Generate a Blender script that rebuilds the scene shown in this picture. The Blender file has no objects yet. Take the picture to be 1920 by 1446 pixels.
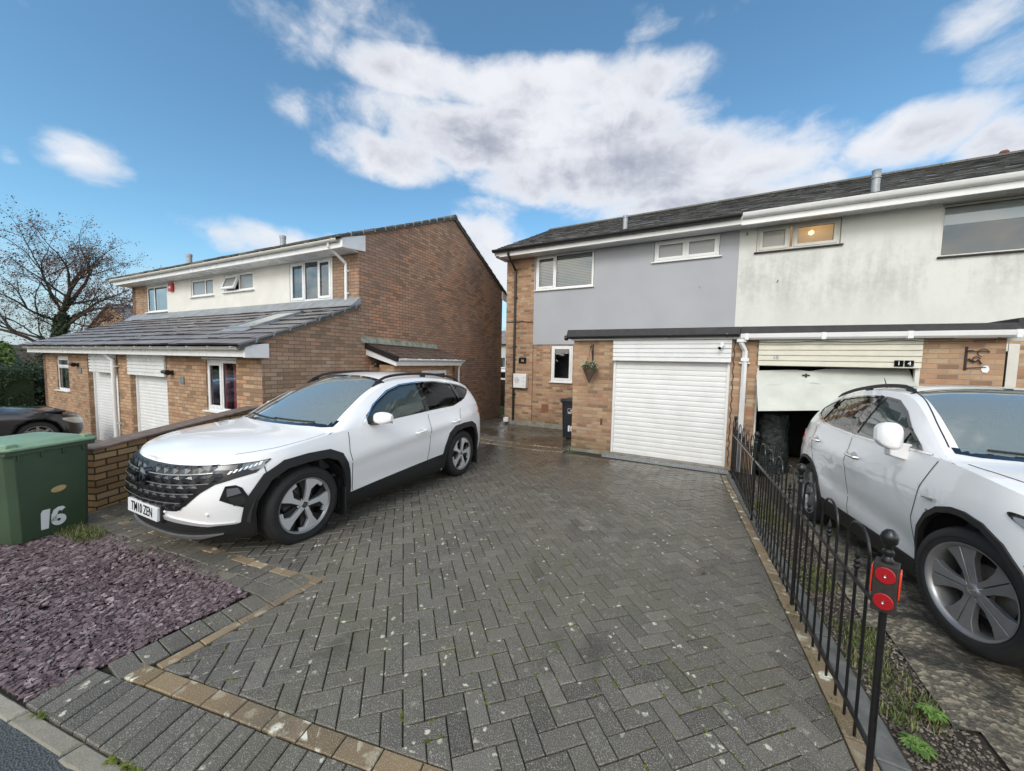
import bpy, bmesh, math, random
import numpy as np
from mathutils import Vector, Matrix
from mathutils.geometry import delaunay_2d_cdt
random.seed(7)
PI = math.pi
sc = bpy.context.scene
COL = sc.collection
H = 1.94

# ---------------------------------------------------------------- tagging
def tag(o, label=None, cat=None, group=None, kind=None):
    if label: o['label'] = label
    if cat: o['category'] = cat
    if group: o['group'] = group
    if kind: o['kind'] = kind
    return o

def empty(name, loc, label, cat, group=None):
    o = bpy.data.objects.new(name, None); COL.objects.link(o)
    o.location = loc; o.empty_display_size = 0.2
    return tag(o, label, cat, group)

def setparent(o, p):
    o.parent = p
    if p is not None:
        m = Matrix.Identity(4); q = p
        chain = []
        while q is not None:
            chain.append(q); q = q.parent
        for q in reversed(chain):
            m = m @ q.matrix_parent_inverse @ q.matrix_basis if q.parent else m @ q.matrix_basis
        o.matrix_parent_inverse = m.inverted()

def copy_tree(o, parent=None, keep=True):
    c = o.copy(); COL.objects.link(c); c.parent = parent
    for ch in [x for x in bpy.data.objects if x.parent == o]:
        copy_tree(ch, c)
    return c

# ---------------------------------------------------------------- mesh builder
class MB:
    """collects verts/faces in a local frame; uv in metres; build() makes one object"""
    def __init__(self, M=None):
        self.v = []; self.f = []; self.uv = []; self.mi = []; self.col = []
        self.M = M
    def add(self, verts, faces, uvs=None, mi=0, col=None):
        b = len(self.v)
        self.v.extend([tuple(p) for p in verts])
        for k, fc in enumerate(faces):
            self.f.append([b + i for i in fc])
            if uvs is not None: self.uv.append([uvs[i] for i in fc])
            else:
                p = [Vector(verts[i]) for i in fc]
                n = Vector((0, 0, 0))
                for i in range(1, len(p) - 1): n += (p[i] - p[0]).cross(p[i + 1] - p[0])
                a = [abs(n.x), abs(n.y), abs(n.z)]
                if a[2] >= a[0] and a[2] >= a[1]: self.uv.append([(q.x, q.y) for q in p])
                elif a[1] >= a[0]: self.uv.append([(q.x, q.z) for q in p])
                else: self.uv.append([(q.y, q.z) for q in p])
            self.mi.append(mi); self.col.append(col if col is not None else 0.5)
        return self
    def box(self, x0, x1, y0, y1, z0, z1, mi=0, col=None):
        v = [(x0,y0,z0),(x1,y0,z0),(x1,y1,z0),(x0,y1,z0),(x0,y0,z1),(x1,y0,z1),(x1,y1,z1),(x0,y1,z1)]
        return self.add(v, [(3,2,1,0),(4,5,6,7),(0,1,5,4),(1,2,6,5),(2,3,7,6),(3,0,4,7)], mi=mi, col=col)
    def hexa(self, v, mi=0, col=None):
        return self.add(v, [(3,2,1,0),(4,5,6,7),(0,1,5,4),(1,2,6,5),(2,3,7,6),(3,0,4,7)], mi=mi, col=col)
    def prism(self, poly, axis, a0, a1, mi=0, col=None):
        """poly: 2D points; axis 'x': (y,z) extruded along x, 'y': (x,z), 'z': (x,y)"""
        def mk(p, a):
            if axis == 'x': return (a, p[0], p[1])
            if axis == 'y': return (p[0], a, p[1])
            return (p[0], p[1], a)
        n = len(poly)
        ar = sum(poly[i][0]*poly[(i+1)%n][1]-poly[(i+1)%n][0]*poly[i][1] for i in range(n))
        if ar < 0: poly = poly[::-1]
        v = [mk(p, a0) for p in poly] + [mk(p, a1) for p in poly]
        f = [tuple(range(n))[::-1], tuple(range(n, 2*n))]
        f += [(i, (i+1) % n, n+(i+1) % n, n+i) for i in range(n)]
        if (axis == 'y') != (a1 < a0): f = [q[::-1] for q in f]
        return self.add(v, f, mi=mi, col=col)
    def tube(self, pts, r, n=8, mi=0, cap=True, col=None):
        pts = [Vector(p) for p in pts]; rr = r if isinstance(r, (list, tuple)) else [r]*len(pts)
        V = []; up = None
        for i, p in enumerate(pts):
            d = (pts[min(i+1, len(pts)-1)] - pts[max(i-1, 0)])
            if d.length < 1e-9: d = Vector((0,0,1))
            d.normalize()
            if up is None: up = Vector((0,0,1)) if abs(d.z) < .9 else Vector((1,0,0))
            a = d.cross(up)
            if a.length < 1e-6: a = d.orthogonal()
            a.normalize(); b = a.cross(d); up = b
            for k in range(n):
                t = 2*PI*k/n
                V.append(p + a*(rr[i]*math.cos(t)) + b*(rr[i]*math.sin(t)))
        F = []
        for i in range(len(pts)-1):
            for k in range(n):
                F.append((i*n+k, i*n+(k+1)%n, (i+1)*n+(k+1)%n, (i+1)*n+k))
        if cap:
            F.append(tuple(range(n))[::-1]); F.append(tuple((len(pts)-1)*n+k for k in range(n)))
        return self.add(V, F, mi=mi, col=col)
    def lathe(self, prof, n=32, axis='z', c=(0,0,0), mi=0, col=None):
        V = []; m = len(prof)
        for k in range(n):
            t = 2*PI*k/n; cs, sn = math.cos(t), math.sin(t)
            for r, h in prof:
                if axis == 'z': p = (r*cs, r*sn, h)
                elif axis == 'y': p = (r*sn, h, r*cs)
                else: p = (h, r*cs, r*sn)
                V.append((p[0]+c[0], p[1]+c[1], p[2]+c[2]))
        F = []
        for k in range(n):
            k2 = (k+1) % n
            for i in range(m-1):
                F.append((k*m+i, k2*m+i, k2*m+i+1, k*m+i+1))
        return self.add(V, F, mi=mi, col=col)
    def ball(self, c, r, n=12, s=(1,1,1), mi=0, col=None):
        prof = [(r*math.sin(PI*i/n)*1.0, -r*math.cos(PI*i/n)) for i in range(n+1)]
        b = len(self.v); self.lathe(prof, n*2, 'z', (0,0,0), mi=mi, col=col)
        for i in range(b, len(self.v)):
            p = self.v[i]; self.v[i] = (p[0]*s[0]+c[0], p[1]*s[1]+c[1], p[2]*s[2]+c[2])
        return self
    def build(self, name, mats, parent=None, smooth=False, bevel=0, kind=None, weld=False, seg=2, sharp=35):
        if not self.v: return None
        me = bpy.data.meshes.new(name)
        vs = self.v
        if self.M is not None: vs = [tuple(self.M @ Vector(p)) for p in vs]
        me.from_pydata(vs, [], self.f)
        uvl = me.uv_layers.new(name='UVMap')
        flat = [c for fuv in self.uv for uvp in fuv for c in uvp]
        uvl.data.foreach_set('uv', flat)
        ca = me.attributes.new('rnd', 'FLOAT', 'FACE')
        ca.data.foreach_set('value', self.col)
        if not isinstance(mats, (list, tuple)): mats = [mats]
        for m in mats: me.materials.append(m)
        me.polygons.foreach_set('material_index', self.mi)
        if weld or bevel:
            bm = bmesh.new(); bm.from_mesh(me)
            bmesh.ops.remove_doubles(bm, verts=bm.verts, dist=1e-4)
            bm.to_mesh(me); bm.free()
        if smooth:
            me.polygons.foreach_set('use_smooth', [True]*len(me.polygons))
            if sharp < 180: me.set_sharp_from_angle(angle=math.radians(sharp))
        me.update()
        o = bpy.data.objects.new(name, me); COL.objects.link(o)
        if bevel:
            md = o.modifiers.new('Bevel', 'BEVEL'); md.width = bevel; md.segments = seg; md.limit_method = 'ANGLE'; md.angle_limit = math.radians(40)
            if not smooth:
                me.polygons.foreach_set('use_smooth', [True]*len(me.polygons)); me.set_sharp_from_angle(angle=math.radians(35))
        if parent is not None: setparent(o, parent)
        if kind: o['kind'] = kind
        return o

def text_mb(s, size, M, depth=0.002, align='CENTER', bold=0.0, sx=1.0):
    cu = bpy.data.curves.new('t', 'FONT'); cu.body = s; cu.size = size; cu.extrude = depth/2
    cu.align_x = align; cu.align_y = 'CENTER'; cu.offset = bold
    o = bpy.data.objects.new('t', cu); COL.objects.link(o)
    dg = bpy.context.evaluated_depsgraph_get()
    me = o.evaluated_get(dg).to_mesh()
    mb = MB(M)
    vs = [(v.co.x*sx, v.co.y, v.co.z) for v in me.vertices]
    mb.add(vs, [tuple(p.vertices) for p in me.polygons])
    o.evaluated_get(dg).to_mesh_clear()
    bpy.data.objects.remove(o); bpy.data.curves.remove(cu)
    return mb

def stroke(mb, pts, w, d, w2=None):
    n = len(pts); L = []; R = []
    for i in range(n):
        a, b = Vector(pts[max(0, i-1)]), Vector(pts[min(n-1, i+1)]); t = (b-a).normalized(); nn = Vector((-t.y, t.x))*w/2
        p = Vector(pts[i]); L.append(p+nn); R.append(p-nn)
    V = [(q.x, q.y, 0) for q in L]+[(q.x, q.y, 0) for q in R]+[(q.x, q.y, d) for q in L]+[(q.x, q.y, d) for q in R]
    F = []
    for i in range(n-1):
        F.append((2*n+i, 3*n+i, 3*n+i+1, 2*n+i+1)); F.append((i, i+1, 2*n+i+1, 2*n+i)); F.append((n+i, 3*n+i, 3*n+i+1, n+i+1)[::-1])
    mb.add(V, F); return mb
def sixteen(Mx, h, d=.0025):
    mb = MB(Mx); w = h*.27
    mb.prism([(-.46*h+.0*h, -.5*h), (-.46*h+w, -.5*h), (-.40*h+w, .5*h), (-.30*h-.10*h, .5*h), (-.47*h, .36*h)][:5], 'z', 0, d)
    cx, cy, r = .20*h, -.19*h, .185*h; pts = [(cx+.17*h, .30*h), (cx+.10*h, .385*h), (cx, .39*h), (cx-.11*h, .33*h), (cx-.17*h, .15*h), (cx-.185*h, -.05*h)]
    for k in range(1, 22): a = PI - .15 + 2*PI*k/20; pts.append((cx+r*math.cos(a)*.95, cy+r*math.sin(a)))
    stroke(mb, pts, h*.21, d); return mb

def frame(o, ex, ey, ez):
    ex, ey, ez = Vector(ex).normalized(), Vector(ey).normalized(), Vector(ez).normalized()
    return Matrix(((ex.x, ey.x, ez.x, o[0]), (ex.y, ey.y, ez.y, o[1]), (ex.z, ey.z, ez.z, o[2]), (0, 0, 0, 1)))

def interp(x, pts):
    if x <= pts[0][0]: return pts[0][1]
    for (a, b), (c, d) in zip(pts, pts[1:]):
        if x <= c: return b + (d-b)*(x-a)/(c-a)
    return pts[-1][1]
def sstep(x, a, b):
    t = min(1, max(0, (x-a)/(b-a))); return t*t*(3-2*t)

# ---------------------------------------------------------------- materials
class NT:
    def __init__(self, m): self.t = m.node_tree; self.n = self.t.nodes; self.l = self.t.links
    def node(self, typ, **kw):
        nd = self.n.new(typ)
        for k, v in kw.items():
            if k == 'ins':
                for a, b in v.items(): self.put(nd.inputs[a], b)
            else: setattr(nd, k, v)
        return nd
    def put(self, sock, v):
        if isinstance(v, bpy.types.NodeSocket): self.l.new(v, sock)
        elif isinstance(v, (tuple, list)) and sock.type == 'RGBA' and len(v) == 3: sock.default_value = (*v, 1)
        else: sock.default_value = v
    def math(self, op, a, b=None, c=None, clamp=False):
        nd = self.node('ShaderNodeMath', operation=op, use_clamp=clamp)
        self.put(nd.inputs[0], a)
        if b is not None: self.put(nd.inputs[1], b)
        if c is not None: self.put(nd.inputs[2], c)
        return nd.outputs[0]
    def vmath(self, op, a, b=None):
        nd = self.node('ShaderNodeVectorMath', operation=op)
        self.put(nd.inputs[0], a)
        if b is not None: self.put(nd.inputs[1], b)
        return nd.outputs['Value'] if op in ('DOT_PRODUCT', 'LENGTH') else nd.outputs[0]
    def mix(self, f, a, b, mode='MIX'):
        nd = self.node('ShaderNodeMix', data_type='RGBA', blend_type=mode)
        self.put(nd.inputs[0], f); self.put(nd.inputs[6], a); self.put(nd.inputs[7], b)
        return nd.outputs[2]
    def noise(self, vec, scale, detail=4, rough=.55, dist=0, out='Fac'):
        nd = self.node('ShaderNodeTexNoise', ins={'Scale': scale, 'Detail': detail, 'Roughness': rough, 'Distortion': dist})
        if vec is not None: self.put(nd.inputs['Vector'], vec)
        return nd.outputs[out]
    def vor(self, vec, scale, feature='F1', out='Distance', rnd=1):
        nd = self.node('ShaderNodeTexVoronoi', feature=feature, ins={'Scale': scale, 'Randomness': rnd})
        if vec is not None: self.put(nd.inputs['Vector'], vec)
        return nd.outputs[out]
    def ramp(self, f, stops, interp='LINEAR'):
        nd = self.node('ShaderNodeValToRGB'); nd.color_ramp.interpolation = interp
        e = nd.color_ramp.elements
        while len(e) < len(stops): e.new(.5)
        for el, (p, c) in zip(e, stops):
            el.position = p; el.color = (c, c, c, 1) if not isinstance(c, (tuple, list)) else (*c[:3], 1)
        self.put(nd.inputs[0], f)
        return nd.outputs[0]
    def sm(self, f, a, b):
        nd = self.node('ShaderNodeMapRange', interpolation_type='SMOOTHSTEP')
        self.put(nd.inputs[0], f); self.put(nd.inputs[1], a); self.put(nd.inputs[2], b)
        return nd.outputs[0]
    def bump(self, h, strength=.3, dist=.01, normal=None):
        nd = self.node('ShaderNodeBump', ins={'Height': h, 'Strength': strength, 'Distance': dist})
        if normal is not None: self.put(nd.inputs['Normal'], normal)
        return nd.outputs[0]

def newmat(name):
    m = bpy.data.materials.new(name); m.use_nodes = True
    t = NT(m); b = t.n['Principled BSDF']
    return m, t, b
def mat(name, col, rough=.5, metal=0, coat=0, spec=.5, noise=None, bump=None, coatr=.03, var=.0):
    """noise=(scale, amount) value variation; bump=(scale,strength,dist)"""
    m, t, b = newmat(name)
    pos = t.node('ShaderNodeTexCoord').outputs['Object']
    c = (*col, 1)
    if noise:
        f = t.noise(pos, noise[0], 5, .6)
        hi = tuple(min(1, x*(1+noise[1])) for x in col); lo = tuple(x*(1-noise[1]) for x in col)
        t.put(b.inputs['Base Color'], t.ramp(f, [(.3, lo), (.7, hi)]))
        t.put(b.inputs['Roughness'], t.math('MULTIPLY_ADD', f, .2, rough-.1))
    else:
        b.inputs['Base Color'].default_value = c; b.inputs['Roughness'].default_value = rough
    b.inputs['Metallic'].default_value = metal
    b.inputs['Specular IOR Level'].default_value = spec
    b.inputs['Coat Weight'].default_value = coat; b.inputs['Coat Roughness'].default_value = coatr
    if bump:
        t.put(b.inputs['Normal'], t.bump(t.noise(pos, bump[0], 5, .6), bump[1], bump[2]))
    return m

def brick(name, stops, mortar=(.30,.27,.23), bw=.225, bh=.075, mj=.010, dark=0., dirt=(.08,.07,.06), patch=1.2, recess=.006, stainz=None):
    m, t, b = newmat(name)
    uv = t.node('ShaderNodeUVMap', uv_map='UVMap').outputs[0]
    pos = t.node('ShaderNodeTexCoord').outputs['Object']
    sep = t.node('ShaderNodeSeparateXYZ'); t.put(sep.inputs[0], uv)
    U, V = sep.outputs[0], sep.outputs[1]
    # slightly wavy courses
    rowf = t.math('DIVIDE', V, bh); row = t.math('FLOOR', rowf)
    off = t.math('MULTIPLY', t.math('MODULO', t.math('ABSOLUTE', row), 2.0), .5)
    colf = t.math('ADD', t.math('DIVIDE', U, bw), off); cl = t.math('FLOOR', colf)
    fu = t.math('SUBTRACT', colf, cl); fv = t.math('SUBTRACT', rowf, row)
    du = t.math('MULTIPLY', t.math('MINIMUM', fu, t.math('SUBTRACT', 1.0, fu)), bw)
    dv = t.math('MULTIPLY', t.math('MINIMUM', fv, t.math('SUBTRACT', 1.0, fv)), bh)
    d = t.math('MINIMUM', du, dv)
    d = t.math('ADD', d, t.math('MULTIPLY', t.math('SUBTRACT', t.noise(pos, 55, 3), .5), .006))
    mask = t.sm(d, mj*.35, mj*.75)      # 1 on brick
    cb = t.node('ShaderNodeCombineXYZ'); t.put(cb.inputs[0], cl); t.put(cb.inputs[1], row)
    wn = t.node('ShaderNodeTexWhiteNoise', noise_dimensions='2D'); t.put(wn.inputs[0], cb.outputs[0])
    big = t.noise(pos, patch, 4, .6)
    f = t.math('ADD', t.math('MULTIPLY', wn.outputs[0], .85), t.math('MULTIPLY', t.math('SUBTRACT', big, .5), .9), clamp=True)
    f = t.math('ADD', f, .06, clamp=True)
    bc = t.ramp(f, stops)
    fine = t.noise(pos, 60, 5, .65)
    bc = t.mix(t.math('MULTIPLY', fine, .45), bc, (.13, .09, .06))
    col = t.mix(mask, mortar, bc)
    if dark:
        mp = t.node('ShaderNodeMapping'); t.put(mp.inputs[0], pos); mp.inputs['Scale'].default_value = (1, 1, .45)
        dn = t.noise(mp.outputs[0], .8, 6, .62, .4)
        col = t.mix(t.math('MULTIPLY', t.sm(dn, .42, .66), dark), col, dirt)
    if stainz:  # damp / splash stain band near the ground, uneven edge
        sp = t.node('ShaderNodeSeparateXYZ'); t.put(sp.inputs[0], pos)
        zz = t.math('ADD', sp.outputs[2], t.math('MULTIPLY', t.noise(pos, 3, 4), .5))
        col = t.mix(t.math('MULTIPLY', t.math('SUBTRACT', 1.0, t.sm(zz, stainz[0], stainz[1])), .55), col, (.09, .085, .05))
    t.put(b.inputs['Base Color'], col)
    b.inputs['Roughness'].default_value = .85; b.inputs['Specular IOR Level'].default_value = .25
    h = t.math('ADD', t.math('MULTIPLY', mask, 1.0), t.math('MULTIPLY', fine, .35))
    t.put(b.inputs['Normal'], t.bump(h, .8, recess))
    return m

M = {}
buff = [(0, (.24,.145,.09)), (.2, (.41,.235,.14)), (.4, (.54,.33,.195)), (.6, (.62,.435,.265)), (.8, (.51,.265,.16)), (1, (.68,.54,.37))]
M['brick_buff'] = brick('brick_buff', buff, mortar=(.36,.31,.25), dark=.25, stainz=(.15,.75))
M['brick_front_left'] = brick('brick_front_left', [(0,(.28,.17,.10)),(.3,(.50,.31,.185)),(.6,(.63,.43,.26)),(.85,(.54,.29,.17)),(1,(.71,.55,.37))], mortar=(.22,.17,.13), dark=.25)
M['brick_gable'] = brick('brick_gable', [(0,(.29,.18,.125)),(.3,(.46,.28,.185)),(.55,(.54,.345,.23)),(.75,(.63,.31,.18)),(1,(.60,.44,.31))], mortar=(.12,.095,.08), dark=.5, dirt=(.20,.15,.125), patch=.9)
M['brick_side'] = brick('brick_side', [(0,(.28,.185,.125)),(.3,(.43,.285,.185)),(.55,(.52,.37,.245)),(.75,(.54,.31,.195)),(1,(.57,.44,.315))], mortar=(.19,.145,.115), dark=.45, dirt=(.17,.13,.105))
M['brick_low'] = brick('brick_low', [(0,(.34,.19,.085)),(.3,(.48,.28,.13)),(.6,(.58,.36,.17)),(1,(.62,.42,.22))], mortar=(.06,.06,.03), dark=.25, dirt=(.12,.10,.05), mj=.014, recess=.012)
M['upvc'] = mat('white_upvc', (.78,.79,.79), .28, spec=.5, noise=(2.5,.04))
M['upvc_old'] = mat('aged_white_upvc', (.66,.65,.60), .38, noise=(3,.08))
M['white_paint'] = mat('white_paint', (.74,.745,.74), .4, noise=(3,.06))
M['black_pvc'] = mat('black_pvc', (.018,.018,.019), .32, noise=(8,.2))
M['black_iron'] = mat('black_painted_iron', (.007,.007,.008), .36, coat=.15, noise=(40,.3), bump=(60,.2,.001))
M['lead'] = mat('lead_flashing', (.30,.325,.345), .5, metal=.25, noise=(5,.25), bump=(12,.3,.01))
M['lead_moss'] = mat('mossy_lead', (.30,.33,.26), .7, noise=(6,.45), bump=(12,.3,.01))
M['galv'] = mat('galvanised_vent', (.34,.36,.38), .45, metal=.3, noise=(12,.15))
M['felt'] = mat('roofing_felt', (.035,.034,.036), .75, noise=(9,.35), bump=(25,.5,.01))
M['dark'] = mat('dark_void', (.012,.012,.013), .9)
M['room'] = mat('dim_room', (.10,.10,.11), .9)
M['concrete'] = mat('concrete', (.24,.225,.19), .85, noise=(7,.3), bump=(40,.5,.008))
M['black_plastic'] = mat('black_plastic', (.017,.018,.021), .42, noise=(30,.2))
M['black_plastic_car'] = mat('textured_car_plastic', (.013,.0135,.014), .55, bump=(400,.2,.001))
M['gloss_black'] = mat('gloss_black', (.006,.006,.007), .06, coat=1)
M['rubber'] = mat('tyre_rubber', (.018,.0175,.017), .72, noise=(20,.3), bump=(90,.3,.002))
M['seal'] = mat('dark_seal', (.02,.02,.02), .6)
M['chrome'] = mat('chrome', (.75,.76,.78), .12, metal=1)
M['dark_chrome'] = mat('dark_chrome', (.13,.133,.14), .27, metal=1)
M['silver'] = mat('machined_silver', (.80,.81,.82), .36, metal=.6)
M['gunmetal'] = mat('gunmetal_alloy', (.29,.29,.295), .34, metal=.6, noise=(12,.12))
M['alloy_dark'] = mat('dark_alloy', (.022,.022,.024), .35, metal=.3)
M['disc'] = mat('brake_disc', (.30,.28,.26), .45, metal=.8, noise=(10,.3))
M['red_light'] = mat('red_lens', (.45,.012,.012), .15, coat=1)
M['reflector'] = mat('red_reflector', (.36,.006,.012), .22, coat=.6, bump=(900,.5,.001))
M['orange_red'] = mat('orange_red_reflector', (.75,.05,.02), .25, coat=.5)
M['timber_dark'] = mat('dark_stained_timber', (.028,.022,.018), .7, noise=(14,.4), bump=(50,.4,.004))
M['cream'] = mat('cream_render', (.71,.705,.66), .85, noise=(1.6,.07), bump=(120,.25,.003))
M['white_clean'] = mat('number_white', (.80,.82,.83), .45)
M['blind'] = mat('window_blind', (.82,.83,.82), .6)
M['curtain'] = mat('maroon_curtain', (.60,.085,.17), .8, noise=(6,.2))
M['red_plastic'] = mat('red_alarm_plastic', (.50,.03,.025), .4)
M['soil'] = mat('soil', (.05,.04,.03), .95, noise=(14,.4), bump=(40,.8,.02))
M['stone_edge'] = mat('concrete_edging', (.125,.13,.122), .85, noise=(9,.35), bump=(60,.6,.006))

def car_paint(name, col, flake=0):
    m, t, b = newmat(name)
    pos = t.node('ShaderNodeTexCoord').outputs['Object']
    f = t.noise(pos, 2.2, 5, .6)
    b.inputs['Base Color'].default_value = (*col, 1)
    t.put(b.inputs['Roughness'], t.math('MULTIPLY_ADD', f, .12, .30))
    b.inputs['Coat Weight'].default_value = 1.0; b.inputs['Coat Roughness'].default_value = .035; b.inputs['Coat IOR'].default_value = 1.45
    # faint road film low on the panels
    sp = t.node('ShaderNodeSeparateXYZ'); t.put(sp.inputs[0], pos)
    if flake:
        z = t.math('ADD', sp.outputs[2], t.math('MULTIPLY', f, .35))
        t.put(b.inputs['Base Color'], t.mix(t.math('MULTIPLY', t.math('SUBTRACT', 1.0, t.sm(z, .35, .95)), flake), col, (.28, .26, .22)))
    return m
M['white_car'] = car_paint('white_car_paint', (.93,.93,.93), .05)
M['pearl_car'] = car_paint('pearl_white_car_paint', (.92,.92,.91), .10)
M['black_car'] = car_paint('black_car_paint', (.006,.0065,.012))

def glass(name, tint, refl=1.0, rough=.0, ior=1.52, base=None, basef=0):
    m = bpy.data.materials.new(name); m.use_nodes = True; t = NT(m)
    t.n.remove(t.n['Principled BSDF']); out = t.n['Material Output']
    tr = t.node('ShaderNodeBsdfTransparent'); tr.inputs[0].default_value = (*tint, 1)
    body = tr.outputs[0]
    if base:
        df = t.node('ShaderNodeBsdfDiffuse'); df.inputs[0].default_value = (*base, 1)
        mx = t.node('ShaderNodeMixShader'); mx.inputs[0].default_value = basef
        t.l.new(body, mx.inputs[1]); t.l.new(df.outputs[0], mx.inputs[2]); body = mx.outputs[0]
    gl = t.node('ShaderNodeBsdfGlossy'); gl.inputs[0].default_value = (.95,.98,1,1); gl.inputs['Roughness'].default_value = rough
    fr = t.node('ShaderNodeFresnel'); fr.inputs[0].default_value = ior
    fac = t.math('MULTIPLY', fr.outputs[0], refl, clamp=True)
    mx = t.node('ShaderNodeMixShader'); t.l.new(fac, mx.inputs[0]); t.l.new(body, mx.inputs[1]); t.l.new(gl.outputs[0], mx.inputs[2])
    t.l.new(mx.outputs[0], out.inputs[0])
    return m
M['glass'] = glass('window_glass', (.85,.90,.91), 2.6)
M['glass_car'] = glass('car_glass', (.30,.38,.36), 1.5, base=(.17,.23,.22), basef=.30)
M['glass_screen'] = glass('windscreen_glass', (.60,.72,.68), 2.4, base=(.46,.53,.50), basef=.42)  # pale diffuse base stands in for bright sky reflected in the screen
M['glass_tint'] = glass('tinted_car_glass', (.07,.08,.085), 1.3)
M['glass_lamp'] = glass('lamp_glass', (.75,.77,.78), 1.5)
M['glass_frost'] = glass('obscure_glass', (.5,.52,.52), 1.2, .12, base=(.55,.58,.58), basef=.55)
def frost_lit():
    m = glass('frosted_bathroom_glass', (.8,.8,.8), 1.0, .15)
    t = NT(m); tr = [n for n in t.n if n.type == 'BSDF_TRANSPARENT'][0]
    tl = t.node('ShaderNodeBsdfTranslucent'); tl.inputs[0].default_value = (.85,.85,.82,1)
    mx = t.node('ShaderNodeMixShader'); mx.inputs[0].default_value = .82
    dst = tr.outputs[0].links[0].to_socket
    t.l.new(tr.outputs[0], mx.inputs[1]); t.l.new(tl.outputs[0], mx.inputs[2]); t.l.new(mx.outputs[0], dst)
    return m
M['frost_lit'] = frost_lit()

def stained_render(name, col, stain, zlo=2.8, amt=.8):
    m, t, b = newmat(name)
    pos = t.node('ShaderNodeTexCoord').outputs['Object']
    mp = t.node('ShaderNodeMapping'); t.put(mp.inputs[0], pos); mp.inputs['Scale'].default_value = (1.1, 1, .42)
    mp2 = t.node('ShaderNodeMapping'); t.put(mp2.inputs[0], pos); mp2.inputs['Scale'].default_value = (7, 1, .6)
    sp = t.node('ShaderNodeSeparateXYZ'); t.put(sp.inputs[0], pos)
    n1 = t.noise(mp.outputs[0], 1.7, 6, .65, .2); n2 = t.noise(mp2.outputs[0], 1.3, 5, .6)
    n3 = t.noise(pos, 9, 5, .7)
    # band of algae below the windows
    band = t.math('MULTIPLY', t.sm(sp.outputs[2], 2.9, 3.7), t.math('SUBTRACT', 1.0, t.sm(sp.outputs[2], 4.2, 4.75)))
    s = t.math('ADD', t.math('MULTIPLY', n1, .75), t.math('MULTIPLY', n2, .25))
    s = t.math('ADD', s, t.math('MULTIPLY', t.math('SUBTRACT', n3, .5), .35))
    f = t.math('MULTIPLY', t.sm(s, .38, .72), t.math('MULTIPLY_ADD', band, .75, .15))
    c = t.mix(t.math('MULTIPLY', f, amt), col, stain)
    c = t.mix(t.math('MULTIPLY', t.sm(n1, .3, .8), .35), c, tuple(x*.82 for x in col))
    # hairline crack
    t.put(b.inputs['Base Color'], c); b.inputs['Roughness'].default_value = .9; b.inputs['Specular IOR Level'].default_value = .2
    t.put(b.inputs['Normal'], t.bump(t.noise(pos, 70, 5, .7), .5, .006))
    return m
M['render_white'] = stained_render('stained_white_render', (.70,.715,.68), (.33,.34,.30), amt=.72)
def grey_render():
    m, t, b = newmat('grey_painted_render')
    pos = t.node('ShaderNodeTexCoord').outputs['Object']
    n = t.noise(pos, .9, 4, .5)
    t.put(b.inputs['Base Color'], t.ramp(n, [(.3, (.372,.386,.42)), (.7, (.425,.44,.470))]))
    b.inputs['Roughness'].default_value = .8; b.inputs['Specular IOR Level'].default_value = .3
    t.put(b.inputs['Normal'], t.bump(t.noise(pos, 90, 4, .65), .35, .004))
    return m
M['render_grey'] = grey_render()

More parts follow.
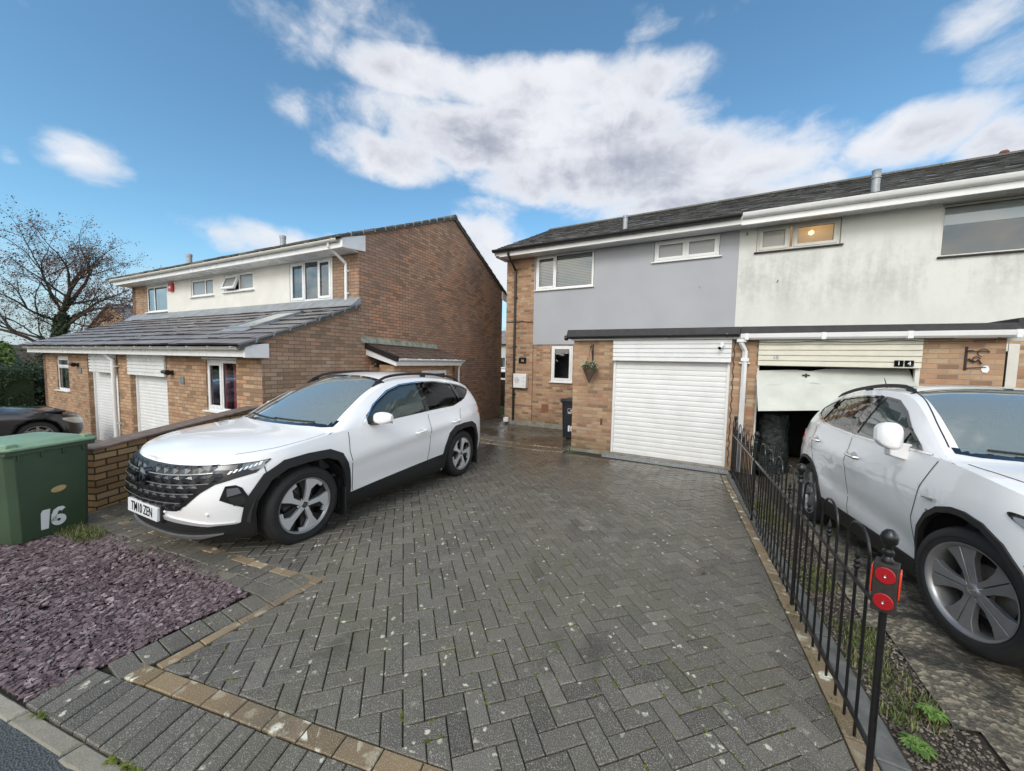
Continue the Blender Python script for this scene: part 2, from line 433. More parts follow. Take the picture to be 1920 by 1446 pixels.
def attr_mat(name, stops, rough=.8, speck=None, scale=70, bumps=(80,.5,.003), lichen=None, tint=None, noise2=.25, wet=None, moss=None):
    """colour from per-face 'rnd' attribute plus fine noise"""
    m, t, b = newmat(name)
    pos = t.node('ShaderNodeTexCoord').outputs['Object']
    a = t.node('ShaderNodeAttribute', attribute_name='rnd').outputs['Fac']
    n = t.noise(pos, scale, 6, .7); n2 = t.noise(pos, 1.1, 5, .6)
    f = t.math('ADD', a, t.math('MULTIPLY', t.math('SUBTRACT', n, .5), noise2), clamp=True)
    c = t.ramp(f, stops)
    if tint: c = t.mix(t.math('MULTIPLY', t.sm(n2, .4, .65), tint[1]), c, tint[0])
    if speck:
        v = t.noise(pos, speck[1], 2, .5)
        c = t.mix(t.math('MULTIPLY', t.sm(v, speck[2], speck[2]+.06), speck[3]), c, speck[0])
    if moss:
        mm = t.math('MULTIPLY', t.sm(t.noise(pos, 2.3, 5, .65), .50, .66), t.sm(n, .42, .6))
        c = t.mix(t.math('MULTIPLY', mm, moss[1]), c, moss[0])
    if lichen:
        dist = t.vor(t.vmath('ADD', pos, t.vmath('MULTIPLY', t.noise(pos, 14, 3, .6, out='Color'), (.06,.06,.06))), lichen[1])
        rad = t.vor(pos, lichen[1], out='Color')
        big = t.sm(t.noise(pos, 2.6, 4, .65), .42, .56)
        sp = t.node('ShaderNodeSeparateColor'); t.put(sp.inputs[0], rad)
        on = t.math('GREATER_THAN', sp.outputs[0], lichen[3])
        lf = t.math('MULTIPLY', t.math('MULTIPLY', t.math('SUBTRACT', 1.0, t.sm(dist, lichen[2]*.6, lichen[2])), on), t.math('MULTIPLY_ADD', big, .75, .25))
        lf = t.math('MULTIPLY', lf, t.sm(t.noise(pos, 90, 3, .6), .30, .52))
        c = t.mix(t.math('MULTIPLY', lf, .95), c, lichen[0])
    t.put(b.inputs['Base Color'], c)
    b.inputs['Specular IOR Level'].default_value = .4
    if wet:
        sp = t.node('ShaderNodeSeparateXYZ'); t.put(sp.inputs[0], pos)
        wy = t.sm(sp.outputs[1], wet[0], wet[1])
        wx = t.math('SUBTRACT', 1.0, t.sm(sp.outputs[0], wet[2], wet[3]))
        wn = t.sm(t.noise(pos, .75, 5, .6, .3), .42, .58)
        w = t.math('MULTIPLY', t.math('MULTIPLY', wy, wx), wn)
        c = t.mix(t.math('MULTIPLY', t.sm(t.noise(pos, 1.35, 6, .68, .5), .56, .70), .45), c, (.042,.037,.030))
        damp = t.math('MULTIPLY', t.sm(sp.outputs[1], 3.2, 7.5), t.sm(t.noise(pos, .55, 4, .6), .38, .62))
        c = t.mix(t.math('MULTIPLY', damp, .65), c, (.060,.050,.038))
        c2 = t.mix(t.math('MULTIPLY', w, .75), c, (.045,.033,.022))
        w = t.math('MAXIMUM', w, t.math('MULTIPLY', damp, .85))
        t.put(b.inputs['Base Color'], c2)
        t.put(b.inputs['Roughness'], t.math('MULTIPLY_ADD', w, -.52, t.math('MULTIPLY_ADD', n2, -.25, rough+.12)))
    else:
        t.put(b.inputs['Roughness'], t.math('MULTIPLY_ADD', n, .2, rough-.1))
    if bumps: t.put(b.inputs['Normal'], t.bump(t.noise(pos, bumps[0], 5, .7), bumps[1], bumps[2]))
    return m
M['paver'] = attr_mat('charcoal_block', [(0,(.070,.064,.054)),(.5,(.106,.098,.082)),(1,(.158,.146,.122))], .55, speck=((.50,.47,.40),230,.57,.62), tint=((.125,.115,.085),.6), lichen=((.62,.60,.47),16,.25,.66), moss=((.10,.105,.05),.5), wet=(4.3,7.6,-2.6,-.4))
M['paver_yellow'] = attr_mat('buff_block', [(0,(.16,.112,.06)),(.5,(.25,.18,.10)),(1,(.34,.26,.16))], .65, speck=((.50,.45,.34),220,.58,.6), tint=((.13,.105,.075),.85), lichen=((.74,.72,.58),11,.42,.35), moss=((.12,.11,.06),.45))
M['slate'] = attr_mat('plum_slate', [(0,(.055,.038,.041)),(.35,(.125,.088,.094)),(.7,(.20,.148,.155)),(1,(.36,.30,.30))], .5, scale=30, bumps=(60,.5,.004), noise2=.2)
M['tile_grey'] = attr_mat('grey_concrete_tile', [(0,(.17,.158,.158)),(.5,(.23,.215,.215)),(1,(.30,.285,.28))], .42, scale=18, bumps=(150,.3,.003), tint=((.20,.19,.19),.5))
M['tile_dark'] = attr_mat('weathered_slate_tile', [(0,(.045,.045,.043)),(.5,(.11,.107,.098)),(1,(.28,.27,.245))], .7, scale=22, bumps=(60,.6,.006), tint=((.10,.10,.065),.6), speck=((.30,.30,.22),30,.60,.6))
M['tile_brown'] = attr_mat('brown_pantile', [(0,(.07,.045,.04)),(.5,(.115,.075,.065)),(1,(.17,.115,.10))], .65, scale=22, bumps=(60,.6,.006), tint=((.12,.12,.08),.4))

def ground_mats():
    # asphalt
    m, t, b = newmat('asphalt'); pos = t.node('ShaderNodeTexCoord').outputs['Object']
    n = t.noise(pos, 90, 6, .75); v = t.vor(pos, 120)
    c = t.ramp(n, [(.3, (.035,.043,.046)), (.55, (.075,.086,.09)), (.75, (.16,.18,.185))])
    t.put(b.inputs['Base Color'], c); t.put(b.inputs['Roughness'], t.math('MULTIPLY_ADD', n, .4, .4))
    t.put(b.inputs['Normal'], t.bump(t.math('ADD', n, v), .8, .01)); M['asphalt'] = m
    # old concrete drive, exposed stones, moss and black algae
    m, t, b = newmat('old_concrete_drive'); pos = t.node('ShaderNodeTexCoord').outputs['Object']
    n = t.noise(pos, 55, 6, .75); n2 = t.noise(pos, 3.2, 6, .7); n3 = t.noise(pos, 1.1, 5, .65)
    mp = t.node('ShaderNodeMapping'); t.put(mp.inputs[0], pos); mp.inputs['Location'].default_value = (3.3, 7.1, 0)
    v = t.vor(pos, 48, out='Color'); vs = t.node('ShaderNodeSeparateColor'); t.put(vs.inputs[0], v)
    c = t.ramp(n, [(.3, (.075,.068,.052)), (.5, (.15,.135,.10)), (.7, (.24,.215,.165))])
    c = t.mix(t.math('MULTIPLY', t.math('GREATER_THAN', vs.outputs[0], .68), .7), c, (.44,.38,.28))
    c = t.mix(t.math('MULTIPLY', t.sm(n2, .47, .60), .85), c, (.026,.026,.024))
    c = t.mix(t.math('MULTIPLY', t.sm(t.noise(mp.outputs[0], 2.1, 5, .7), .52, .66), .5), c, (.075,.08,.035))
    t.put(b.inputs['Base Color'], c); t.put(b.inputs['Roughness'], t.math('MULTIPLY_ADD', n3, -.5, .95))
    t.put(b.inputs['Normal'], t.bump(t.math('ADD', n, t.math('MULTIPLY', t.vor(pos, 48), .8)), .9, .012)); M['old_drive'] = m
    # joint sand with moss
    m, t, b = newmat('joint_sand'); pos = t.node('ShaderNodeTexCoord').outputs['Object']
    n = t.noise(pos, 1.6, 6, .7); n2 = t.noise(pos, 60, 4, .7)
    c = t.mix(t.math('MULTIPLY', t.sm(n, .5, .62), .8), (.028,.026,.020), (.075,.10,.018))
    c = t.mix(t.math('MULTIPLY', n2, .4), c, (.03,.028,.02))
    t.put(b.inputs['Base Color'], c); b.inputs['Roughness'].default_value = .95
    t.put(b.inputs['Normal'], t.bump(n2, .8, .01)); M['joint'] = m
    # grass ground
    m, t, b = newmat('grass_ground'); pos = t.node('ShaderNodeTexCoord').outputs['Object']
    n = t.noise(pos, 2.5, 6, .7); n2 = t.noise(pos, 80, 4, .7)
    c = t.mix(n2, t.ramp(n, [(.3, (.045,.075,.018)), (.7, (.10,.15,.035))]), (.035,.05,.012))
    t.put(b.inputs['Base Color'], c); b.inputs['Roughness'].default_value = .95
    t.put(b.inputs['Normal'], t.bump(n2, .9, .03)); M['lawn'] = m
    # kerb
    M['kerb'] = attr_mat('old_kerb', [(0,(.24,.225,.18)),(1,(.36,.34,.28))], .85, speck=((.4,.37,.28),80,.62,.5), bumps=(50,.8,.008), noise2=.6, scale=25)
    M['moss'] = attr_mat('moss', [(0,(.045,.065,.008)),(1,(.13,.16,.02))], .9, scale=60)
    M['grass'] = attr_mat('grass_blades', [(0,(.05,.075,.018)),(.5,(.11,.16,.04)),(.8,(.20,.20,.08)),(1,(.30,.25,.13))], .6, scale=20, bumps=None)
    M['weed'] = attr_mat('weed_leaf', [(0,(.06,.12,.025)),(1,(.16,.27,.06))], .5, scale=20, bumps=None)
    M['pebble'] = attr_mat('pebble', [(0,(.06,.052,.042)),(.5,(.13,.112,.09)),(1,(.27,.235,.195))], .75, scale=30)
    M['bark'] = mat('bark', (.075,.06,.05), .9, noise=(9,.4), bump=(30,.8,.03))
    M['ivy'] = attr_mat('ivy_leaf', [(0,(.012,.022,.008)),(1,(.04,.06,.02))], .55, scale=10, bumps=None)
    M['dead_leaf'] = attr_mat('dead_leaf', [(0,(.08,.03,.02)),(1,(.20,.09,.05))], .8, scale=10, bumps=None)
    M['hedge'] = attr_mat('hedge_leaf', [(0,(.018,.034,.016)),(1,(.065,.11,.04))], .5, scale=10, bumps=None)
    M['conifer'] = attr_mat('conifer_leaf', [(0,(.06,.10,.02)),(1,(.20,.29,.05))], .6, scale=10, bumps=None)
    M['bush_dark'] = attr_mat('shrub_leaf', [(0,(.015,.02,.01)),(1,(.06,.065,.03))], .7, scale=10, bumps=None)
ground_mats()
def bin_green():
    m, t, b = newmat('green_bin_plastic'); pos = t.node('ShaderNodeTexCoord').outputs['Object']
    n = t.noise(pos, 3, 5, .6)
    t.put(b.inputs['Base Color'], t.ramp(n, [(.3, (.036,.066,.034)), (.7, (.050,.086,.047))]))
    t.put(b.inputs['Roughness'], t.math('MULTIPLY_ADD', n, .25, .38))
    t.put(b.inputs['Normal'], t.bump(t.noise(pos, 250, 3), .15, .001)); return m
M['bin_green'] = bin_green()
M['bin_lid'] = mat('faded_green_lid', (.21,.32,.205), .42, noise=(4,.14), bump=(200,.15,.001))
# ================================================================ GROUND
def g(x, y):
    z = interp(y, [(2.2,.20),(3.3,.165),(4.5,.12),(6,.06),(7.6,0),(12,-.03),(16,-.15)])
    z -= .075*sstep(-x, 2.6, 3.6)*sstep(y, 1.3, 2.4)*(1-.6*sstep(y, 4, 7))
    z -= .16*sstep(-x, 5.9, 7.2)*sstep(y, 7, 11)
    return z
def gr(x, y):  # right neighbour's drive
    zz = interp(y, [(-2,.42),(1.5,.36),(3.05,.30),(5.6,.07),(7.8,0),(12,0)])
    f = sstep(x, .78, 1.35)
    return g(x, y)*(1-f) + zz*f
KD = .1776
def kerbY(x): return .31 + KD*(x+3.13)
def yelB(x): return .65 + .225*(x+2.72)
def stripI(y): return .62 - .08*(y-2.3)
def fenceX(y): return .69 - .055*(y-1.85)

def sheet(name, x0, x1, y0, y1, step, hf, m, inside=None, kind='structure', drop=None):
    nx = max(1, int((x1-x0)/step)); ny = max(1, int((y1-y0)/step)); V = []; F = []; mb = MB()
    for j in range(ny+1):
        for i in range(nx+1):
            x = x0+(x1-x0)*i/nx; y = y0+(y1-y0)*j/ny
            V.append((x, y, hf(x, y)))
    for j in range(ny):
        for i in range(nx):
            a = j*(nx+1)+i; cx = x0+(x1-x0)*(i+.5)/nx; cy = y0+(y1-y0)*(j+.5)/ny
            if inside is None or inside(cx, cy): F.append((a, a+1, a+nx+2, a+nx+1))
    mb.add(V, F, uvs=[(v[0], v[1]) for v in V])
    return mb.build(name, m, smooth=True, kind=kind, sharp=180)

# far ground sheet, reaches the horizon
mb = MB(); mb.add([(-400,-400,-.62),(400,-400,-.62),(400,400,-.62),(-400,400,-.62)], [(0,1,2,3)]); mb.build('ground', M['lawn'], kind='structure')
# earth under the plots (a solid step down to the neighbour)
mb = MB(); mb.box(-6.35, 30, -12, 17.5, -.9, -.30); mb.build('earth_bank', M['soil'], kind='structure')
sheet('joint_bed', -7.2, .80, -.6, 16.5, .2, lambda x, y: g(x, y)-.024, M['joint'], inside=lambda x, y: (x > -6.02-.45*(y-1.3) or y < 1.4) and y > kerbY(x)-.25)
sheet('gravel_bed', -7.0, -2.85, -1.2, 1.5, .15, lambda x, y: g(x, y)-.03, M['soil'], inside=lambda x, y: y > kerbY(x)-.12 and x < -2.86)
# neighbour's drive on the left (lower) and lawn
sheet('neighbour_driveway', -19.5, -6.3, -14, 5.2, .6, lambda x, y: -.46+.06*max(0, min(4, 3.4-y)), M['concrete'])
sheet('lawn', -60, -18.0, -6, 22, 2.0, lambda x, y: -.44 - .02*max(0, -x-20), M['lawn'])
# road
mb = MB(); N = 160
V = []
for i in range(N+1):
    x = -40+80*i/N; zz = .2-.020+.14*sstep(x, .8, 3)
    V += [(x, kerbY(x)-.045, zz), (x, kerbY(x)-9, zz)]
mb.add(V, [(2*i, 2*i+1, 2*i+3, 2*i+2) for i in range(N)]); mb.build('road', M['asphalt'], kind='structure')
sheet('opposite_verge', -60, 60, -60, 0, 2.0, lambda x, y: .22, M['lawn'], inside=lambda x, y: y < kerbY(x)-9.6)
# right neighbour's concrete drive
def rd_h(x, y):
    return gr(x, y) + .004*math.sin(x*17+y*9)*math.cos(y*13-x*4)
sheet('concrete_driveway', 1.0, 14, .9, 9.8, .08, rd_h, M['old_drive'], inside=lambda x, y: x > 1.18-.10*(y-2.2) - .02 + .02*math.sin(y*7) and y > kerbY(x)+.1)

# ---------------------------------------------------------------- polygon clipping
def clip(poly, a, b, c):  # keep a*x+b*y<=c
    out = []
    for i in range(len(poly)):
        p, q = poly[i], poly[(i+1) % len(poly)]
        dp, dq = a*p[0]+b*p[1]-c, a*q[0]+b*q[1]-c
        if dp <= 0: out.append(p)
        if (dp < 0 < dq) or (dq < 0 < dp):
            t = dp/(dp-dq); out.append((p[0]+(q[0]-p[0])*t, p[1]+(q[1]-p[1])*t))
    return out
def area(p): return .5*sum(p[i][0]*p[(i+1)%len(p)][1]-p[(i+1)%len(p)][0]*p[i][1] for i in range(len(p)))
def inset(poly, d):
    n = len(poly); out = []
    for i in range(n):
        p0, p1, p2 = Vector(poly[i-1]), Vector(poly[i]), Vector(poly[(i+1) % n])
        e1 = (p1-p0); e2 = (p2-p1)
        if e1.length < 1e-6 or e2.length < 1e-6: out.append(tuple(p1)); continue
        e1.normalize(); e2.normalize()
        n1 = Vector((-e1.y, e1.x)); n2 = Vector((-e2.y, e2.x)); b = n1+n2
        if b.length < 1e-6: b = n1
        k = d/max(.35, (1+n1.dot(n2))/2*1.0) * .5
        out.append(tuple(p1 + b*k))
    return out
def block(mb, poly, hf, gap=.0027, cham=.0045, jit=.002, base=.05):
    cl = []
    for p in poly:
        if not cl or (Vector(p)-Vector(cl[-1])).length > .004: cl.append(p)
    if len(cl) > 1 and (Vector(cl[0])-Vector(cl[-1])).length < .004: cl.pop()
    poly = cl
    if len(poly) < 3 or area(poly) < .0009: return
    lo = inset(poly, gap); hi = inset(poly, gap+cham)
    if area(lo) <= 0 or area(hi) <= .0002: return
    cx = sum(p[0] for p in poly)/len(poly); cy = sum(p[1] for p in poly)/len(poly)
    dz = random.gauss(0, jit); tx, ty = random.gauss(0, .006), random.gauss(0, .006)
    f = lambda p: hf(p[0], p[1]) + dz + tx*(p[0]-cx) + ty*(p[1]-cy)
    n = len(poly)
    V = [(p[0], p[1], f(p)-base) for p in lo] + [(p[0], p[1], f(p)-.005) for p in lo] + [(p[0], p[1], f(p)) for p in hi]
    F = [(i, (i+1)%n, n+(i+1)%n, n+i) for i in range(n)] + [(n+i, n+(i+1)%n, 2*n+(i+1)%n, 2*n+i) for i in range(n)] + [tuple(2*n+i for i in range(n))]
    mb.add(V, F, uvs=[(v[0], v[1]) for v in V], col=min(1, max(0, random.gauss(.5, .2))))

# corner of the gravel bed border
JX = -2.60                              # inner (drive) edge of buff line next to gravel
dL = Vector((-1, -.139)).normalized()  # direction of the border running left towards the wall
def topl(x): return 1.73 + .139*(x+2.64)
def inregion(p):
    x, y = p
    if y > 7.30 + .03*(x+3.6): return False
    if x > stripI(y): return False
    if y < yelB(x)+.104: return False
    if x < JX and y < topl(x): return False
    if x < -6.0-.45*(y-1.3) + .05: return False
    return True
mb = MB(); w = .1015; S2 = math.sqrt(.5)
def rot(p): return ((p[0]-p[1])*S2*w - 2.0, (p[0]+p[1])*S2*w + 3.0)
def clips(poly):
    """half planes common to everything"""
    poly = clip(poly, -.03, 1, 7.30+.03*3.6)
    poly = clip(poly, 1, .08, .62+.08*2.3)
    poly = clip(poly, .225, -1, -(.65+.104+.225*2.72))
    poly = clip(poly, -1, -.45, 5.95-.45*1.3)
    return poly
for s in range(-70, 75):
    for n in range(-45, 45):
        bx, by = s + 2*n, s - 2*n
        for rect in ([(0,0),(2,0),(2,1),(0,1)], [(3,0),(4,0),(4,2),(3,2)]):
            q = [rot((bx+a, by+b)) for a, b in rect]
            cx = sum(p[0] for p in q)/4; cy = sum(p[1] for p in q)/4
            if cx < -8.8 or cx > 1 or cy < .5 or cy > 7.6: continue
            ins = [inregion(p) for p in q]
            if all(ins): block(mb, q, g); continue
            c = clips(q)
            if len(c) < 3: continue
            if all((p[0] >= JX-1e-6 or p[1] >= topl(p[0])-1e-6) for p in c): block(mb, c, g); continue
            c1 = clip(c, -1, 0, -JX); 
            c2 = clip(clip(c, 1, 0, JX), .139, -1, -(1.73+.139*2.64))
            for cc in (c1, c2):
                if len(cc) >= 3: block(mb, cc, g)
mb.build('driveway_paving', M['paver'], kind='structure')
# beyond the cross line: side path by the house and the passage
mb = MB()
for s in range(-40, 130):
    for n in range(-60, 60):
        bx, by = s + 2*n, s - 2*n
        for rect in ([(0,0),(2,0),(2,1),(0,1)], [(3,0),(4,0),(4,2),(3,2)]):
            q = [rot((bx+a, by+b)) for a, b in rect]
            cx = sum(p[0] for p in q)/4; cy = sum(p[1] for p in q)/4
            if cx < -7.4 or cx > -2.6 or cy < 7.4 or cy > 16 or (cx > -5.7 and cy > 10.3): continue
            q = clip(q, .03, -1, -(7.74+.03*3.6)); q = clip(q, 1, 0, -2.74)
            if len(q) >= 3: block(mb, q, g)
mb.build('side_path_paving', M['paver'], kind='structure')
# cross band: buff - grey drain - buff
mb = MB(); mb2 = MB()
def row(mb, p0, p1, wid, lenb, hf=g, jw=0):
    p0, p1 = Vector(p0), Vector(p1); d = p1-p0; L = d.length; d.normalize(); nn = Vector((-d.y, d.x)); k = 0
    n = max(1, round(L/lenb)); st = L/n
    for k in range(n):
        a = p0+d*(k*st); b = p0+d*((k+1)*st); j = random.gauss(0, jw)
        q = [a+nn*j, b+nn*j, b+nn*(wid+j), a+nn*(wid+j)]
        if area([tuple(x) for x in q]) < 0: q = q[::-1]
        block(mb, [tuple(x) for x in q], hf)
row(mb, (-6.9, 7.205), (-2.74, 7.33), .10, .2); row(mb, (-6.9, 7.625), (-2.74, 7.75), .10, .2)
row(mb2, (-6.9, 7.31), (-2.74, 7.435), .31, .105)
# near buff row, soldier rows
d = Vector((1, .225)).normalized(); nn = Vector((-d.y, d.x))
row(mb, (-2.74, yelB(-2.74)), (.95, yelB(.95)), .10, .203, jw=.001)
# soldier course (long blocks) between the buff row and the kerb
x = -2.98
while x < 1.2:
    x2 = x+.099
    a = Vector((x, yelB(x)-.004)); b = Vector((x2, yelB(x2)-.004))
    dn = Vector((.225+.10, -1)).normalized()
    def hit(p):
        t = (p.y - kerbY(p.x) - .012)/(-dn.y + KD*dn.x); return p + dn*t
    c, e = hit(b), hit(a)
    L = (b-c).length
    q = [tuple(e), tuple(c), tuple(b), tuple(a)]
    if L < .34: block(mb2, q, g, jit=.002)
    else:
        m1 = b+(c-b)*(.27/L); m2 = a+(e-a)*(.27/L)
        block(mb2, [tuple(m2), tuple(m1), tuple(b), tuple(a)], g, jit=.002); block(mb2, [tuple(e), tuple(c), tuple(m1), tuple(m2)], g)
    x = x2
# border beside gravel: grey blocks then buff stretchers
row(mb, (JX, yelB(JX)+.10), (JX, topl(JX)+.05), -(-.075), .2)
row(mb2, (-2.70, yelB(-2.7)-.02), (-2.66, topl(-2.66)-.03), .20, .105, jw=.004)
row(mb, (JX, topl(JX)+.02), (-5.9, topl(-5.9)+.02), .085, .2)
row(mb2, (-2.68, topl(-2.68)+.012), (-5.95, topl(-5.95)+.012), .21, .105, jw=.004)
row(mb2, (-2.66, topl(-2.66)-.20), (-5.95, topl(-5.95)-.20), .11, .2)
# right-hand strip along the fence
ys = [1.2+.2*i for i in range(31)]
for y0 in ys:
    y1 = y0+.2
    if y0 < yelB(.7)+.1: continue
    block(mb, [(stripI(y0)+.004, y0), (stripI(y0)+.094, y0), (stripI(y1)+.094, y1), (stripI(y1)+.004, y1)], g)
mb.build('buff_block_lines', M['paver_yellow'], kind='structure'); mb2.build('border_paving', M['paver'], kind='structure')
# concrete edging the fence stands in
mb = MB()
y = 1.25
while y < 7.7:
    y1 = min(7.7, y+.9)
    a = [(stripI(y)+.098, y), (stripI(y)+.23, y), (stripI(y1)+.23, y1), (stripI(y1)+.098, y1)]
    block(mb, a, lambda x, y: g(x, y)-.01, gap=.004, cham=.006); y = y1
mb.build('fence_edging', M['stone_edge'], kind='structure')
# earth and pebble strip
sheet('verge_strip', .5, 1.35, 1.2, 7.8, .06, lambda x, y: gr(x, y)-.022+.006*math.sin(x*31)*math.sin(y*23), M['soil'])
mb = MB()
for i in range(9000):
    y = 1.4+6.3*random.random()**1.5; x0 = stripI(y)+.235; x = x0 + random.random()*.30
    r = random.uniform(.003, .010); z = gr(x, y)-.018
    n = 5; a0 = random.random()*6
    V = []; h = r*random.uniform(.4, .8)
    for k in range(n):
        a = a0+2*PI*k/n; rr = r*random.uniform(.75, 1.15); V.append((x+rr*math.cos(a), y+rr*math.sin(a), z))
    V += [(x+(p[0]-x)*.6, y+(p[1]-y)*.6, z+h+random.uniform(-.002,.002)) for p in V[:n]]
    F = [(k, (k+1)%n, n+(k+1)%n, n+k) for k in range(n)]+[tuple(range(n, 2*n))]
    mb.add(V, F, col=random.random())
tag(mb.build('pebbles', M['pebble']), 'small mixed pebbles in the strip beside the fence', 'gravel', kind='stuff')
# kerb stones along the road
mb = MB(); x = -6.9; k = 0
while x < 3.5:
    L = .45 if x < -2.2 else random.uniform(.25, .45)
    gapx = .012 if x < -2.05 else random.uniform(.01, .04)
    wd = .060 if x < -2.45 else random.uniform(.04, .075)
    n = 7; lo = []; up = []
    for i in range(n+1):
        xx = x+(L-gapx)*i/n; jt = 0 if x < -2.45 else random.uniform(-.014, .014)
        lo.append((xx, kerbY(xx)-wd+jt)); up.append((xx, kerbY(xx)+.014))
    poly = lo + up[::-1]
    cz = .2-.012
    N = len(poly); V = [(p[0], p[1], cz-.2) for p in poly]+[(p[0], p[1], cz-.012) for p in poly]
    ins_ = inset(poly, .010); V += [(p[0], p[1], cz+random.uniform(-.002,.002)) for p in ins_]
    F = [(i, (i+1)%N, N+(i+1)%N, N+i) for i in range(N)]+[(N+i, N+(i+1)%N, 2*N+(i+1)%N, 2*N+i) for i in range(N)]
    for i in range(n): F.append((2*N+i, 2*N+i+1, 2*N+N-2-i, 2*N+N-1-i))
    mb.add(V, F, col=random.random()); x += L
mb.build('kerb', M['kerb'], kind='structure')
# slate chips
mb = MB(); cnt = 0
while cnt < 21000:
    t = random.random(); x = -2.9-4.0*t**1.25; y = random.uniform(-.5, 1.36)
    if y < kerbY(x)+.03 or y > topl(x)-.22: continue
    if x > -2.93+.01: continue
    d2 = math.hypot(x, y); r = random.uniform(.008, .020)*(1.0 if d2 < 4.5 else 1.35)
    n = random.choice((4, 5, 5, 6)); a0 = random.random()*6; st = random.uniform(.5, 1)
    tx, ty = random.gauss(0, .2), random.gauss(0, .2); z = g(x, y)-.012+random.random()*.017; th = random.uniform(.003, .006)
    ca, sa = math.cos(a0), math.sin(a0); P = []
    for k in range(n):
        a = 2*PI*k/n+random.uniform(-.3, .3); u = r*math.cos(a)*1.25; v = r*math.sin(a)*st
        P.append((u*ca-v*sa, u*sa+v*ca))
    V = [(x+p[0], y+p[1], z+tx*p[0]+ty*p[1]-th) for p in P]+[(x+p[0]*.93, y+p[1]*.93, z+tx*p[0]+ty*p[1]) for p in P]
    mb.add(V, [(k, (k+1)%n, n+(k+1)%n, n+k) for k in range(n)]+[tuple(range(n, 2*n))], col=min(1, max(0, random.gauss(.45, .25)))); cnt += 1
tag(mb.build('slate_chippings', M['slate']), 'plum slate chippings in the bed by the road', 'gravel', kind='stuff')

# ---------------------------------------------------------------- grass, moss, weeds
def blades(mb, x, y, z, n, r, h, lean=.5):
    for i in range(n):
        a = random.random()*2*PI; rr = r*math.sqrt(random.random()); px, py = x+rr*math.cos(a), y+rr*math.sin(a)
        hh = h*random.uniform(.5, 1.1); b = random.random()*2*PI; l = hh*lean*random.uniform(.2, 1); wd = random.uniform(.0016, .003)
        dx, dy = math.cos(b), math.sin(b); sx, sy = -dy*wd, dx*wd
        V = [(px-sx, py-sy, z), (px+sx, py+sy, z), (px+sx*.8+dx*l*.35, py+sy*.8+dy*l*.35, z+hh*.6), (px-sx*.8+dx*l*.35, py-sy*.8+dy*l*.35, z+hh*.6), (px+dx*l, py+dy*l, z+hh*.95)]
        mb.add(V, [(0,1,2,3), (3,2,4)], col=random.random())
mb = MB()
for i in range(90):
    x = random.uniform(-5.75, -5.0); y = topl(x)-.30+random.uniform(-.09, .05)
    blades(mb, x, y, g(x, y)-.02, 26, .05, .075)
for i in range(16):
    t = random.random(); x = -3.02-.03*random.random(); y = .8+.5*t
    if random.random() < .6: blades(mb, x, y, g(x, y)-.02, 10, .04, .03, .9)
tag(mb.build('grass', M['grass']), 'tuft of green grass growing at the foot of the green bin', 'grass', kind='stuff')
mb = MB()
for i in range(520):
    y = 1.9+4.2*random.random()**1.35; x = stripI(y)+.25+random.random()*.22
    if math.sin(y*5.1)+math.sin(y*2.3+1) < -.1: continue
    blades(mb, x, y, gr(x, y)-.02, 14, .045, .045, .9)
for (bx, by) in ((.60, 2.75), (.56, 3.25), (.60, 2.35)):
    for i in range(6): blades(mb, bx+random.gauss(0, .02), by+random.gauss(0, .05), g(bx, by)-.01, 8, .02, .03, .9)
tag(mb.build('verge_grass', M['grass']), 'low grass and weeds between the fence and the concrete drive', 'grass', kind='stuff')
# moss cushions in paving joints
mb = MB()
def cushion(x, y, r, zf):
    n = 7; V = []; h = r*.45
    z = zf(x, y)-.0035
    for k in range(n):
        a = 2*PI*k/n; rr = r*random.uniform(.6, 1.2); V.append((x+rr*math.cos(a), y+rr*math.sin(a), z))
    V += [(x+(p[0]-x)*.6, y+(p[1]-y)*.6, z+h*.8) for p in V[:n]]; V.append((x, y, z+h))
    mb.add(V, [(k, (k+1)%n, n+(k+1)%n, n+k) for k in range(n)]+[(n+k, n+(k+1)%n, 2*n) for k in range(n)], col=random.random())
for i in range(5500):   # in herringbone joints
    s = random.randint(-30, 10); n_ = random.randint(-18, 18); bx, by = s+2*n_, s-2*n_
    t = random.random()*2
    p = rot((bx+t, by)) if random.random() < .5 else rot((bx+3, by+t))
    if not inregion(p) or p[1] > 3.2 or math.hypot(p[0]+1.2, p[1]-1.6) > 1.7: continue
    if math.sin(p[0]*5+1)+math.sin(p[1]*4) < -.2: continue
    for k in range(7): cushion(p[0]+random.gauss(0,.006), p[1]+random.gauss(0,.006), random.uniform(.003,.0075), g)
for i in range(520):
    x = random.uniform(-2.8, 0); 
    if math.sin(x*6)+math.sin(x*2.7) < -.3: continue
    y = kerbY(x)+.012+random.gauss(0, .009); cushion(x, y, random.uniform(.006, .014), g)
mb.build('joint_moss', M['moss'], kind='stuff')
bpy.data.objects['joint_moss']['label'] = 'bright green moss in the paving joints and along the kerb'; bpy.data.objects['joint_moss']['category'] = 'moss'

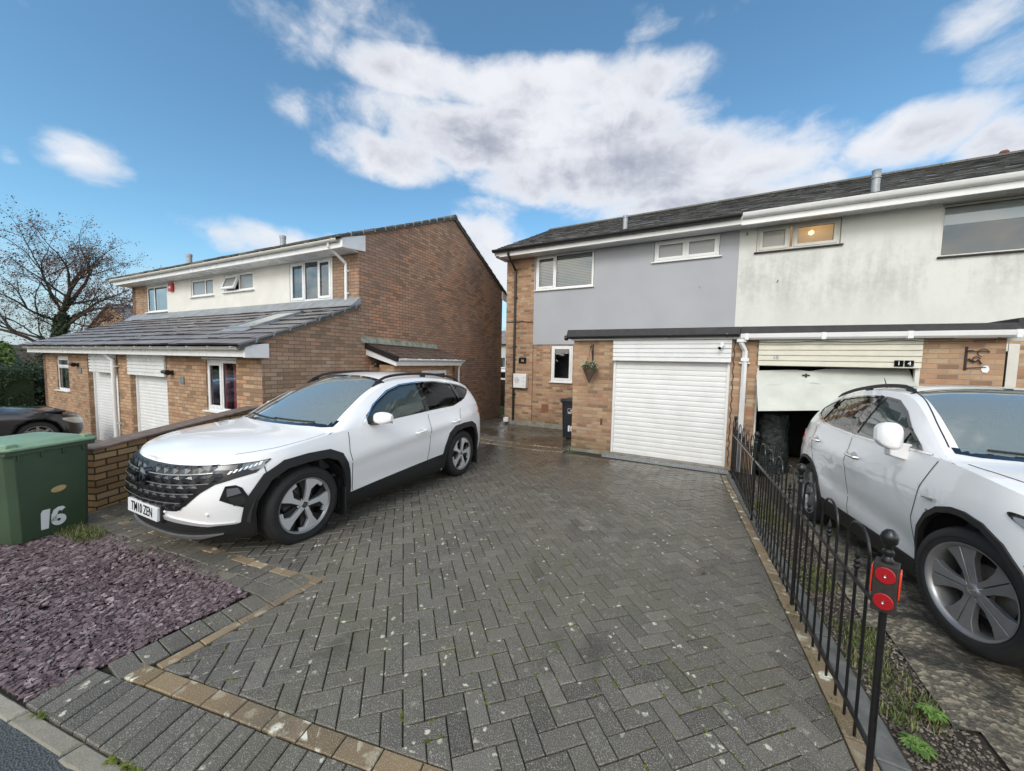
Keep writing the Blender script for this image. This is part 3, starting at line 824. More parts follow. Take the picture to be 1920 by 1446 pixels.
def weed(name, x, y, r, n, label):
    t = empty(name, (x, y, gr(x, y)-.02), label, 'weed', 'leafy weeds by the concrete drive')
    mb = MB()
    for i in range(n):
        a = random.random()*2*PI; L = r*random.uniform(.35, 1); wl = random.uniform(.008, .014); up = random.uniform(.25, .9)*(1.2-L/r)
        z0 = gr(x, y)-.01; ca, sa = math.cos(a), math.sin(a)
        pts = [(0, 0), (.35, .7), (.7, 1), (1, .55)]
        for k in range(1):
            bx, by, bz = x+ca*L*.15, y+sa*L*.15, z0+.015
            ex, ey, ez = x+ca*L, y+sa*L, z0+.02+L*up*.6
            mx, my, mz = (bx+ex)/2, (by+ey)/2, max(bz, ez)+.01
            V = [(bx, by, bz), (mx-sa*wl, my+ca*wl, mz), (ex, ey, ez), (mx+sa*wl, my-ca*wl, mz), (mx, my, mz-.004)]
            mb.add(V, [(0,4,1), (4,2,1), (0,3,4), (3,2,4)], col=random.random())
    mb.build('leaves', M['weed'], parent=t)
    return t
weed('weed_plant', 1.03, 2.49, .065, 130, 'bright leafy weed rosette on the edge of the concrete drive')
weed('weed_plant', .905, 2.27, .070, 130, 'bright leafy weed rosette nearest the end of the fence')
# scattered fallen leaves
mb = MB()
for i in range(46):
    x = random.uniform(-3.5, .5); y = random.uniform(.9, 5.5)
    if not inregion((x, y)): continue
    if i == 0: x, y = .02, 3.45
    r = random.uniform(.006, .016) if i else .035; a = random.random()*6; ca, sa = math.cos(a), math.sin(a); z = g(x, y)+.006
    V = [(x-ca*r, y-sa*r, z), (x-sa*r*.4, y+ca*r*.4, z+.006), (x+ca*r, y+sa*r, z+.002), (x+sa*r*.4, y-ca*r*.4, z+.003)]
    mb.add(V, [(0,1,2,3)], col=random.random())
mb.build('fallen_leaves', M['dead_leaf'], kind='stuff')
bpy.data.objects['fallen_leaves']['label'] = 'small dead leaves scattered over the driveway'; bpy.data.objects['fallen_leaves']['category'] = 'leaves'

# ================================================================ FENCE
def make_fence():
    y0 = 2.05; t = empty('metal_fence', (fenceX(y0), y0, g(.7, y0)), 'low black hooped metal fence between the two driveways', 'fence')
    m = M['black_iron']
    def zt(y): return interp(y, [(2,.20),(3.3,.16),(4.5,.11),(6,.055),(7.6,.0)])
    posts = [2.05, 3.33, 5.2, 7.25]
    for k, y in enumerate(posts):
        x = fenceX(y); z = zt(y); mb = MB()
        r = .0128
        mb.tube([(x, y, z-.12), (x, y, z+.95)], r, 10)
        mb.lathe([(0, 1.115), (.012, 1.112), (.024, 1.098), (.029, 1.08), (.026, 1.06), (.015, 1.045), (.012, 1.03), (.019, 1.022), (.019, 1.012), (.013, 1.0), (.020, .985), (.020, .975), (.0, .97)], 16, 'z', (x, y, z-.035))
        mb.build('post', m, parent=t, smooth=True)
    for zo, nm in ((.105, 'rail'), (.725, 'rail')):
        mb = MB(); pts = []
        for i in range(25):
            y = 2.05 + (7.6-2.05)*i/24; pts.append((fenceX(y), y, zt(y)+zo))
        for (a, b) in zip(pts, pts[1:]):
            w_, h_ = .006, .0125
            V = []
            for p in (a, b): V += [(p[0]-w_, p[1], p[2]-h_), (p[0]+w_, p[1], p[2]-h_), (p[0]+w_, p[1], p[2]+h_), (p[0]-w_, p[1], p[2]+h_)]
            mb.add(V, [(0,1,5,4), (1,2,6,5), (2,3,7,6), (3,0,4,7)])
        mb.build(nm, m, parent=t)
    r = .0066
    for s0, s1 in zip(posts, posts[1:]+[7.62]):
        n = max(1, int((s1-s0-.12)/.375)); st = .385 if n > 1 else .3
        if s1-s0 < .4: n = 1
        for k in range(n):
            a = s0+st*k+(.155 if s1-s0 > .5 else .05); b = a+.245; c = (a+b)/2
            mb = MB(); pts = []
            top = .985
            pts.append((fenceX(a), a, zt(a)+.02)); pts.append((fenceX(a), a, zt(c)+top-.10))
            R = (b-a)/2
            for i in range(1, 12):
                an = PI*i/12; y = c-R*math.cos(an); pts.append((fenceX(y), y, zt(c)+top-.10+.115*math.sin(an)))
            pts.append((fenceX(b), b, zt(c)+top-.10)); pts.append((fenceX(b), b, zt(b)+.02))
            mb.tube(pts, r, 7); mb.build('hooped_bar', m, parent=t, smooth=True)
            mb = MB(); x = fenceX(c); z = zt(c)
            mb.tube([(x, c, z+.02), (x, c, z+.77)], r, 7)
            mb.lathe([(0, .895), (.004, .87), (.010, .85), (.011, .838), (.006, .826), (.0125, .818), (.0125, .808), (.007, .800), (.0125, .793), (.0125, .783), (.0075, .775), (.0, .768)], 10, 'z', (x, c, z))
            mb.build('spear_bar', m, parent=t, smooth=True)
    # reflector block lashed to the end post
    x, y, z = fenceX(2.05), 2.05, zt(2.05)
    a = math.radians(22); ex = Vector((math.cos(a), -math.sin(a), 0)); ey = Vector((math.sin(a), math.cos(a), 0))
    rb = empty('reflector_block', (x, y, z+.71), 'dark timber block with red reflectors fixed on the fence end post', 'reflector')
    Mx = frame((x, y, z+.83), ex, ey, (0,0,1)) @ Matrix.Diagonal((.80, .85, .87, 1))
    MB(Mx).box(-.046, .046, -.044, .044, -.108, .125).build('block', M['timber_dark'], parent=rb, bevel=.003)
    for zc in (.075, -.052):
        mb = MB(Mx); mb.lathe([(0, .0), (.0, -.010), (.006, -.012), (.0065, -.008)], 20, 'y', (0, -.049, zc)); mb.build('screw', M['chrome'], parent=rb, smooth=True)
        mb = MB(Mx); mb.lathe([(.0068, -.004), (.0068, -.009), (.036, -.009), (.039, -.006), (.039, 0), (0, 0)], 28, 'y', (0, -.045, zc)); mb.build('round_reflector', M['reflector'], parent=rb, smooth=True)
    for s in (-1, 1):
        mb = MB(Mx); mb.box(s*.047 if s > 0 else -.055, .055 if s > 0 else -.047, -.035, .035, -.030, .10); mb.build('side_reflector', M['orange_red'], parent=rb, bevel=.003)
make_fence()

# ================================================================ GREEN BIN
def make_bin(name, C0, t, n, W0, W1, D0, D1, Hh, mbody, mlid, label, number, sticker):
    """C0: centre of the near face at ground, t: along the face, n: outward normal"""
    root = empty(name, C0, label, 'wheelie bin')
    tv = Vector((*t, 0)).normalized(); nv = Vector((*n, 0)).normalized()
    Mx = frame(C0, tv, -nv, (0, 0, 1))       # local x along face, y to the back, z up
    mb = MB(Mx)
    def ringz(z, w_, y0, y1, c):
        w2 = w_/2
        return [(-w2+c, y0, z), (w2-c, y0, z), (w2, y0+c, z), (w2, y1-c, z), (w2-c, y1, z), (-w2+c, y1, z), (-w2, y1-c, z), (-w2, y0+c, z)]
    rings = []
    ht = Hh-.075
    for k in range(7):
        f = k/6; z = .03+(ht-.03)*f
        rings.append(ringz(z, W0+(W1-W0)*f, -(D1-D0)*.10*f, D0+(D1-D0)*.9*f, .045))
    V = [p for r in rings for p in r]; F = []
    for k in range(6):
        for i in range(8): F.append((k*8+i, k*8+(i+1)%8, k*8+8+(i+1)%8, k*8+8+i))
    F.append(tuple(range(8))[::-1])
    mb.add(V, F)
    # collar under lid with gusset ribs
    w2 = W1/2
    y0, y1 = -(D1-D0)*.10, D0+(D1-D0)*.9
    mb.box(-w2-.018, w2+.018, y0-.018, y1+.02, ht-.045, ht-.002)
    for i in range(4):
        xx = -w2+.07+i*(W1-.14)/3; mb.box(xx-.006, xx+.006, y0-.014, y0+.01, ht-.10, ht-.04)
    for i in range(4):
        yy = y0+.1+i*(y1-y0-.2)/3
        for s in (-1, 1): mb.box(s*w2-.008 if s > 0 else -w2-.008, s*w2+.008 if s > 0 else -w2+.008, yy-.006, yy+.006, ht-.10, ht-.04)
    mb.build('body', mbody, parent=root, bevel=.012, seg=3)
    # lid: rim + domed plateau + grip lumps
    lid = MB(Mx); L0 = y0-.045; L1 = y1+.07; lw = w2+.045
    prof = [(0, 0, 0), (0, .022, -.002), (.018, .030, 0), (.05, .032, 0), (.075, .052, 0), (.14, .062, 0), (.16, .060, 0), (.19, .066, 0)]
    rr = []
    for ins_, z, _ in prof:
        c = max(.02, .05-ins_*.1); rr.append(ringz(ht+z, 2*(lw-ins_), L0+ins_, L1-ins_, c))
    V = [p for r in rr for p in r]; F = []
    for k in range(len(rr)-1):
        for i in range(8): F.append((k*8+i, k*8+(i+1)%8, k*8+8+(i+1)%8, k*8+8+i))
    F.append(tuple((len(rr)-1)*8+i for i in range(8))); F.append(tuple(range(8))[::-1]); lid.add(V, F)
    for s in (-1, 1): lid.box(s*(lw-.075)-.035, s*(lw-.075)+.035, L0+.03, L0+.10, ht+.02, ht+.062)
    lo = lid.build('lid', mlid, parent=root, bevel=.008, seg=3)
    hb = MB(Mx); hb.tube([(-w2+.05, L1+.03, ht-.01), (w2-.05, L1+.03, ht-.01)], .013, 10)
    for xx in (-.2, 0, .2): hb.box(xx-.01, xx+.01, L1-.07, L1+.03, ht-.04, ht)
    hb.build('handle', mbody, parent=root, smooth=True)
    for s in (-1, 1):
        wl = MB(Mx); wl.lathe([(0, -.022), (.08, -.022), (.098, -.018), (.10, 0), (.098, .018), (.08, .022), (0, .022)], 24, 'x', (s*(W0/2-.01), D0-.02, .10)); wl.build('wheel', M['rubber'], parent=root, smooth=True)
    # number on the face
    def face_pt(z): return -(D1-D0)*.10*((z-.03)/(ht-.03))
    def face_M(x, z, tilt=0, mir=1):
        sl = math.atan2((D1-D0)*.10, ht-.03)
        ez = Vector((0, -math.cos(sl), -math.sin(sl))); ey = Vector((0, -math.sin(sl), math.cos(sl)))
        ex = Vector((mir, 0, 0))
        L = frame((x, face_pt(z)-.0025, z), ex, ey, ex.cross(ey))
        R = Matrix.Rotation(tilt, 4, 'Z')
        return Mx @ L @ R
    for s, x, z, size, tilt in number:
        sixteen(face_M(x, z, tilt), size*.78).build('number', M['white_clean'], parent=root)
    for kind, x, z, r in sticker:
        mb = MB(face_M(x, z, .15))
        if kind == 'oval':
            mb.prism([(r*1.35*math.cos(a*PI/16), r*.62*1.2*math.sin(a*PI/16)) for a in range(32)], 'z', 0, .0015); mb.build('sticker', mat('buff_sticker', (.50,.36,.17), .6, noise=(20,.15)), parent=root)
        elif kind == 'logo':
            mb = MB(face_M(x, z, 0))
            for (a, b, c, d_) in ((-r, r, r*.9, r), (-r, r, -.25*r, -.15*r), (-r, -r*.93, -.2*r, r), (r*.93, r, -.2*r, r)): mb.box(a, b, c, d_, 0, .0012)
            mb.prism([(.1*r, .1*r), (.5*r, .1*r), (.55*r, .4*r), (.3*r, .7*r), (.05*r, .4*r)], 'z', 0, .0012)
            for i in range(3): mb.box(-r*.9, r*(.8-.3*i), -.45*r-.2*r*i, -.35*r-.2*r*i, 0, .0012)
            mb.build('logo', M['white_clean'], parent=root)
    return root
gz = .175
make_bin('wheelie_bin', (-5.47, .93, gz), (-.33, .944), (.944, .33), .53, .58, .50, .62, .96, M['bin_green'], M['bin_lid'],
         'large green wheelie bin with a faded lid and white number 16 on the slate bed', [('16', -.015, .19, .235, -.03)], [('oval', .03, .455, .04)])
M['bin_black'] = mat('black_bin_plastic', (.018,.021,.028), .38, noise=(5,.15))
make_bin('wheelie_bin', (-3.07, 8.86, g(-3.1, 8.9)), (1, .05), (.05, -1), .48, .56, .50, .62, 1.05, M['bin_black'], M['bin_black'],
         'black wheelie bin with white number 16 tucked beside the garage wall', [('16', -.02, .28, .20, 0)], [('logo', -.04, .72, .07)])

# ================================================================ LOW BOUNDARY WALL
def low_wall():
    a = Vector((-5.93, 1.30)); b = Vector((-6.93, 3.50)); d = (b-a); L = d.length; d.normalize(); n = Vector((d.y, -d.x))
    t = empty('boundary_wall', (a.x, a.y, .15), 'low buff brick garden wall between the white car and the lower drive', 'wall')
    Mx = frame((a.x, a.y, 0), (d.x, d.y, 0), (-n.x, -n.y, 0), (0, 0, 1))
    mb = MB(Mx); V = [(0,0,-.6),(L,0,-.6),(L,.215,-.6),(0,.215,-.6),(0,0,.86),(L,0,1.03),(L,.215,1.03),(0,.215,.86)]
    mb.hexa(V); mb.build('brickwork', M['brick_low'], parent=t)
    mb = MB(Mx); mb.hexa([(-.02,-.03,.863),(L+.0,-.03,1.033),(L,.245,1.033),(-.02,.245,.863),(-.02,-.03,.895),(L,-.03,1.065),(L,.245,1.065),(-.02,.245,.895)])
    mb.build('coping', mat('coping_brown', (.17,.125,.10), .7, noise=(12,.4), bump=(40,.4,.005)), parent=t, bevel=.008)
low_wall()
# ================================================================ BUILDING HELPERS
def wall_holes(mb, x0, x1, z0, z1, y0, y1, holes):
    """wall slab in the xz plane, thickness y0..y1, rectangular holes"""
    xs = sorted(set([x0, x1] + [v for h in holes for v in h[:2] if x0 < v < x1]))
    for a, b in zip(xs, xs[1:]):
        m = (a+b)/2; hs = sorted([h for h in holes if h[0] < m < h[1]], key=lambda h: h[2]); z = z0
        for h in hs:
            if h[2] > z: mb.box(a, b, y0, y1, z, h[2])
            z = max(z, h[3])
        if z < z1: mb.box(a, b, y0, y1, z, z1)
    return mb

def window(parent, Mx, x0, x1, z0, z1, y, panes, fm='upvc', gm='glass', sill=None, sillm=None, fw=.058, room=True, blind=None, lit=False, roomdepth=.9, roomm='room'):
    """y: outer wall face; frame set slightly back. panes: (xa, xb, za, zb, sash) fractions"""
    fy = y+.03
    mb = MB(Mx)
    W, Hh = x1-x0, z1-z0
    mb.box(x0, x0+fw, fy, fy+.06, z0, z1); mb.box(x1-fw, x1, fy, fy+.06, z0, z1)
    mb.box(x0+fw, x1-fw, fy, fy+.06, z0, z0+fw); mb.box(x0+fw, x1-fw, fy, fy+.06, z1-fw, z1)
    xs = sorted(set([p[0] for p in panes]+[p[1] for p in panes]))
    for f in xs[1:-1]:
        xm = x0+W*f; mb.box(xm-.022, xm+.022, fy+.001, fy+.059, z0+fw, z1-fw)
    zs = sorted(set([p[2] for p in panes]+[p[3] for p in panes]))
    for f in zs[1:-1]:
        zm = z0+Hh*f; mb.box(x0+fw, x1-fw, fy+.002, fy+.058, zm-.022, zm+.022)
    w = mb.build('window', M[fm], parent=parent, bevel=.004)
    for (fa, fb, ga, gb, sash) in panes:
        a, b = x0+W*fa, x0+W*fb; c, d = z0+Hh*ga, z0+Hh*gb
        a += fw if fa == 0 else .022; b -= fw if fb == 1 else .022
        c += fw if ga == 0 else .022; d -= fw if gb == 1 else .022
        opening = 0
        if sash:
            sm = MB(Mx); q = .062; o = -.014
            if sash == 'open': # top hung, tilted out
                opening = math.radians(20)
            pv = [(a-.012, d+.012), (b+.012, c-.012)]
            def P(x, yy, z):
                if opening:
                    dz = (d+.012)-z; dy_ = yy-(fy+o)
                    return (x, fy+o-math.sin(opening)*dz+math.cos(opening)*dy_, d+.012-math.cos(opening)*dz-math.sin(opening)*dy_)
                return (x, yy, z)
            def bx(m_, xa, xb, ya, yb, za, zb):
                v = [P(*p) for p in [(xa,ya,za),(xb,ya,za),(xb,yb,za),(xa,yb,za),(xa,ya,zb),(xb,ya,zb),(xb,yb,zb),(xa,yb,zb)]]; m_.hexa(v)
            A, B, C, D = a-.012, b+.012, c-.012, d+.012
            bx(sm, A, A+q, fy+o, fy+.04, C, D); bx(sm, B-q, B, fy+o, fy+.04, C, D)
            bx(sm, A+q, B-q, fy+o, fy+.04, C, C+q); bx(sm, A+q, B-q, fy+o, fy+.04, D-q, D)
            sm.build('sash', M[fm], parent=w, bevel=.004)
            gp = MB(Mx); v = [P(*p) for p in [(A+q-.002, fy+.012, C+q-.002), (B-q+.002, fy+.012, C+q-.002), (B-q+.002, fy+.012, D-q+.002), (A+q-.002, fy+.012, D-q+.002)]]
            gp.add(v, [(0,1,2,3)]); gp.build('pane', M[gm if not (lit and sash == 'lit') else 'frost_lit'], parent=w)
            # black gasket line round the glass
            gk = MB(Mx); g_ = .006
            bx(gk, A+q, A+q+g_, fy+.006, fy+.011, C+q, D-q); bx(gk, B-q-g_, B-q, fy+.006, fy+.011, C+q, D-q)
            bx(gk, A+q+g_, B-q-g_, fy+.006, fy+.011, C+q, C+q+g_); bx(gk, A+q+g_, B-q-g_, fy+.006, fy+.011, D-q-g_, D-q); gk.build('gasket', M['seal'], parent=w)
        else:
            gp = MB(Mx); gp.add([(a, fy+.022, c), (b, fy+.022, c), (b, fy+.022, d), (a, fy+.022, d)], [(0,1,2,3)]); gp.build('pane', M[gm], parent=w)
            gk = MB(Mx); g_ = .006
            gk.box(a, a+g_, fy+.014, fy+.021, c, d); gk.box(b-g_, b, fy+.014, fy+.021, c, d); gk.box(a+g_, b-g_, fy+.014, fy+.021, d-g_, d); gk.box(a+g_, b-g_, fy+.014, fy+.021, c, c+g_)
            gk.build('gasket', M['seal'], parent=w)
    if sill:
        s = MB(Mx); s.box(x0-sill, x1+sill, y-.055, y+.035, z0-.032, z0-.003); s.build('sill', M[sillm or fm], parent=w, bevel=.004)
    if blind == 'venetian':
        b = MB(Mx); n = int(Hh/.045)
        for i in range(n):
            z = z0+.03+i*.045; b.add([(x0+.05, fy+.10, z+.018), (x1-.05, fy+.10, z+.018), (x1-.05, fy+.125, z-.008), (x0+.05, fy+.125, z-.008)], [(0,1,2,3)])
        b.build('venetian_blind', M['blind'], parent=w)
    elif blind == 'roller':
        b = MB(Mx); b.box(x0+.04, x1-.04, fy+.09, fy+.094, z1-Hh*.36, z1-.03); b.build('roller_blind', M['blind'], parent=w)
    elif blind == 'curtain':
        for (ca, cb) in ((.20, .5), (.62, 1.0)):
            b = MB(Mx); V = []; n = 26
            for i in range(n+1):
                xx = x0+W*(ca+(cb-ca)*i/n); V += [(xx, fy+.13+.014*math.sin(i*1.3), z0+.04), (xx, fy+.13+.014*math.sin(i*1.3), z1-.03)]
            b.add(V, [(2*i, 2*i+2, 2*i+3, 2*i+1) for i in range(n)]); b.build('curtain', M['curtain'], parent=w, smooth=True, sharp=180)
    elif blind == 'net':
        b = MB(Mx); b.box(x0+.04, x1-.04, fy+.11, fy+.113, z0+.02, z1-.03); b.build('net_curtain', mat('net_curtain', (.38,.40,.40), .9), parent=w)
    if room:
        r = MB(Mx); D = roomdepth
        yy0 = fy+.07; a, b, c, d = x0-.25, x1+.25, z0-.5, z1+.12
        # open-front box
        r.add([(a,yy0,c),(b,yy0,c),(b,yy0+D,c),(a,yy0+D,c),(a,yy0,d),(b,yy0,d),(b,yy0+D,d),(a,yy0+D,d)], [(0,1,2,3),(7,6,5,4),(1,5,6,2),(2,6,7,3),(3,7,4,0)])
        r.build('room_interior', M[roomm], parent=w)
    return w

def tiles(parent, name, Mx, u0, u1, ye, ze, yr, zr, tw, course, th, m, lap=.03, skip=None, jz=.002, sag=0, slot=0):
    """real tile courses on a slope running up from eave (ye,ze) to ridge (yr,zr)"""
    L = math.hypot(yr-ye, zr-ze); dy, dz = (yr-ye)/L, (zr-ze)/L; ny, nz = -dz*(1 if dy > 0 else -1), abs(dy)
    mb = MB(Mx); nc = max(1, round(L/course)); c = L/nc; nt = max(1, round((u1-u0)/tw)); w = (u1-u0)/nt
    for i in range(nc):
        off = .5*(i % 2)
        for k in range(-1, nt+1):
            a = u0+w*(k+off)+.0015; b = u0+w*(k+1+off)-.0015
            a, b = max(a, u0), min(b, u1)
            if b-a < .02: continue
            s0 = c*i-lap*.0; s1 = min(L, c*(i+1)+lap)
            if skip and skip((a+b)/2, ye+dy*(s0+c/2)): continue
            lift = th; j = random.gauss(0, jz); jl = random.gauss(0, .003); tl = random.gauss(0, jz*.5)
            sg = sag*math.sin(a*.55+i*.7)
            def P(u, s, n): return (u, ye+dy*s+ny*n, ze+dz*s+nz*n+sg)
            lo0, hi0 = lift+j, lift+j+th
            lo1, hi1 = 0.0+j*.5, th*.9+j*.5
            s0 += jl
            v = [P(a, s0, lo0-th*1.0), P(b, s0, lo0-th*1.0+tl), P(b, s1, lo1-th*.2), P(a, s1, lo1-th*.2), P(a, s0, hi0), P(b, s0, hi0+tl), P(b, s1, hi1), P(a, s1, hi1)]
            if slot: v[0] = P(a, s0, lo0-th+slot); v[1] = P(b, s0, lo0-th+tl+slot); v[4] = P(a, s0, hi0-th+slot+.004); v[5] = P(b, s0, hi0-th+tl+slot+.004)
            if dy < 0: v = [v[1], v[0], v[3], v[2], v[5], v[4], v[7], v[6]]
            mb.hexa(v, col=min(1, max(0, random.gauss(.5, .2))))
            if slot: mb.mi[-4] = 1  # nose face in dark felt colour: algae plus painted shade of the gap
    # dark underlay
    v = [(u0,ye,ze-.02),(u1,ye,ze-.02),(u1,yr,zr-.02),(u0,yr,zr-.02)]
    mb.add(v, [(0,1,2,3) if dy > 0 else (3,2,1,0)], mi=1)
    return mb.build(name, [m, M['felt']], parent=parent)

def gutter(mb, x0, x1, y, z, r=.056, brackets=None, ext=0):
    """half round gutter hanging in front of the fascia at plane y"""
    n = 10; V = []; F = []
    for x in (x0, x1):
        for k in range(n+1):
            a = PI+PI*k/n; V.append((x, y-r+r*math.cos(a), z+r*math.sin(a)))
        for k in range(n+1):
            a = 2*PI-PI*k/n; V.append((x, y-r+(r-.004)*math.cos(a), z+(r-.004)*math.sin(a)))
    m = 2*(n+1)
    for k in range(m): F.append((k, (k+1)%m, m+(k+1)%m, m+k))
    mb.add(V, F); mb.add(V[:m], [tuple(range(m))]); mb.add(V[m:], [tuple(range(m))[::-1]])
    for x in brackets or []:
        P = []
        for k in range(n+1):
            a = PI+PI*k/n; P.append((y-r+(r+.006)*math.cos(a), z+(r+.006)*math.sin(a)))
        P += [(y, z+.012), (y-2*r-.002, z+.012)]
        mb.prism(P, 'x', x-.014, x+.014)
def downpipe(mb, x, y, ztop, zbot, r=.034, neck=None, clips=(.3, 1.2), side=0, square=False):
    pts = []
    if neck: pts += [(x+neck[0], y+neck[1], ztop), (x+neck[0], y+neck[1], ztop-.06), (x, y, ztop-neck[2]), (x, y, ztop-neck[2]-.08)]
    else: pts += [(x, y, ztop)]
    pts.append((x, y, zbot)); mb.tube(pts, r, 4 if square else 12)
    for z in clips:
        mb.box(x-r-.012, x+r+.012, y-.01, y+r+.03, z-.018, z+.018); mb.box(x-r-.04, x-r-.012, y+r*.4, y+r+.03, z-.01, z+.01); mb.box(x+r+.012, x+r+.04, y+r*.4, y+r+.03, z-.01, z+.01)

def roller_door(parent, Mx, x0, x1, z0, z1, y, pitch=.077, m='white_paint'):
    mb = MB(Mx); V = []; F = []; n = int((z1-z0)/pitch); prof = []
    z = z1
    while z > z0+.005:
        zb = max(z0, z-pitch)
        for f, d in ((0, .010), (.10, .010), (.16, 0), (.5, -.006), (.9, -.001)): prof.append((z-(z-zb)*f, d))
        z = zb
    prof.append((z0, .01))
    for x in (x0, x1):
        for (zz, d) in prof: V.append((x, y+d, zz))
    N = len(prof)
    F = [(i+1, N+i+1, N+i, i) for i in range(N-1)]
    mb.add(V, F); mb.box(x0, x1, y-.008, y+.02, z0-.03, z0+.03)
    d = mb.build('garage_door', M[m], parent=parent, smooth=True, sharp=30)
    for xa in (x0, x1-.045): MB(Mx).box(xa, xa+.045, y-.045, y+.03, z0-.03, z1).build('guide_rail', M['upvc'], parent=d, bevel=.004)
    return d
def lines(mb, x0, x1, y, z0, z1, n, d=.006, t=.012):
    """plank panel with real shadow gaps"""
    h = (z1-z0)/n
    for i in range(n): mb.box(x0, x1, y, y+.03, z0+h*i+t*.35, z0+h*(i+1)-t*.35)
    mb.box(x0, x1, y+d, y+.035, z0, z1)

I4 = Matrix.Identity(4)
# ================================================================ RIGHT PAIR
PX = .41      # party line
def right_grey():
    t = empty('brick_house', (-2.7, 10.2, 0), 'grey rendered house with closed white roller garage and brick porch pier', 'house')
    # main front wall and sides
    mb = MB(); Y = 10.2
    wall_holes(mb, -5.8, -4.82, 0, 5.12, Y, Y+.25, [])
    wall_holes(mb, -4.82, -2.7, 0, 2.46, Y, Y+.25, [(-4.24, -3.56, 1.33, 2.44)])
    wall_holes(mb, -4.82, PX, 2.46, 5.12, Y+.03, Y+.25, [(-4.80, -3.02, 4.06, 5.10), (-1.45, .01, 4.53, 5.08)])
    mb.box(-5.8, -5.55, Y+.25, 17.4, -.4, 5.12)
    mb.prism([(Y, 5.12), (17.4, 5.12), (17.4, 5.50), (13.9, 7.12), (Y, 5.44)], 'x', -5.8, -5.56)
    mb.box(-5.55, PX, 17.15, 17.4, 0, 5.12)
    mb.box(-2.7, PX, Y, Y+.25, 0, 2.46)
    # garage side wall and piers
    mb.box(-2.7, -2.45, 7.8+.23, Y, 0, 2.42)
    mb.box(-2.7, -1.83, 7.8, 8.03, 0, 2.42)
    mb.build('wall', M['brick_buff'], parent=t)
    MB().box(.29, PX+.0, 7.8, 8.03, 0, 2.42).build('garage_pier', M['brick_buff'], parent=t)
    MB().box(-5.83, -2.7, Y-.03, Y, -.1, .09).build('plinth', M['concrete'], parent=t); MB().box(-2.72, -1.80, 7.78, 7.8, -.1, .035).build('plinth', M['concrete'], parent=t)
    r = MB(); wall_holes(r, -4.84, PX, 2.46, 5.12, Y-.018, Y+.028, [(-4.81, -3.01, 4.05, 5.11), (-1.46, .02, 4.52, 5.09)])
    r.build('render', M['render_grey'], parent=t)
    mj = MB(); mj.box(-4.845, -4.828, Y-.003, Y+.002, .09, 2.455); mj.build('movement_joint', M['seal'], parent=t)
    av = MB(); 
    for i in range(3):
        for k in range(3): av.box(-4.50+.075*i, -4.50+.075*i+.065, Y-.006, Y+.01, .43+.075*k, .43+.075*k+.065)
    av.box(-4.51, -4.28, Y-.003, Y+.01, .42, .66); av.build('air_brick', mat('terracotta', (.24,.10,.06), .8, noise=(30,.3)), parent=t)
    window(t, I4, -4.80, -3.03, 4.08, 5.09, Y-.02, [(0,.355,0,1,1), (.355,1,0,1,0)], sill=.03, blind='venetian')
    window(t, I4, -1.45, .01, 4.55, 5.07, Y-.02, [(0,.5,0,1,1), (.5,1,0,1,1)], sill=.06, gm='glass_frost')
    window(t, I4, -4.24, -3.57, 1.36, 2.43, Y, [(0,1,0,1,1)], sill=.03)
    # roof
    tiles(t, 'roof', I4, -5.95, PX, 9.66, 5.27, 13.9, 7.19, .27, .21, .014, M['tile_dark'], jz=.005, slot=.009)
    tiles(t, 'rear_roof', I4, -5.95, PX, 18.1, 5.24, 13.9, 7.19, .27, .4, .014, M['tile_dark'])
    rd = MB()
    x = -5.98
    while x < PX: rd.prism([(13.78, 7.17), (13.84, 7.24), (13.9, 7.265), (13.96, 7.24), (14.02, 7.17)], 'x', x, min(PX, x+.44)); x += .45
    rd.build('ridge_tiles', M['tile_dark'], parent=t)
    vg = MB(); vg.prism([(9.7, 5.10), (13.9, 7.05), (13.9, 7.17), (9.66, 5.22)], 'x', -5.96, -5.93); vg.prism([(18.1, 5.10), (13.9, 7.05), (13.9, 7.17), (18.14, 5.22)], 'x', -5.96, -5.93); vg.build('bargeboard', M['white_paint'], parent=t)
    f = MB(); f.box(-5.92, PX, 9.70, 9.725, 5.06, 5.24); f.box(-5.92, PX, 9.725, Y-.02, 5.085, 5.10); f.box(-5.92, -5.8, 9.70, 10.3, 5.06, 5.10); f.build('fascia', M['white_paint'], parent=t, bevel=.003)
    e = MB(); e.box(-5.92, PX, 9.655, 9.70, 5.257, 5.266); e.build('eaves_strip', M['galv'], parent=t)
    gu = MB(); gutter(gu, -5.98, PX-.01, 9.70, 5.255, .078, [-5.3+.85*i for i in range(7)]); gu.build('gutter', M['black_pvc'], parent=t)
    dp = MB(); downpipe(dp, -5.47, 10.155, 5.15, .09, .034, neck=(0, -.49, .42), clips=(.9, 2.4, 3.9)); dp.build('downpipe', M['black_pvc'], parent=t, smooth=True)
    sh = MB(); sh.box(-5.76, -5.60, 10.05, 10.17, .02, .16); sh.build('drain_box', M['white_paint'], parent=t, bevel=.01)
    v = MB(); v.lathe([(.058, -.1), (.058, .26), (.066, .26), (.066, .32), (0, .33)], 16, 'z', (-2.17, 9.98, 5.45)); v.build('roof_vent', M['galv'], parent=t, smooth=True)
    # garage roof (flat, felted) with upstand, gutter
    gr_ = MB(); gr_.box(-2.80, PX, 7.66, Y-.02, 2.50, 2.57); gr_.hexa([(-2.83,7.62,2.49),(PX,7.62,2.49),(PX,7.70,2.49),(-2.83,7.70,2.49),(-2.81,7.66,2.645),(PX,7.66,2.63),(PX,7.72,2.63),(-2.81,7.72,2.645)]); gr_.box(-2.83, -2.77, 7.70, Y-.02, 2.49, 2.63); gr_.build('garage_roof', M['felt'], parent=t, bevel=.012)
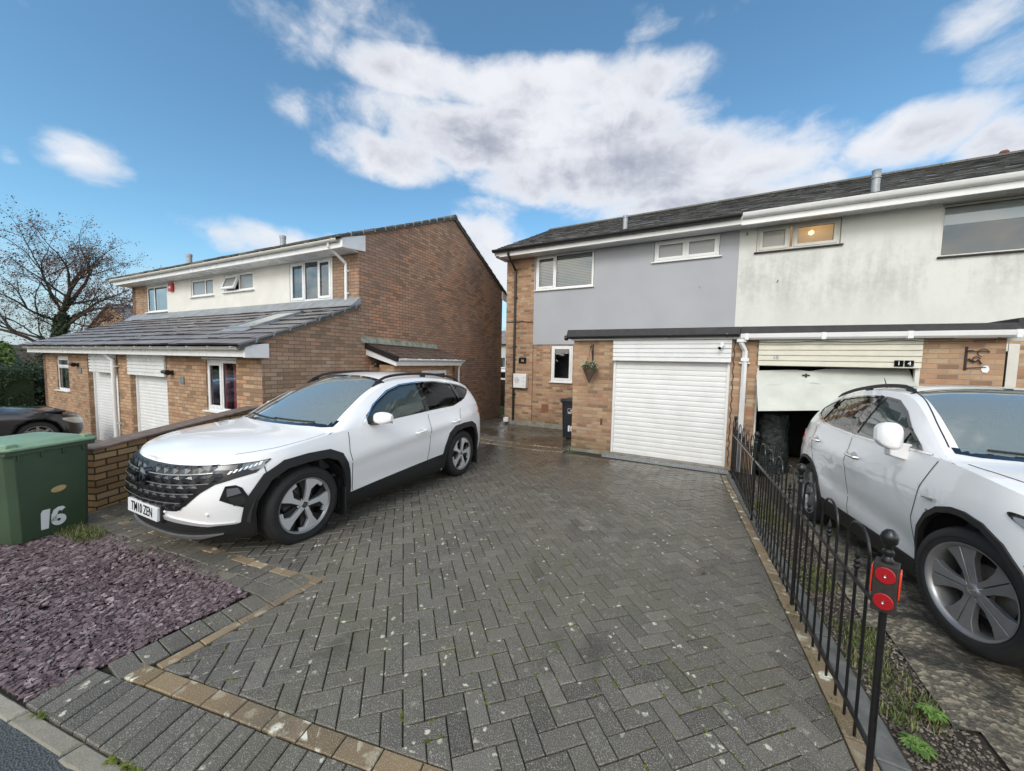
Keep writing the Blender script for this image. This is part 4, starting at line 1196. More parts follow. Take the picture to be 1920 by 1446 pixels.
    so = MB(); so.box(-2.74, PX, 7.70, 7.80, 2.42, 2.49); so.box(-2.74, -2.70, 7.80, Y, 2.42, 2.49); so.build('garage_fascia', M['white_paint'], parent=t)
    gu = MB(); gutter(gu, -2.86, PX-.02, 7.70, 2.50, .05, [-2.75, -2.05, -1.95, -.75, .2]); gu.tube([(-2.86,7.65,2.47),(-2.80,7.65,2.47)], .056, 12); gu.build('garage_gutter', M['black_pvc'], parent=t)
    # roller box and door
    hb = MB(); lines(hb, -1.83, .29, 7.735, 1.99, 2.415, 5, d=.027, t=.030); hb.build('roller_box', M['upvc'], parent=t)
    roller_door(t, I4, -1.83, .29, .08, 2.02, 7.87, .0985)
    st = MB(); st.box(-1.83, .29, 7.74, 8.1, -.1, .045); st.build('threshold', M['concrete'], parent=t)
    dg = MB(); n = 46
    for i in range(n):
        x = -1.95+2.3*i/n; dg.box(x, x+.026, 7.60, 7.71, .0, .018)
    dg.box(-1.95, .35, 7.59, 7.60, -.02, .019); dg.box(-1.95, .35, 7.71, 7.72, -.02, .019); dg.build('channel_drain', M['galv'], parent=t)
    rm = MB(); rm.box(-2.44, PX-.03, 9.9, 10.0, 0, 2.4); rm.build('garage_interior', M['dark'], parent=t)
    # fixings
    p = MB(); p.box(-5.32, -5.06, Y-.02, Y-.001, 1.88, 2.05); pq = p.build('number_plate', M['gloss_black'], parent=t)
    text_mb('16', .11, frame((-5.19, Y-.022, 1.965), (1,0,0), (0,0,1), (0,-1,0)), .002).build('number', M['silver'], parent=pq)
    mbx = MB(); mbx.box(-5.42, -4.98, Y-.17, Y-.001, 1.12, 1.56); mo = mbx.build('meter_box', M['upvc'], parent=t, bevel=.015)
    c = MB(); c.lathe([(.085, 0), (.085, -.006), (.075, -.006), (.075, 0)], 28, 'y', (-5.29, Y-.171, 1.36)); c.lathe([(.045, 0), (.045, -.005), (.036, -.005), (.036, 0)], 20, 'y', (-5.29, Y-.171, 1.36)); c.box(-5.33, -5.25, Y-.176, Y-.171, 1.353, 1.367); c.box(-5.08, -5.04, Y-.174, Y-.170, 1.2, 1.215); c.box(-5.08, -5.04, Y-.174, Y-.170, 1.32, 1.335); c.box(-5.08, -5.04, Y-.174, Y-.170, 1.44, 1.455); c.build('meter_box_emblem', M['galv'], parent=mo)
    cb = MB(); pts = [(.335+.012*math.sin(k*1.7), 7.79, 2.40-.055*k) for k in range(43)]; cb.tube(pts, .006, 5); cb.build('cable', M['seal'], parent=t)
    cc = MB(); cc.box(.11, .16, 7.70, 7.735, 2.26, 2.36); cc.tube([(.135, 7.70, 2.33), (.135, 7.66, 2.30)], .014, 8); cc.tube([(.145, 7.68, 2.31), (.10, 7.60, 2.25)], .032, 12); cco = cc.build('security_camera', M['upvc'], parent=t, smooth=True)
    ln = MB(); ln.tube([(.102, 7.604, 2.253), (.095, 7.592, 2.245)], .028, 12); ln.build('camera_lens', M['gloss_black'], parent=cco)
    hk = MB(); hk.tube([(-.37, 10.18, 3.86), (-.37, 10.14, 3.86), (-.36, 10.13, 3.83)], .006, 6); hk.build('wall_hook', M['galv'], parent=t)
    cn = MB(); cn.box(-2.06, -2.02, 7.785, 7.80, .62, .75); cn.build('key_box', mat('rust', (.12,.05,.03), .8, noise=(30,.4)), parent=t)
    cl = MB(); cl.tube([(-5.78, 10.19, 3.17)] + [(-5.4+.1*k, 10.185, 3.16+.012*math.sin(k*1.1)) for k in range(6)] + [(-4.85, 10.185, 3.12)], .012, 6); cl.build('wall_cable', M['seal'], parent=t)
    # bracket for the basket
    br = MB(); br.box(-2.285, -2.255, 7.785, 7.80, 1.98, 2.34); br.tube([(-2.27, 7.79, 2.31), (-2.27, 7.66, 2.31), (-2.27, 7.60, 2.25), (-2.27, 7.575, 2.28)], .008, 6)
    br.tube([(-2.27, 7.79, 2.06), (-2.27, 7.70, 2.20), (-2.27, 7.66, 2.30)], .006, 6); br.build('basket_bracket', M['black_iron'], parent=t)
right_grey()

def basket():
    c = (-2.27, 7.58, 1.82)
    t = empty('hanging_basket', c, 'conical hanging basket with pale flowers on the brick garage pier', 'basket')
    mb = MB(); mb.lathe([(.012, -.30), (.06, -.18), (.135, -.02), (.14, 0), (.12, 0)], 20, 'z', c); mb.build('cone', mat('basket_weave', (.10,.07,.05), .8, noise=(60,.5), bump=(90,.9,.006)), parent=t, smooth=True)
    for k in range(3):
        a = 2*PI*k/3; mb = MB(); mb.tube([(c[0]+.13*math.cos(a), c[1]+.13*math.sin(a), c[2]), (c[0], c[1], c[2]+.43)], .0025, 5); mb.build('chain', M['black_iron'], parent=t)
    mb = MB(); fl = MB()
    for i in range(420):
        a = random.random()*2*PI; r = .17*math.sqrt(random.random()); z = c[2]+.09*(1-(r/.18)**2)+random.uniform(-.03, .05); x, y = c[0]+r*math.cos(a), c[1]+r*math.sin(a)
        if i % 9 == 0: z += .07
        s = random.uniform(.012, .026); v = Vector((random.gauss(0,1), random.gauss(0,1), random.gauss(0,1))).normalized(); u = v.orthogonal().normalized()*s; w_ = v.cross(u)*.6
        (mb if random.random() < .72 else fl).add([(x-u.x, y-u.y, z-u.z), (x+w_.x, y+w_.y, z+w_.z), (x+u.x, y+u.y, z+u.z), (x-w_.x, y-w_.y, z-w_.z)], [(0,1,2,3)], col=random.random())
    mb.build('foliage', M['hedge'], parent=t); fl.build('flowers', mat('petals', (.55,.58,.42), .7), parent=t)
basket()

def right_white():
    t = empty('brick_house', (3.5, 10.2, 0), 'stained white rendered house with a half open broken garage door numbered 14', 'house')
    Y = 10.2; X1 = 6.7
    mb = MB()
    wall_holes(mb, PX, X1, 0, 5.12, Y+.03, Y+.25, [(.76, 2.22, 4.52, 5.10), (3.70, 5.5, 4.08, 5.06), (4.30, 4.86, .1, 2.45)])
    mb.box(X1-.25, X1, Y+.25, 17.4, 0, 5.12); mb.prism([(Y, 5.12), (17.4, 5.12), (17.4, 5.50), (13.9, 7.12), (Y, 5.44)], 'x', X1-.24, X1); mb.box(PX, X1-.25, 17.15, 17.4, 0, 5.12)
    mb.box(PX, .70, 7.8, 8.03, -.02, 2.40)
    mb.box(2.75, 3.58, 7.8, 8.03, -.02, 2.40)
    mb.box(3.35, 3.58, 8.03, Y+.03, -.02, 2.40)
    mb.box(2.75, 2.98, 8.03, Y, -.02, 2.40); mb.box(PX, .62, 8.03, Y, -.02, 2.40)
    mb.build('wall', M['brick_buff'], parent=t)
    r = MB(); wall_holes(r, PX+.002, X1, 2.62, 5.12, Y-.022, Y+.028, [(.75, 2.23, 4.50, 5.11), (3.69, 5.51, 4.06, 5.07)])
    r.build('render', M['render_white'], parent=t)
    # dark reveal edges
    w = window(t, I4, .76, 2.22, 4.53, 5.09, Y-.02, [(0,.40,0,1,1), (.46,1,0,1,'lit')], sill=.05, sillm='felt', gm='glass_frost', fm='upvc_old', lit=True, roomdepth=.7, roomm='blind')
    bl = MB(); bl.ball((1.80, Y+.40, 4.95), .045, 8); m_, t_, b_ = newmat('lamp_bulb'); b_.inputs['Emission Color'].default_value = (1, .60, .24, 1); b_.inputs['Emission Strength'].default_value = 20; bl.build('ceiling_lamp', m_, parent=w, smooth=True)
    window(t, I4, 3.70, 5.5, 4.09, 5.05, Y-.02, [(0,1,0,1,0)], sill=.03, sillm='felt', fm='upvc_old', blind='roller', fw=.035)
    window(t, I4, 4.30, 4.86, .12, 2.44, Y, [(0,1,0,.35,0), (0,1,.35,1,0)], fm='upvc_old', fw=.14)
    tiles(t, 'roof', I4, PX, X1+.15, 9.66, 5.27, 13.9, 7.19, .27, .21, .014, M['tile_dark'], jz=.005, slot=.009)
    tiles(t, 'rear_roof', I4, PX, X1+.15, 18.1, 5.24, 13.9, 7.19, .27, .4, .014, M['tile_dark'])
    rd = MB(); x = PX
    while x < X1+.15: rd.prism([(13.78, 7.17), (13.84, 7.24), (13.9, 7.265), (13.96, 7.24), (14.02, 7.17)], 'x', x, min(X1+.15, x+.44)); x += .45
    rd.build('ridge_tiles', M['tile_dark'], parent=t)
    f = MB(); f.box(PX, X1+.1, 9.69, 9.725, 5.03, 5.24); f.box(PX, X1+.1, 9.725, Y-.02, 5.085, 5.10); f.build('fascia', M['upvc'], parent=t, bevel=.003)
    gu = MB(); n = 0
    # ogee style gutter, deep
    prof = [(9.69, 5.155), (9.66, 5.15), (9.615, 5.165), (9.585, 5.20), (9.575, 5.265), (9.583, 5.265), (9.60, 5.21), (9.63, 5.175), (9.69, 5.17)]
    gu.prism(prof, 'x', PX+.01, X1+.12)
    for x in (1.55, 2.5, 4.0, 5.4): gu.prism([(a-.006, b-.004) for a, b in prof[:5]]+[(9.69, 5.268)], 'x', x-.03, x+.03)
    gu.build('gutter', M['upvc'], parent=t, bevel=.003)
    v = MB(); v.lathe([(.066, -.12), (.066, .22), (.080, .225), (.080, .24), (.068, .25), (.068, .37), (.075, .38), (0, .385)], 18, 'z', (2.64, 9.93, 5.43)); v.build('roof_vent', M['galv'], parent=t, smooth=True)
    v = MB(); v.lathe([(.08, 0), (.09, .05), (.06, .09), (0, .10)], 14, 'z', (6.0, 13.9, 7.22)); v.build('ridge_vent', mat('terracotta_vent', (.16,.07,.05), .8), parent=t, smooth=True)
    # garage flat roof
    gr_ = MB(); gr_.box(PX, 3.62, 7.66, Y-.022, 2.49, 2.56)
    gr_.hexa([(PX,7.62,2.47),(3.66,7.62,2.47),(3.66,7.70,2.47),(PX,7.70,2.47),(PX,7.66,2.63),(3.6,7.66,2.60),(3.6,7.72,2.60),(PX,7.72,2.63)])
    gr_.hexa([(3.60,7.64,2.49),(3.68,7.64,2.49),(3.68,Y-.03,2.49),(3.60,Y-.03,2.49),(3.60,7.66,2.66),(3.68,7.66,2.67),(3.68,Y-.03,2.67),(3.60,Y-.03,2.66)])
    gr_.build('garage_roof', M['felt'], parent=t, bevel=.012)
    fl = MB(); fl.hexa([(PX,Y-.16,2.56),(2.9,Y-.16,2.56),(2.9,Y-.024,2.56),(PX,Y-.024,2.56),(PX,Y-.05,2.74),(2.9,Y-.05,2.70),(2.9,Y-.024,2.70),(PX,Y-.024,2.74)]); fl.build('felt_flashing', M['felt'], parent=t)
    so = MB(); so.box(PX, 3.62, 7.70, 7.80, 2.405, 2.47); so.build('garage_fascia', M['upvc_old'], parent=t)
    gu = MB(); gu.prism([(7.70, 2.40), (7.645, 2.40), (7.61, 2.43), (7.60, 2.50), (7.608, 2.50), (7.62, 2.44), (7.65, 2.41), (7.70, 2.41)], 'x', PX, 3.95)
    for x in (.5, 1.55, 2.55, 3.6): gu.box(x-.03, x+.03, 7.596, 7.70, 2.394, 2.505)
    gu.build('garage_gutter', M['upvc'], parent=t, bevel=.003)
    dp = MB(); dp.box(.36, .50, 7.62, 7.72, 2.36, 2.41); dp.tube([(.43, 7.67, 2.40), (.43, 7.67, 2.34), (.50, 7.74, 2.20), (.50, 7.74, .02)], .040, 4); dp.box(.44, .56, 7.70, 7.80, 2.02, 2.08); dp.box(.42, .58, 7.73, 7.80, 1.98, 2.0); dp.build('downpipe', M['upvc'], parent=t)
    cb = MB(); pts = [(.52+3.0*i/40, 7.69-.0, 2.375-.03*abs(math.sin(i*.24))) for i in range(41)]; cb.tube(pts, .006, 5); cb.build('cable', M['seal'], parent=t)
    pb = MB(); pb.box(3.58, 4.1, 7.9, 8.0, 2.36, 2.46); pb.build('side_board', M['upvc_old'], parent=t)
    # header planks with number tiles
    hb = MB(); lines(hb, .70, 2.74, 7.745, 1.95, 2.40, 5, d=.027, t=.022); ho = hb.build('header_panel', mat('cream_boards', (.68,.66,.56), .55, noise=(4,.08)), parent=t)
    for k, ch in enumerate('14'):
        x = 2.44+.115*k; q = MB(); q.box(x, x+.10, 7.733, 7.744, 1.975, 2.07); qo = q.build('number_tile', M['gloss_black'], parent=t)
        text_mb(ch, .085, frame((x+.05, 7.7325, 2.022), (1,0,0), (0,0,1), (0,-1,0)), .002).build('number', M['white_clean'], parent=qo)
    text_mb('18', .085, frame((.95, 7.743, 2.09), (1,0,0), (0,0,1), (0,-1,0)), .002, bold=.003).build('number', M['galv'], parent=ho)
    # broken up-and-over door, tilted and hanging askew
    dm = MB(); x0, x1 = .70, 2.70
    A, B, C, D = (x0-.01, 7.84, 1.86), (x1, 8.05, 1.97), (x1+.02, 7.45, 1.38), (x0+.02, 7.48, 1.19)
    def bil(u, v, n=0):
        p = [A[i]*(1-u)*(1-v)+B[i]*u*(1-v)+C[i]*u*v+D[i]*(1-u)*v for i in range(3)]
        s = .05*math.sin(u*PI)*math.sin(v*PI)-.05*max(0, 1-abs(u-.38-.25*v)/.10); return (p[0], p[1]+s-n*.8, p[2]+s*.6-n*.6)
    NU, NV = 48, 24; V = []; 
    def emb(u, v):  # raised chevron panels
        uu = (u*4) % 1; vv = (v*2) % 1
        e = min(uu-.16, .84-uu)*.5; f_ = min(vv-.2, .8-vv)*.35
        d_ = min(e, f_); return .035 if d_ > .03 else (0.035*max(0, d_)/.03)
    for i in range(NV+1):
        for j in range(NU+1): V.append(bil(j/NU, i/NV, emb(j/NU, i/NV)))
    F = [(i*(NU+1)+j+NU+1, i*(NU+1)+j+NU+2, i*(NU+1)+j+1, i*(NU+1)+j) for i in range(NV) for j in range(NU)]
    dm.add(V, F); 
    dm.hexa([bil(0,.97,.02), bil(1,.97,.02), bil(1,.97,-.03), bil(0,.97,-.03), bil(0,1.0,.02), bil(1,1,.02), bil(1,1,-.03), bil(0,1,-.03)])
    do = dm.build('garage_door', mat('grubby_white_door', (.50,.52,.475), .45, noise=(3,.10)), parent=t, smooth=True, sharp=50)
    hh = MB(); p = bil(.35, .12, .03); hh.box(p[0]-.05, p[0]+.05, p[1]-.02, p[1]+.0, p[2]-.012, p[2]+.012); hh.box(p[0]-.012, p[0]+.012, p[1]-.025, p[1], p[2]-.04, p[2]+.03); hh.build('handle', M['black_iron'], parent=do)
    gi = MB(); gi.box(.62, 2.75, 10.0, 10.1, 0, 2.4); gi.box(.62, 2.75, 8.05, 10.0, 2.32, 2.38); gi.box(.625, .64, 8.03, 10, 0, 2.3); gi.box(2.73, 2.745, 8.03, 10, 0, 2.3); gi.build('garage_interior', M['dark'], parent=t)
    fr = MB(); fr.box(2.70, 2.75, 7.80, 7.86, -.02, 1.95); fr.box(.70, .73, 7.82, 7.86, -.02, 1.95); fr.build('door_frame', M['upvc_old'], parent=t)
    # wrought iron bracket and note
    ib = MB(); ib.box(3.19, 3.215, 7.785, 7.80, 1.94, 2.28); ib.tube([(3.2,7.78,2.22),(3.2,7.62,2.22)], .006, 6)
    for (cx, cz, r) in ((3.36, 2.19, .055), (3.30, 2.10, .035)):
        ib.tube([(cx+r*math.cos(a*.5), 7.775, cz+r*math.sin(a*.5)) for a in range(10)], .006, 5)
    ib.tube([(3.2,7.78,2.21),(3.42,7.775,2.215)], .006, 5); ib.tube([(3.2,7.78,1.97),(3.40,7.775,1.99)], .006, 5); ib.tube([(3.22,7.775,2.1),(3.28,7.775,2.06),(3.32,7.775,2.09),(3.35,7.775,2.03)], .012, 5)
    ib.build('iron_bracket', mat('rusty_iron', (.035,.02,.018), .7, noise=(40,.4)), parent=t)
    nt = MB(); nt.prism([(.04*math.cos(a), .055*math.sin(a)) for a in [2*PI*i/9+.2*math.sin(i*2) for i in range(9)]], 'y', 0, .012); nt.M = Matrix.Translation((3.40, 7.786, 1.96)); nt.build('wall_plate', M['white_clean'], parent=t)
    dr = MB(); dr.box(3.60, 4.26, 10.205, 10.225, .1, 2.45); dr.build('side_door', M['upvc_old'], parent=t)
    hk = MB(); hk.tube([(1.18, 10.17, 3.84), (1.18, 10.13, 3.84), (1.20, 10.12, 3.87)], .008, 6); hk.tube([(.56, 10.17, 5.0), (.545, 10.13, 4.93)], .010, 6); hk.build('wall_hook', M['felt'], parent=t)
right_white()

# things inside the open garage
def sack():
    t = empty('refuse_sack', (1.02, 8.25, 0), 'tall crumpled black plastic sack standing inside the open garage', 'sack')
    mb = MB(); V = []; n = 28; m = 22
    for j in range(m+1):
        z = 1.12*j/m; r = .27*(1-.12*(j/m)**3) if j < m else .05
        for k in range(n):
            a = 2*PI*k/n; rr = r*(1+.05*math.sin(5*a+z*9)+.035*math.sin(11*a-z*17)+.02*math.sin(3*a+z*31)); V.append((1.02+rr*math.cos(a), 8.25+rr*math.sin(a), z))
    F = [(j*n+k, j*n+(k+1)%n, (j+1)*n+(k+1)%n, (j+1)*n+k) for j in range(m) for k in range(n)]; F.append(tuple(m*n+k for k in range(n)))
    mb.add(V, F); mb.build('plastic', mat('black_polythene', (.012,.02,.018), .22, bump=(14,1.0,.05)), parent=t, smooth=True, sharp=180)
    tag(MB().box(.64, .78, 8.1, 8.6, 0, .95).build('tool_case', M['black_plastic'], bevel=.03), 'dark grey case leaning just inside the open garage', 'case')
sack()
# ================================================================ LEFT PAIR (frame turned 2.58 degrees)
DY = .045
ML = Matrix.Rotation(DY, 4, 'Z')
def LP(u, v, z): return tuple(ML @ Vector((u, v, z)))
PU = -12.5
UG = -6.83
UF = -18.2
GZ = -.46
def lroof(v): return 2.12+(v-3.55)*.417
def left_house(near):
    if near:
        t = empty('brick_house', LP(-9.6, 3.9, GZ), 'brick house with big windowless gable, skylight and maroon curtained window', 'house'); u0, u1 = PU, UG
    else:
        t = empty('brick_house', LP(-15.3, 3.9, GZ), 'far brick semi with red alarm box and narrow front window by the hedge', 'house'); u0, u1 = UF, PU
    V0 = 3.9; VU = 6.02
    holes = [(-8.70, -7.63, .82, 1.86), (-12.12, -10.30, GZ-.1, 1.93)] if near else [(-17.05, -16.10, .80, 1.83), (-14.70, -12.82, GZ-.1, 1.93)]
    mb = MB(ML); wall_holes(mb, u0, u1-.25 if near else u1, GZ-.2, 1.93, V0, V0+.12, holes)
    for h in holes:   # deeper reveals
        if h[3] > 1.9:
            mb.box(h[0]-.10, h[0], V0+.12, V0+.30, GZ-.2, 1.93); mb.box(h[1], h[1]+.08, V0+.12, V0+.30, GZ-.2, 1.93)
    mb.build('front_wall', M['brick_front_left'], parent=t)
    # upper front bricks
    mb = MB(ML)
    if near: mb.box(-7.68, UG-.25, VU, VU+.25, 2.9, 4.34)
    else: mb.box(UF, -17.08, VU, VU+.25, 2.9, 4.34)
    mb.build('upper_wall', M['brick_side'], parent=t)
    if near:
        mb = MB(ML); mb.prism([(V0, GZ-.2), (VU, GZ-.2), (VU, lroof(VU)-.06), (V0, lroof(V0)-.06)], 'x', UG-.25, UG)
        mb.build('side_wall', M['brick_side'], parent=t)
        mb = MB(ML); mb.prism([(VU+.002, GZ-.2), (13.0, GZ-.2), (13.0, 4.66), (9.65, 6.28), (VU+.002, 4.69)], 'x', UG-.25, UG+.002)
        mb.build('gable_wall', M['brick_gable'], parent=t)
    else:
        mb = MB(ML); mb.prism([(V0, GZ-.2), (13.0, GZ-.2), (13.0, 4.66), (9.65, 6.28), (VU, 4.69), (VU, lroof(VU)-.06), (V0, lroof(V0)-.06)], 'x', UF, UF+.25)
        mb.build('gable_wall', M['brick_gable'], parent=t)
    mb = MB(ML); mb.box(u0, u1-.26 if near else u1, 12.8, 12.99, GZ, 4.36); mb.build('rear_wall', M['brick_gable'], parent=t)
    # render
    uh = [(-9.26, -7.68, 3.30, 4.32), (-12.25, -10.80, 3.75, 4.26)] if near else [(-14.10, -12.80, 3.72, 4.25), (-17.08, -15.62, 3.36, 4.25)]
    ra, rb_ = (PU, -7.68) if near else (-17.08, PU)
    r = MB(ML); wall_holes(r, ra, rb_, 2.9, 4.34, VU-.01, VU+.2, uh); r.build('render', M['cream'], parent=t)
    if near:
        window(t, ML, -9.25, -7.69, 3.31, 4.31, VU-.03, [(0,.355,0,1,1), (.355,.68,0,1,0), (.68,1,0,1,1)], sill=.0)
        window(t, ML, -12.24, -10.81, 3.76, 4.25, VU-.02, [(0,.5,0,1,'open'), (.5,1,0,1,0)], sill=.05, gm='glass_frost')
        window(t, ML, -8.70, -7.63, .85, 1.85, V0, [(0,.5,0,1,1), (.5,1,0,1,0)], sill=.06, blind='curtain')
        ls = MB(ML); ls.box(-8.78, -7.60, V0-.03, V0, 1.86, 1.895); ls.build('window_head', M['upvc'], parent=t)
    else:
        window(t, ML, -14.09, -12.81, 3.73, 4.24, VU-.02, [(0,.62,0,1,0), (.62,1,0,1,0)], sill=.05, gm='glass_frost')
        window(t, ML, -17.07, -15.63, 3.37, 4.24, VU-.02, [(0,.36,0,1,0), (.36,1,0,1,0)], sill=.03, blind='net')
        window(t, ML, -17.05, -16.10, .83, 1.82, V0, [(0,1,0,.68,0), (0,1,.68,1,1)], sill=.1, blind='net')
    # garage
    a, b = (-12.12, -10.30) if near else (-14.70, -12.82)
    ha = a if near else -14.45
    hb = MB(ML); lines(hb, ha, b, V0-.045, 1.44, 1.925, 6, d=.027, t=.026); hb.build('roller_box', M['upvc'], parent=t)
    roller_door(t, ML, a, b, GZ+.02, 1.6, V0+.14, .077)
    # lower roof
    ua = u0-.12 if not near else u0; ub = u1+.10 if near else u1
    sk = (lambda u, v: -9.02 < u < -7.62 and 4.30 < v < 5.46 and (u-(-8.36-(v-4.36)*.62)) > -.0 and (u-(-7.60-(v-4.36)*.40)) < 0) if near else None
    sk = (lambda u, v: -8.74 < u < -7.86 and 4.34 < v < 5.42) if near else None
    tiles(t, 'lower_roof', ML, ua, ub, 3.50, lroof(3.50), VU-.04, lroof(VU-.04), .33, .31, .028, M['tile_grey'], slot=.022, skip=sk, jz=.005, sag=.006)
    fl = MB(ML); fl.hexa([(u0,VU-.26,lroof(VU-.26)+.045),(u1+.08*near,VU-.26,lroof(VU-.26)+.045),(u1+.08*near,VU-.012,lroof(VU)+.0),(u0,VU-.012,lroof(VU)),(u0,VU-.26,lroof(VU-.26)+.055),(u1+.08*near,VU-.26,lroof(VU-.26)+.055),(u1+.08*near,VU-.012,lroof(VU)+.17),(u0,VU-.012,lroof(VU)+.17)])
    fl.build('lead_flashing', M['lead'], parent=t)
    f = MB(ML); f.box(u0, u1, 3.62, 3.645, 1.92, 2.10); f.box(u0, u1, 3.645, V0, 1.925, 1.94); 
    if near: f.prism([(3.60, 1.91), (V0+.10, 1.91), (V0+.10, 2.17), (3.60, 2.12)], 'x', UG+.0, UG+.06)
    else: f.box(UF-.1, UF, 3.62, V0, 1.92, 2.1)
    f.build('lower_fascia', M['upvc'], parent=t, bevel=.004)
    gu = MB(ML); nb = 7; gutter(gu, u0, u1-.02, 3.62, 2.09, .055, [u0+.4+i*(u1-u0-.6)/nb for i in range(nb+1)]); gu.build('lower_gutter', M['upvc_old'], parent=t)
    if near:
        # cemented verge with clips on the side
        vg = MB(ML); vg.prism([(3.52, lroof(3.52)-.055), (VU-.02, lroof(VU)-.075), (VU-.02, lroof(VU)+.005), (3.52, lroof(3.52)+.02)], 'x', UG+.004, UG+.085); vg.build('verge', M['stone_edge'], parent=t)
        cp = MB(ML)
        for i in range(8):
            v = 3.75+i*.30; cp.hexa([(UG+.05,v,lroof(v)-.03),(UG+.10,v,lroof(v)-.03),(UG+.10,v+.02,lroof(v)-.03),(UG+.05,v+.02,lroof(v)-.03),(UG+.05,v+.03,lroof(v)+.055),(UG+.105,v+.03,lroof(v)+.055),(UG+.105,v+.05,lroof(v)+.055),(UG+.05,v+.05,lroof(v)+.055)])
        cp.build('verge_clips', M['galv'], parent=t)
        s = MB(ML)
        def rp(u, v, n=0): return (u, v-n*.385, lroof(v)+n*.923)
        A, B, C, D = (-8.72, 4.36), (-7.88, 4.36), (-7.88, 5.40), (-8.72, 5.40)
        for (p, q) in ((A, B), (B, C), (C, D), (D, A)):
            px_, py_ = p; qx, qy = q; s.hexa([rp(min(px_,qx)-.03, min(py_,qy)-.03, 0), rp(max(px_,qx)+.03, min(py_,qy)-.03, 0), rp(max(px_,qx)+.03, max(py_,qy)+.03, 0), rp(min(px_,qx)-.03, max(py_,qy)+.03, 0),
                    rp(min(px_,qx)-.03, min(py_,qy)-.03, .085), rp(max(px_,qx)+.03, min(py_,qy)-.03, .085), rp(max(px_,qx)+.03, max(py_,qy)+.03, .085), rp(min(px_,qx)-.03, max(py_,qy)+.03, .085)])
        so = s.build('skylight', M['lead'], parent=t)
        gl = MB(ML); gl.add([rp(-8.69, 4.39, .07), rp(-7.91, 4.39, .07), rp(-7.91, 5.37, .07), rp(-8.69, 5.37, .07)], [(0,1,2,3)]); gl.build('pane', M['glass_frost'], parent=so)
        fs = MB(ML); fs.hexa([rp(-8.8, 4.16, .045), rp(-7.8, 4.16, .045), rp(-7.8, 4.36, .045), rp(-8.8, 4.36, .045), rp(-8.8, 4.16, .052), rp(-7.8, 4.16, .052), rp(-7.8, 4.36, .06), rp(-8.8, 4.36, .06)]); fs.build('apron', M['lead'], parent=so)
    # upper roof
    ub2 = UG+.09 if near else PU; ua2 = PU if near else UF-.12
    tiles(t, 'roof', ML, ua2, ub2, 5.50, 4.50, 9.65, 6.34, .33, .33, .022, M['tile_dark'], jz=.003)
    tiles(t, 'rear_roof', ML, ua2, ub2, 13.45, 4.50, 9.65, 6.34, .33, .33, .022, M['tile_dark'])
    rd = MB(ML); x = ua2
    while x < ub2: rd.prism([(9.52, 6.32), (9.58, 6.39), (9.65, 6.415), (9.72, 6.39), (9.78, 6.32)], 'x', x, min(ub2, x+.44)); x += .45
    rd.build('ridge_tiles', M['tile_dark'], parent=t)
    f = MB(ML); f.box(ua2, UG if near else PU, 5.58, 5.605, 4.30, 4.50); f.box(ua2, UG if near else PU, 5.605, VU, 4.305, 4.33)
    f.build('fascia', M['upvc'], parent=t, bevel=.003)
    gu = MB(ML); gutter(gu, ua2, (UG-.05) if near else PU, 5.58, 4.47, .055, [ua2+.4+i*.85 for i in range(7)]); gu.build('gutter', M['upvc_old'], parent=t)
    if near:
        bx = MB(ML); bx.prism([(5.56, 4.30), (5.62, 4.30), (VU+.16, 4.36), (VU+.16, 4.72), (5.56, 4.50)], 'x', UG, UG+.05); bx.build('box_end', M['upvc'], parent=t)
        bx = MB(ML); bx.prism([(12.95, 4.36), (13.35, 4.30), (13.37, 4.48), (12.95, 4.66)], 'x', UG, UG+.05); bx.build('box_end', M['upvc'], parent=t)
        vg = MB(ML); vg.prism([(5.52, 4.47), (9.65, 6.27), (13.43, 4.47), (13.43, 4.53), (9.65, 6.36), (5.52, 4.54)], 'x', UG+.004, UG+.075); vg.build('verge', M['stone_edge'], parent=t)
        cp = MB(ML)
        for i in range(12):
            v = 5.75+i*.33; z = 4.5+(v-5.5)*.443; cp.box(UG+.05, UG+.10, v, v+.02, z-.04, z+.055)
        cp.build('verge_clips', M['galv'], parent=t)
        dp = MB(ML); downpipe(dp, -7.19, 5.985, 4.42, 3.12, .034, neck=(-.02, -.43, .33), clips=(3.92, 3.42)); dp.build('downpipe', M['upvc'], parent=t, smooth=True)
        lp = (-10.02, 1.55); nm = (-9.62, 1.40); ntxt = '18'
    else:
        dp = MB(ML); downpipe(dp, -12.80, 3.82, 2.08, GZ, .044, neck=(-.17, -.18, .30), clips=(1.62, .2)); dp.build('downpipe', M['upvc'], parent=t, smooth=True)
        al = MB(ML); al.box(-15.36, -15.12, VU-.09, VU-.01, 3.98, 4.24); ao = al.build('alarm_box', M['red_plastic'], parent=t, bevel=.02)
        aw = MB(ML); aw.box(-15.30, -15.18, VU-.094, VU-.089, 4.07, 4.13); aw.build('alarm_badge', M['white_clean'], parent=ao)
        lp = (-15.32, 1.60); nm = (-15.2, 1.45); ntxt = '20'
    v = MB(ML)
    vv = (-13.1, 6.9) if not near else (-11.35, 6.95)
    vv = (-14.76, 6.28) if not near else (-10.9, 6.9)
    v.lathe([(.075, -.12), (.075, .26), (.085, .26), (.085, .34), (0, .35)], 14, 'z', (vv[0], vv[1], 4.5+(vv[1]-5.5)*.443)); v.build('roof_vent', M['galv'], parent=t, smooth=True)
    l = MB(ML); l.box(lp[0]-.03, lp[0]+.03, 3.86, 3.9, lp[1]-.05, lp[1]+.05); l.tube([(lp[0], 3.88, lp[1]), (lp[0]-.02, 3.80, lp[1]+.01)], .02, 8); l.tube([(lp[0]+.03, 3.80, lp[1]+.005), (lp[0]-.12, 3.76, lp[1]+.02)], [.06, .03], 14); l.build('wall_lamp', M['black_plastic'], parent=t, smooth=True)
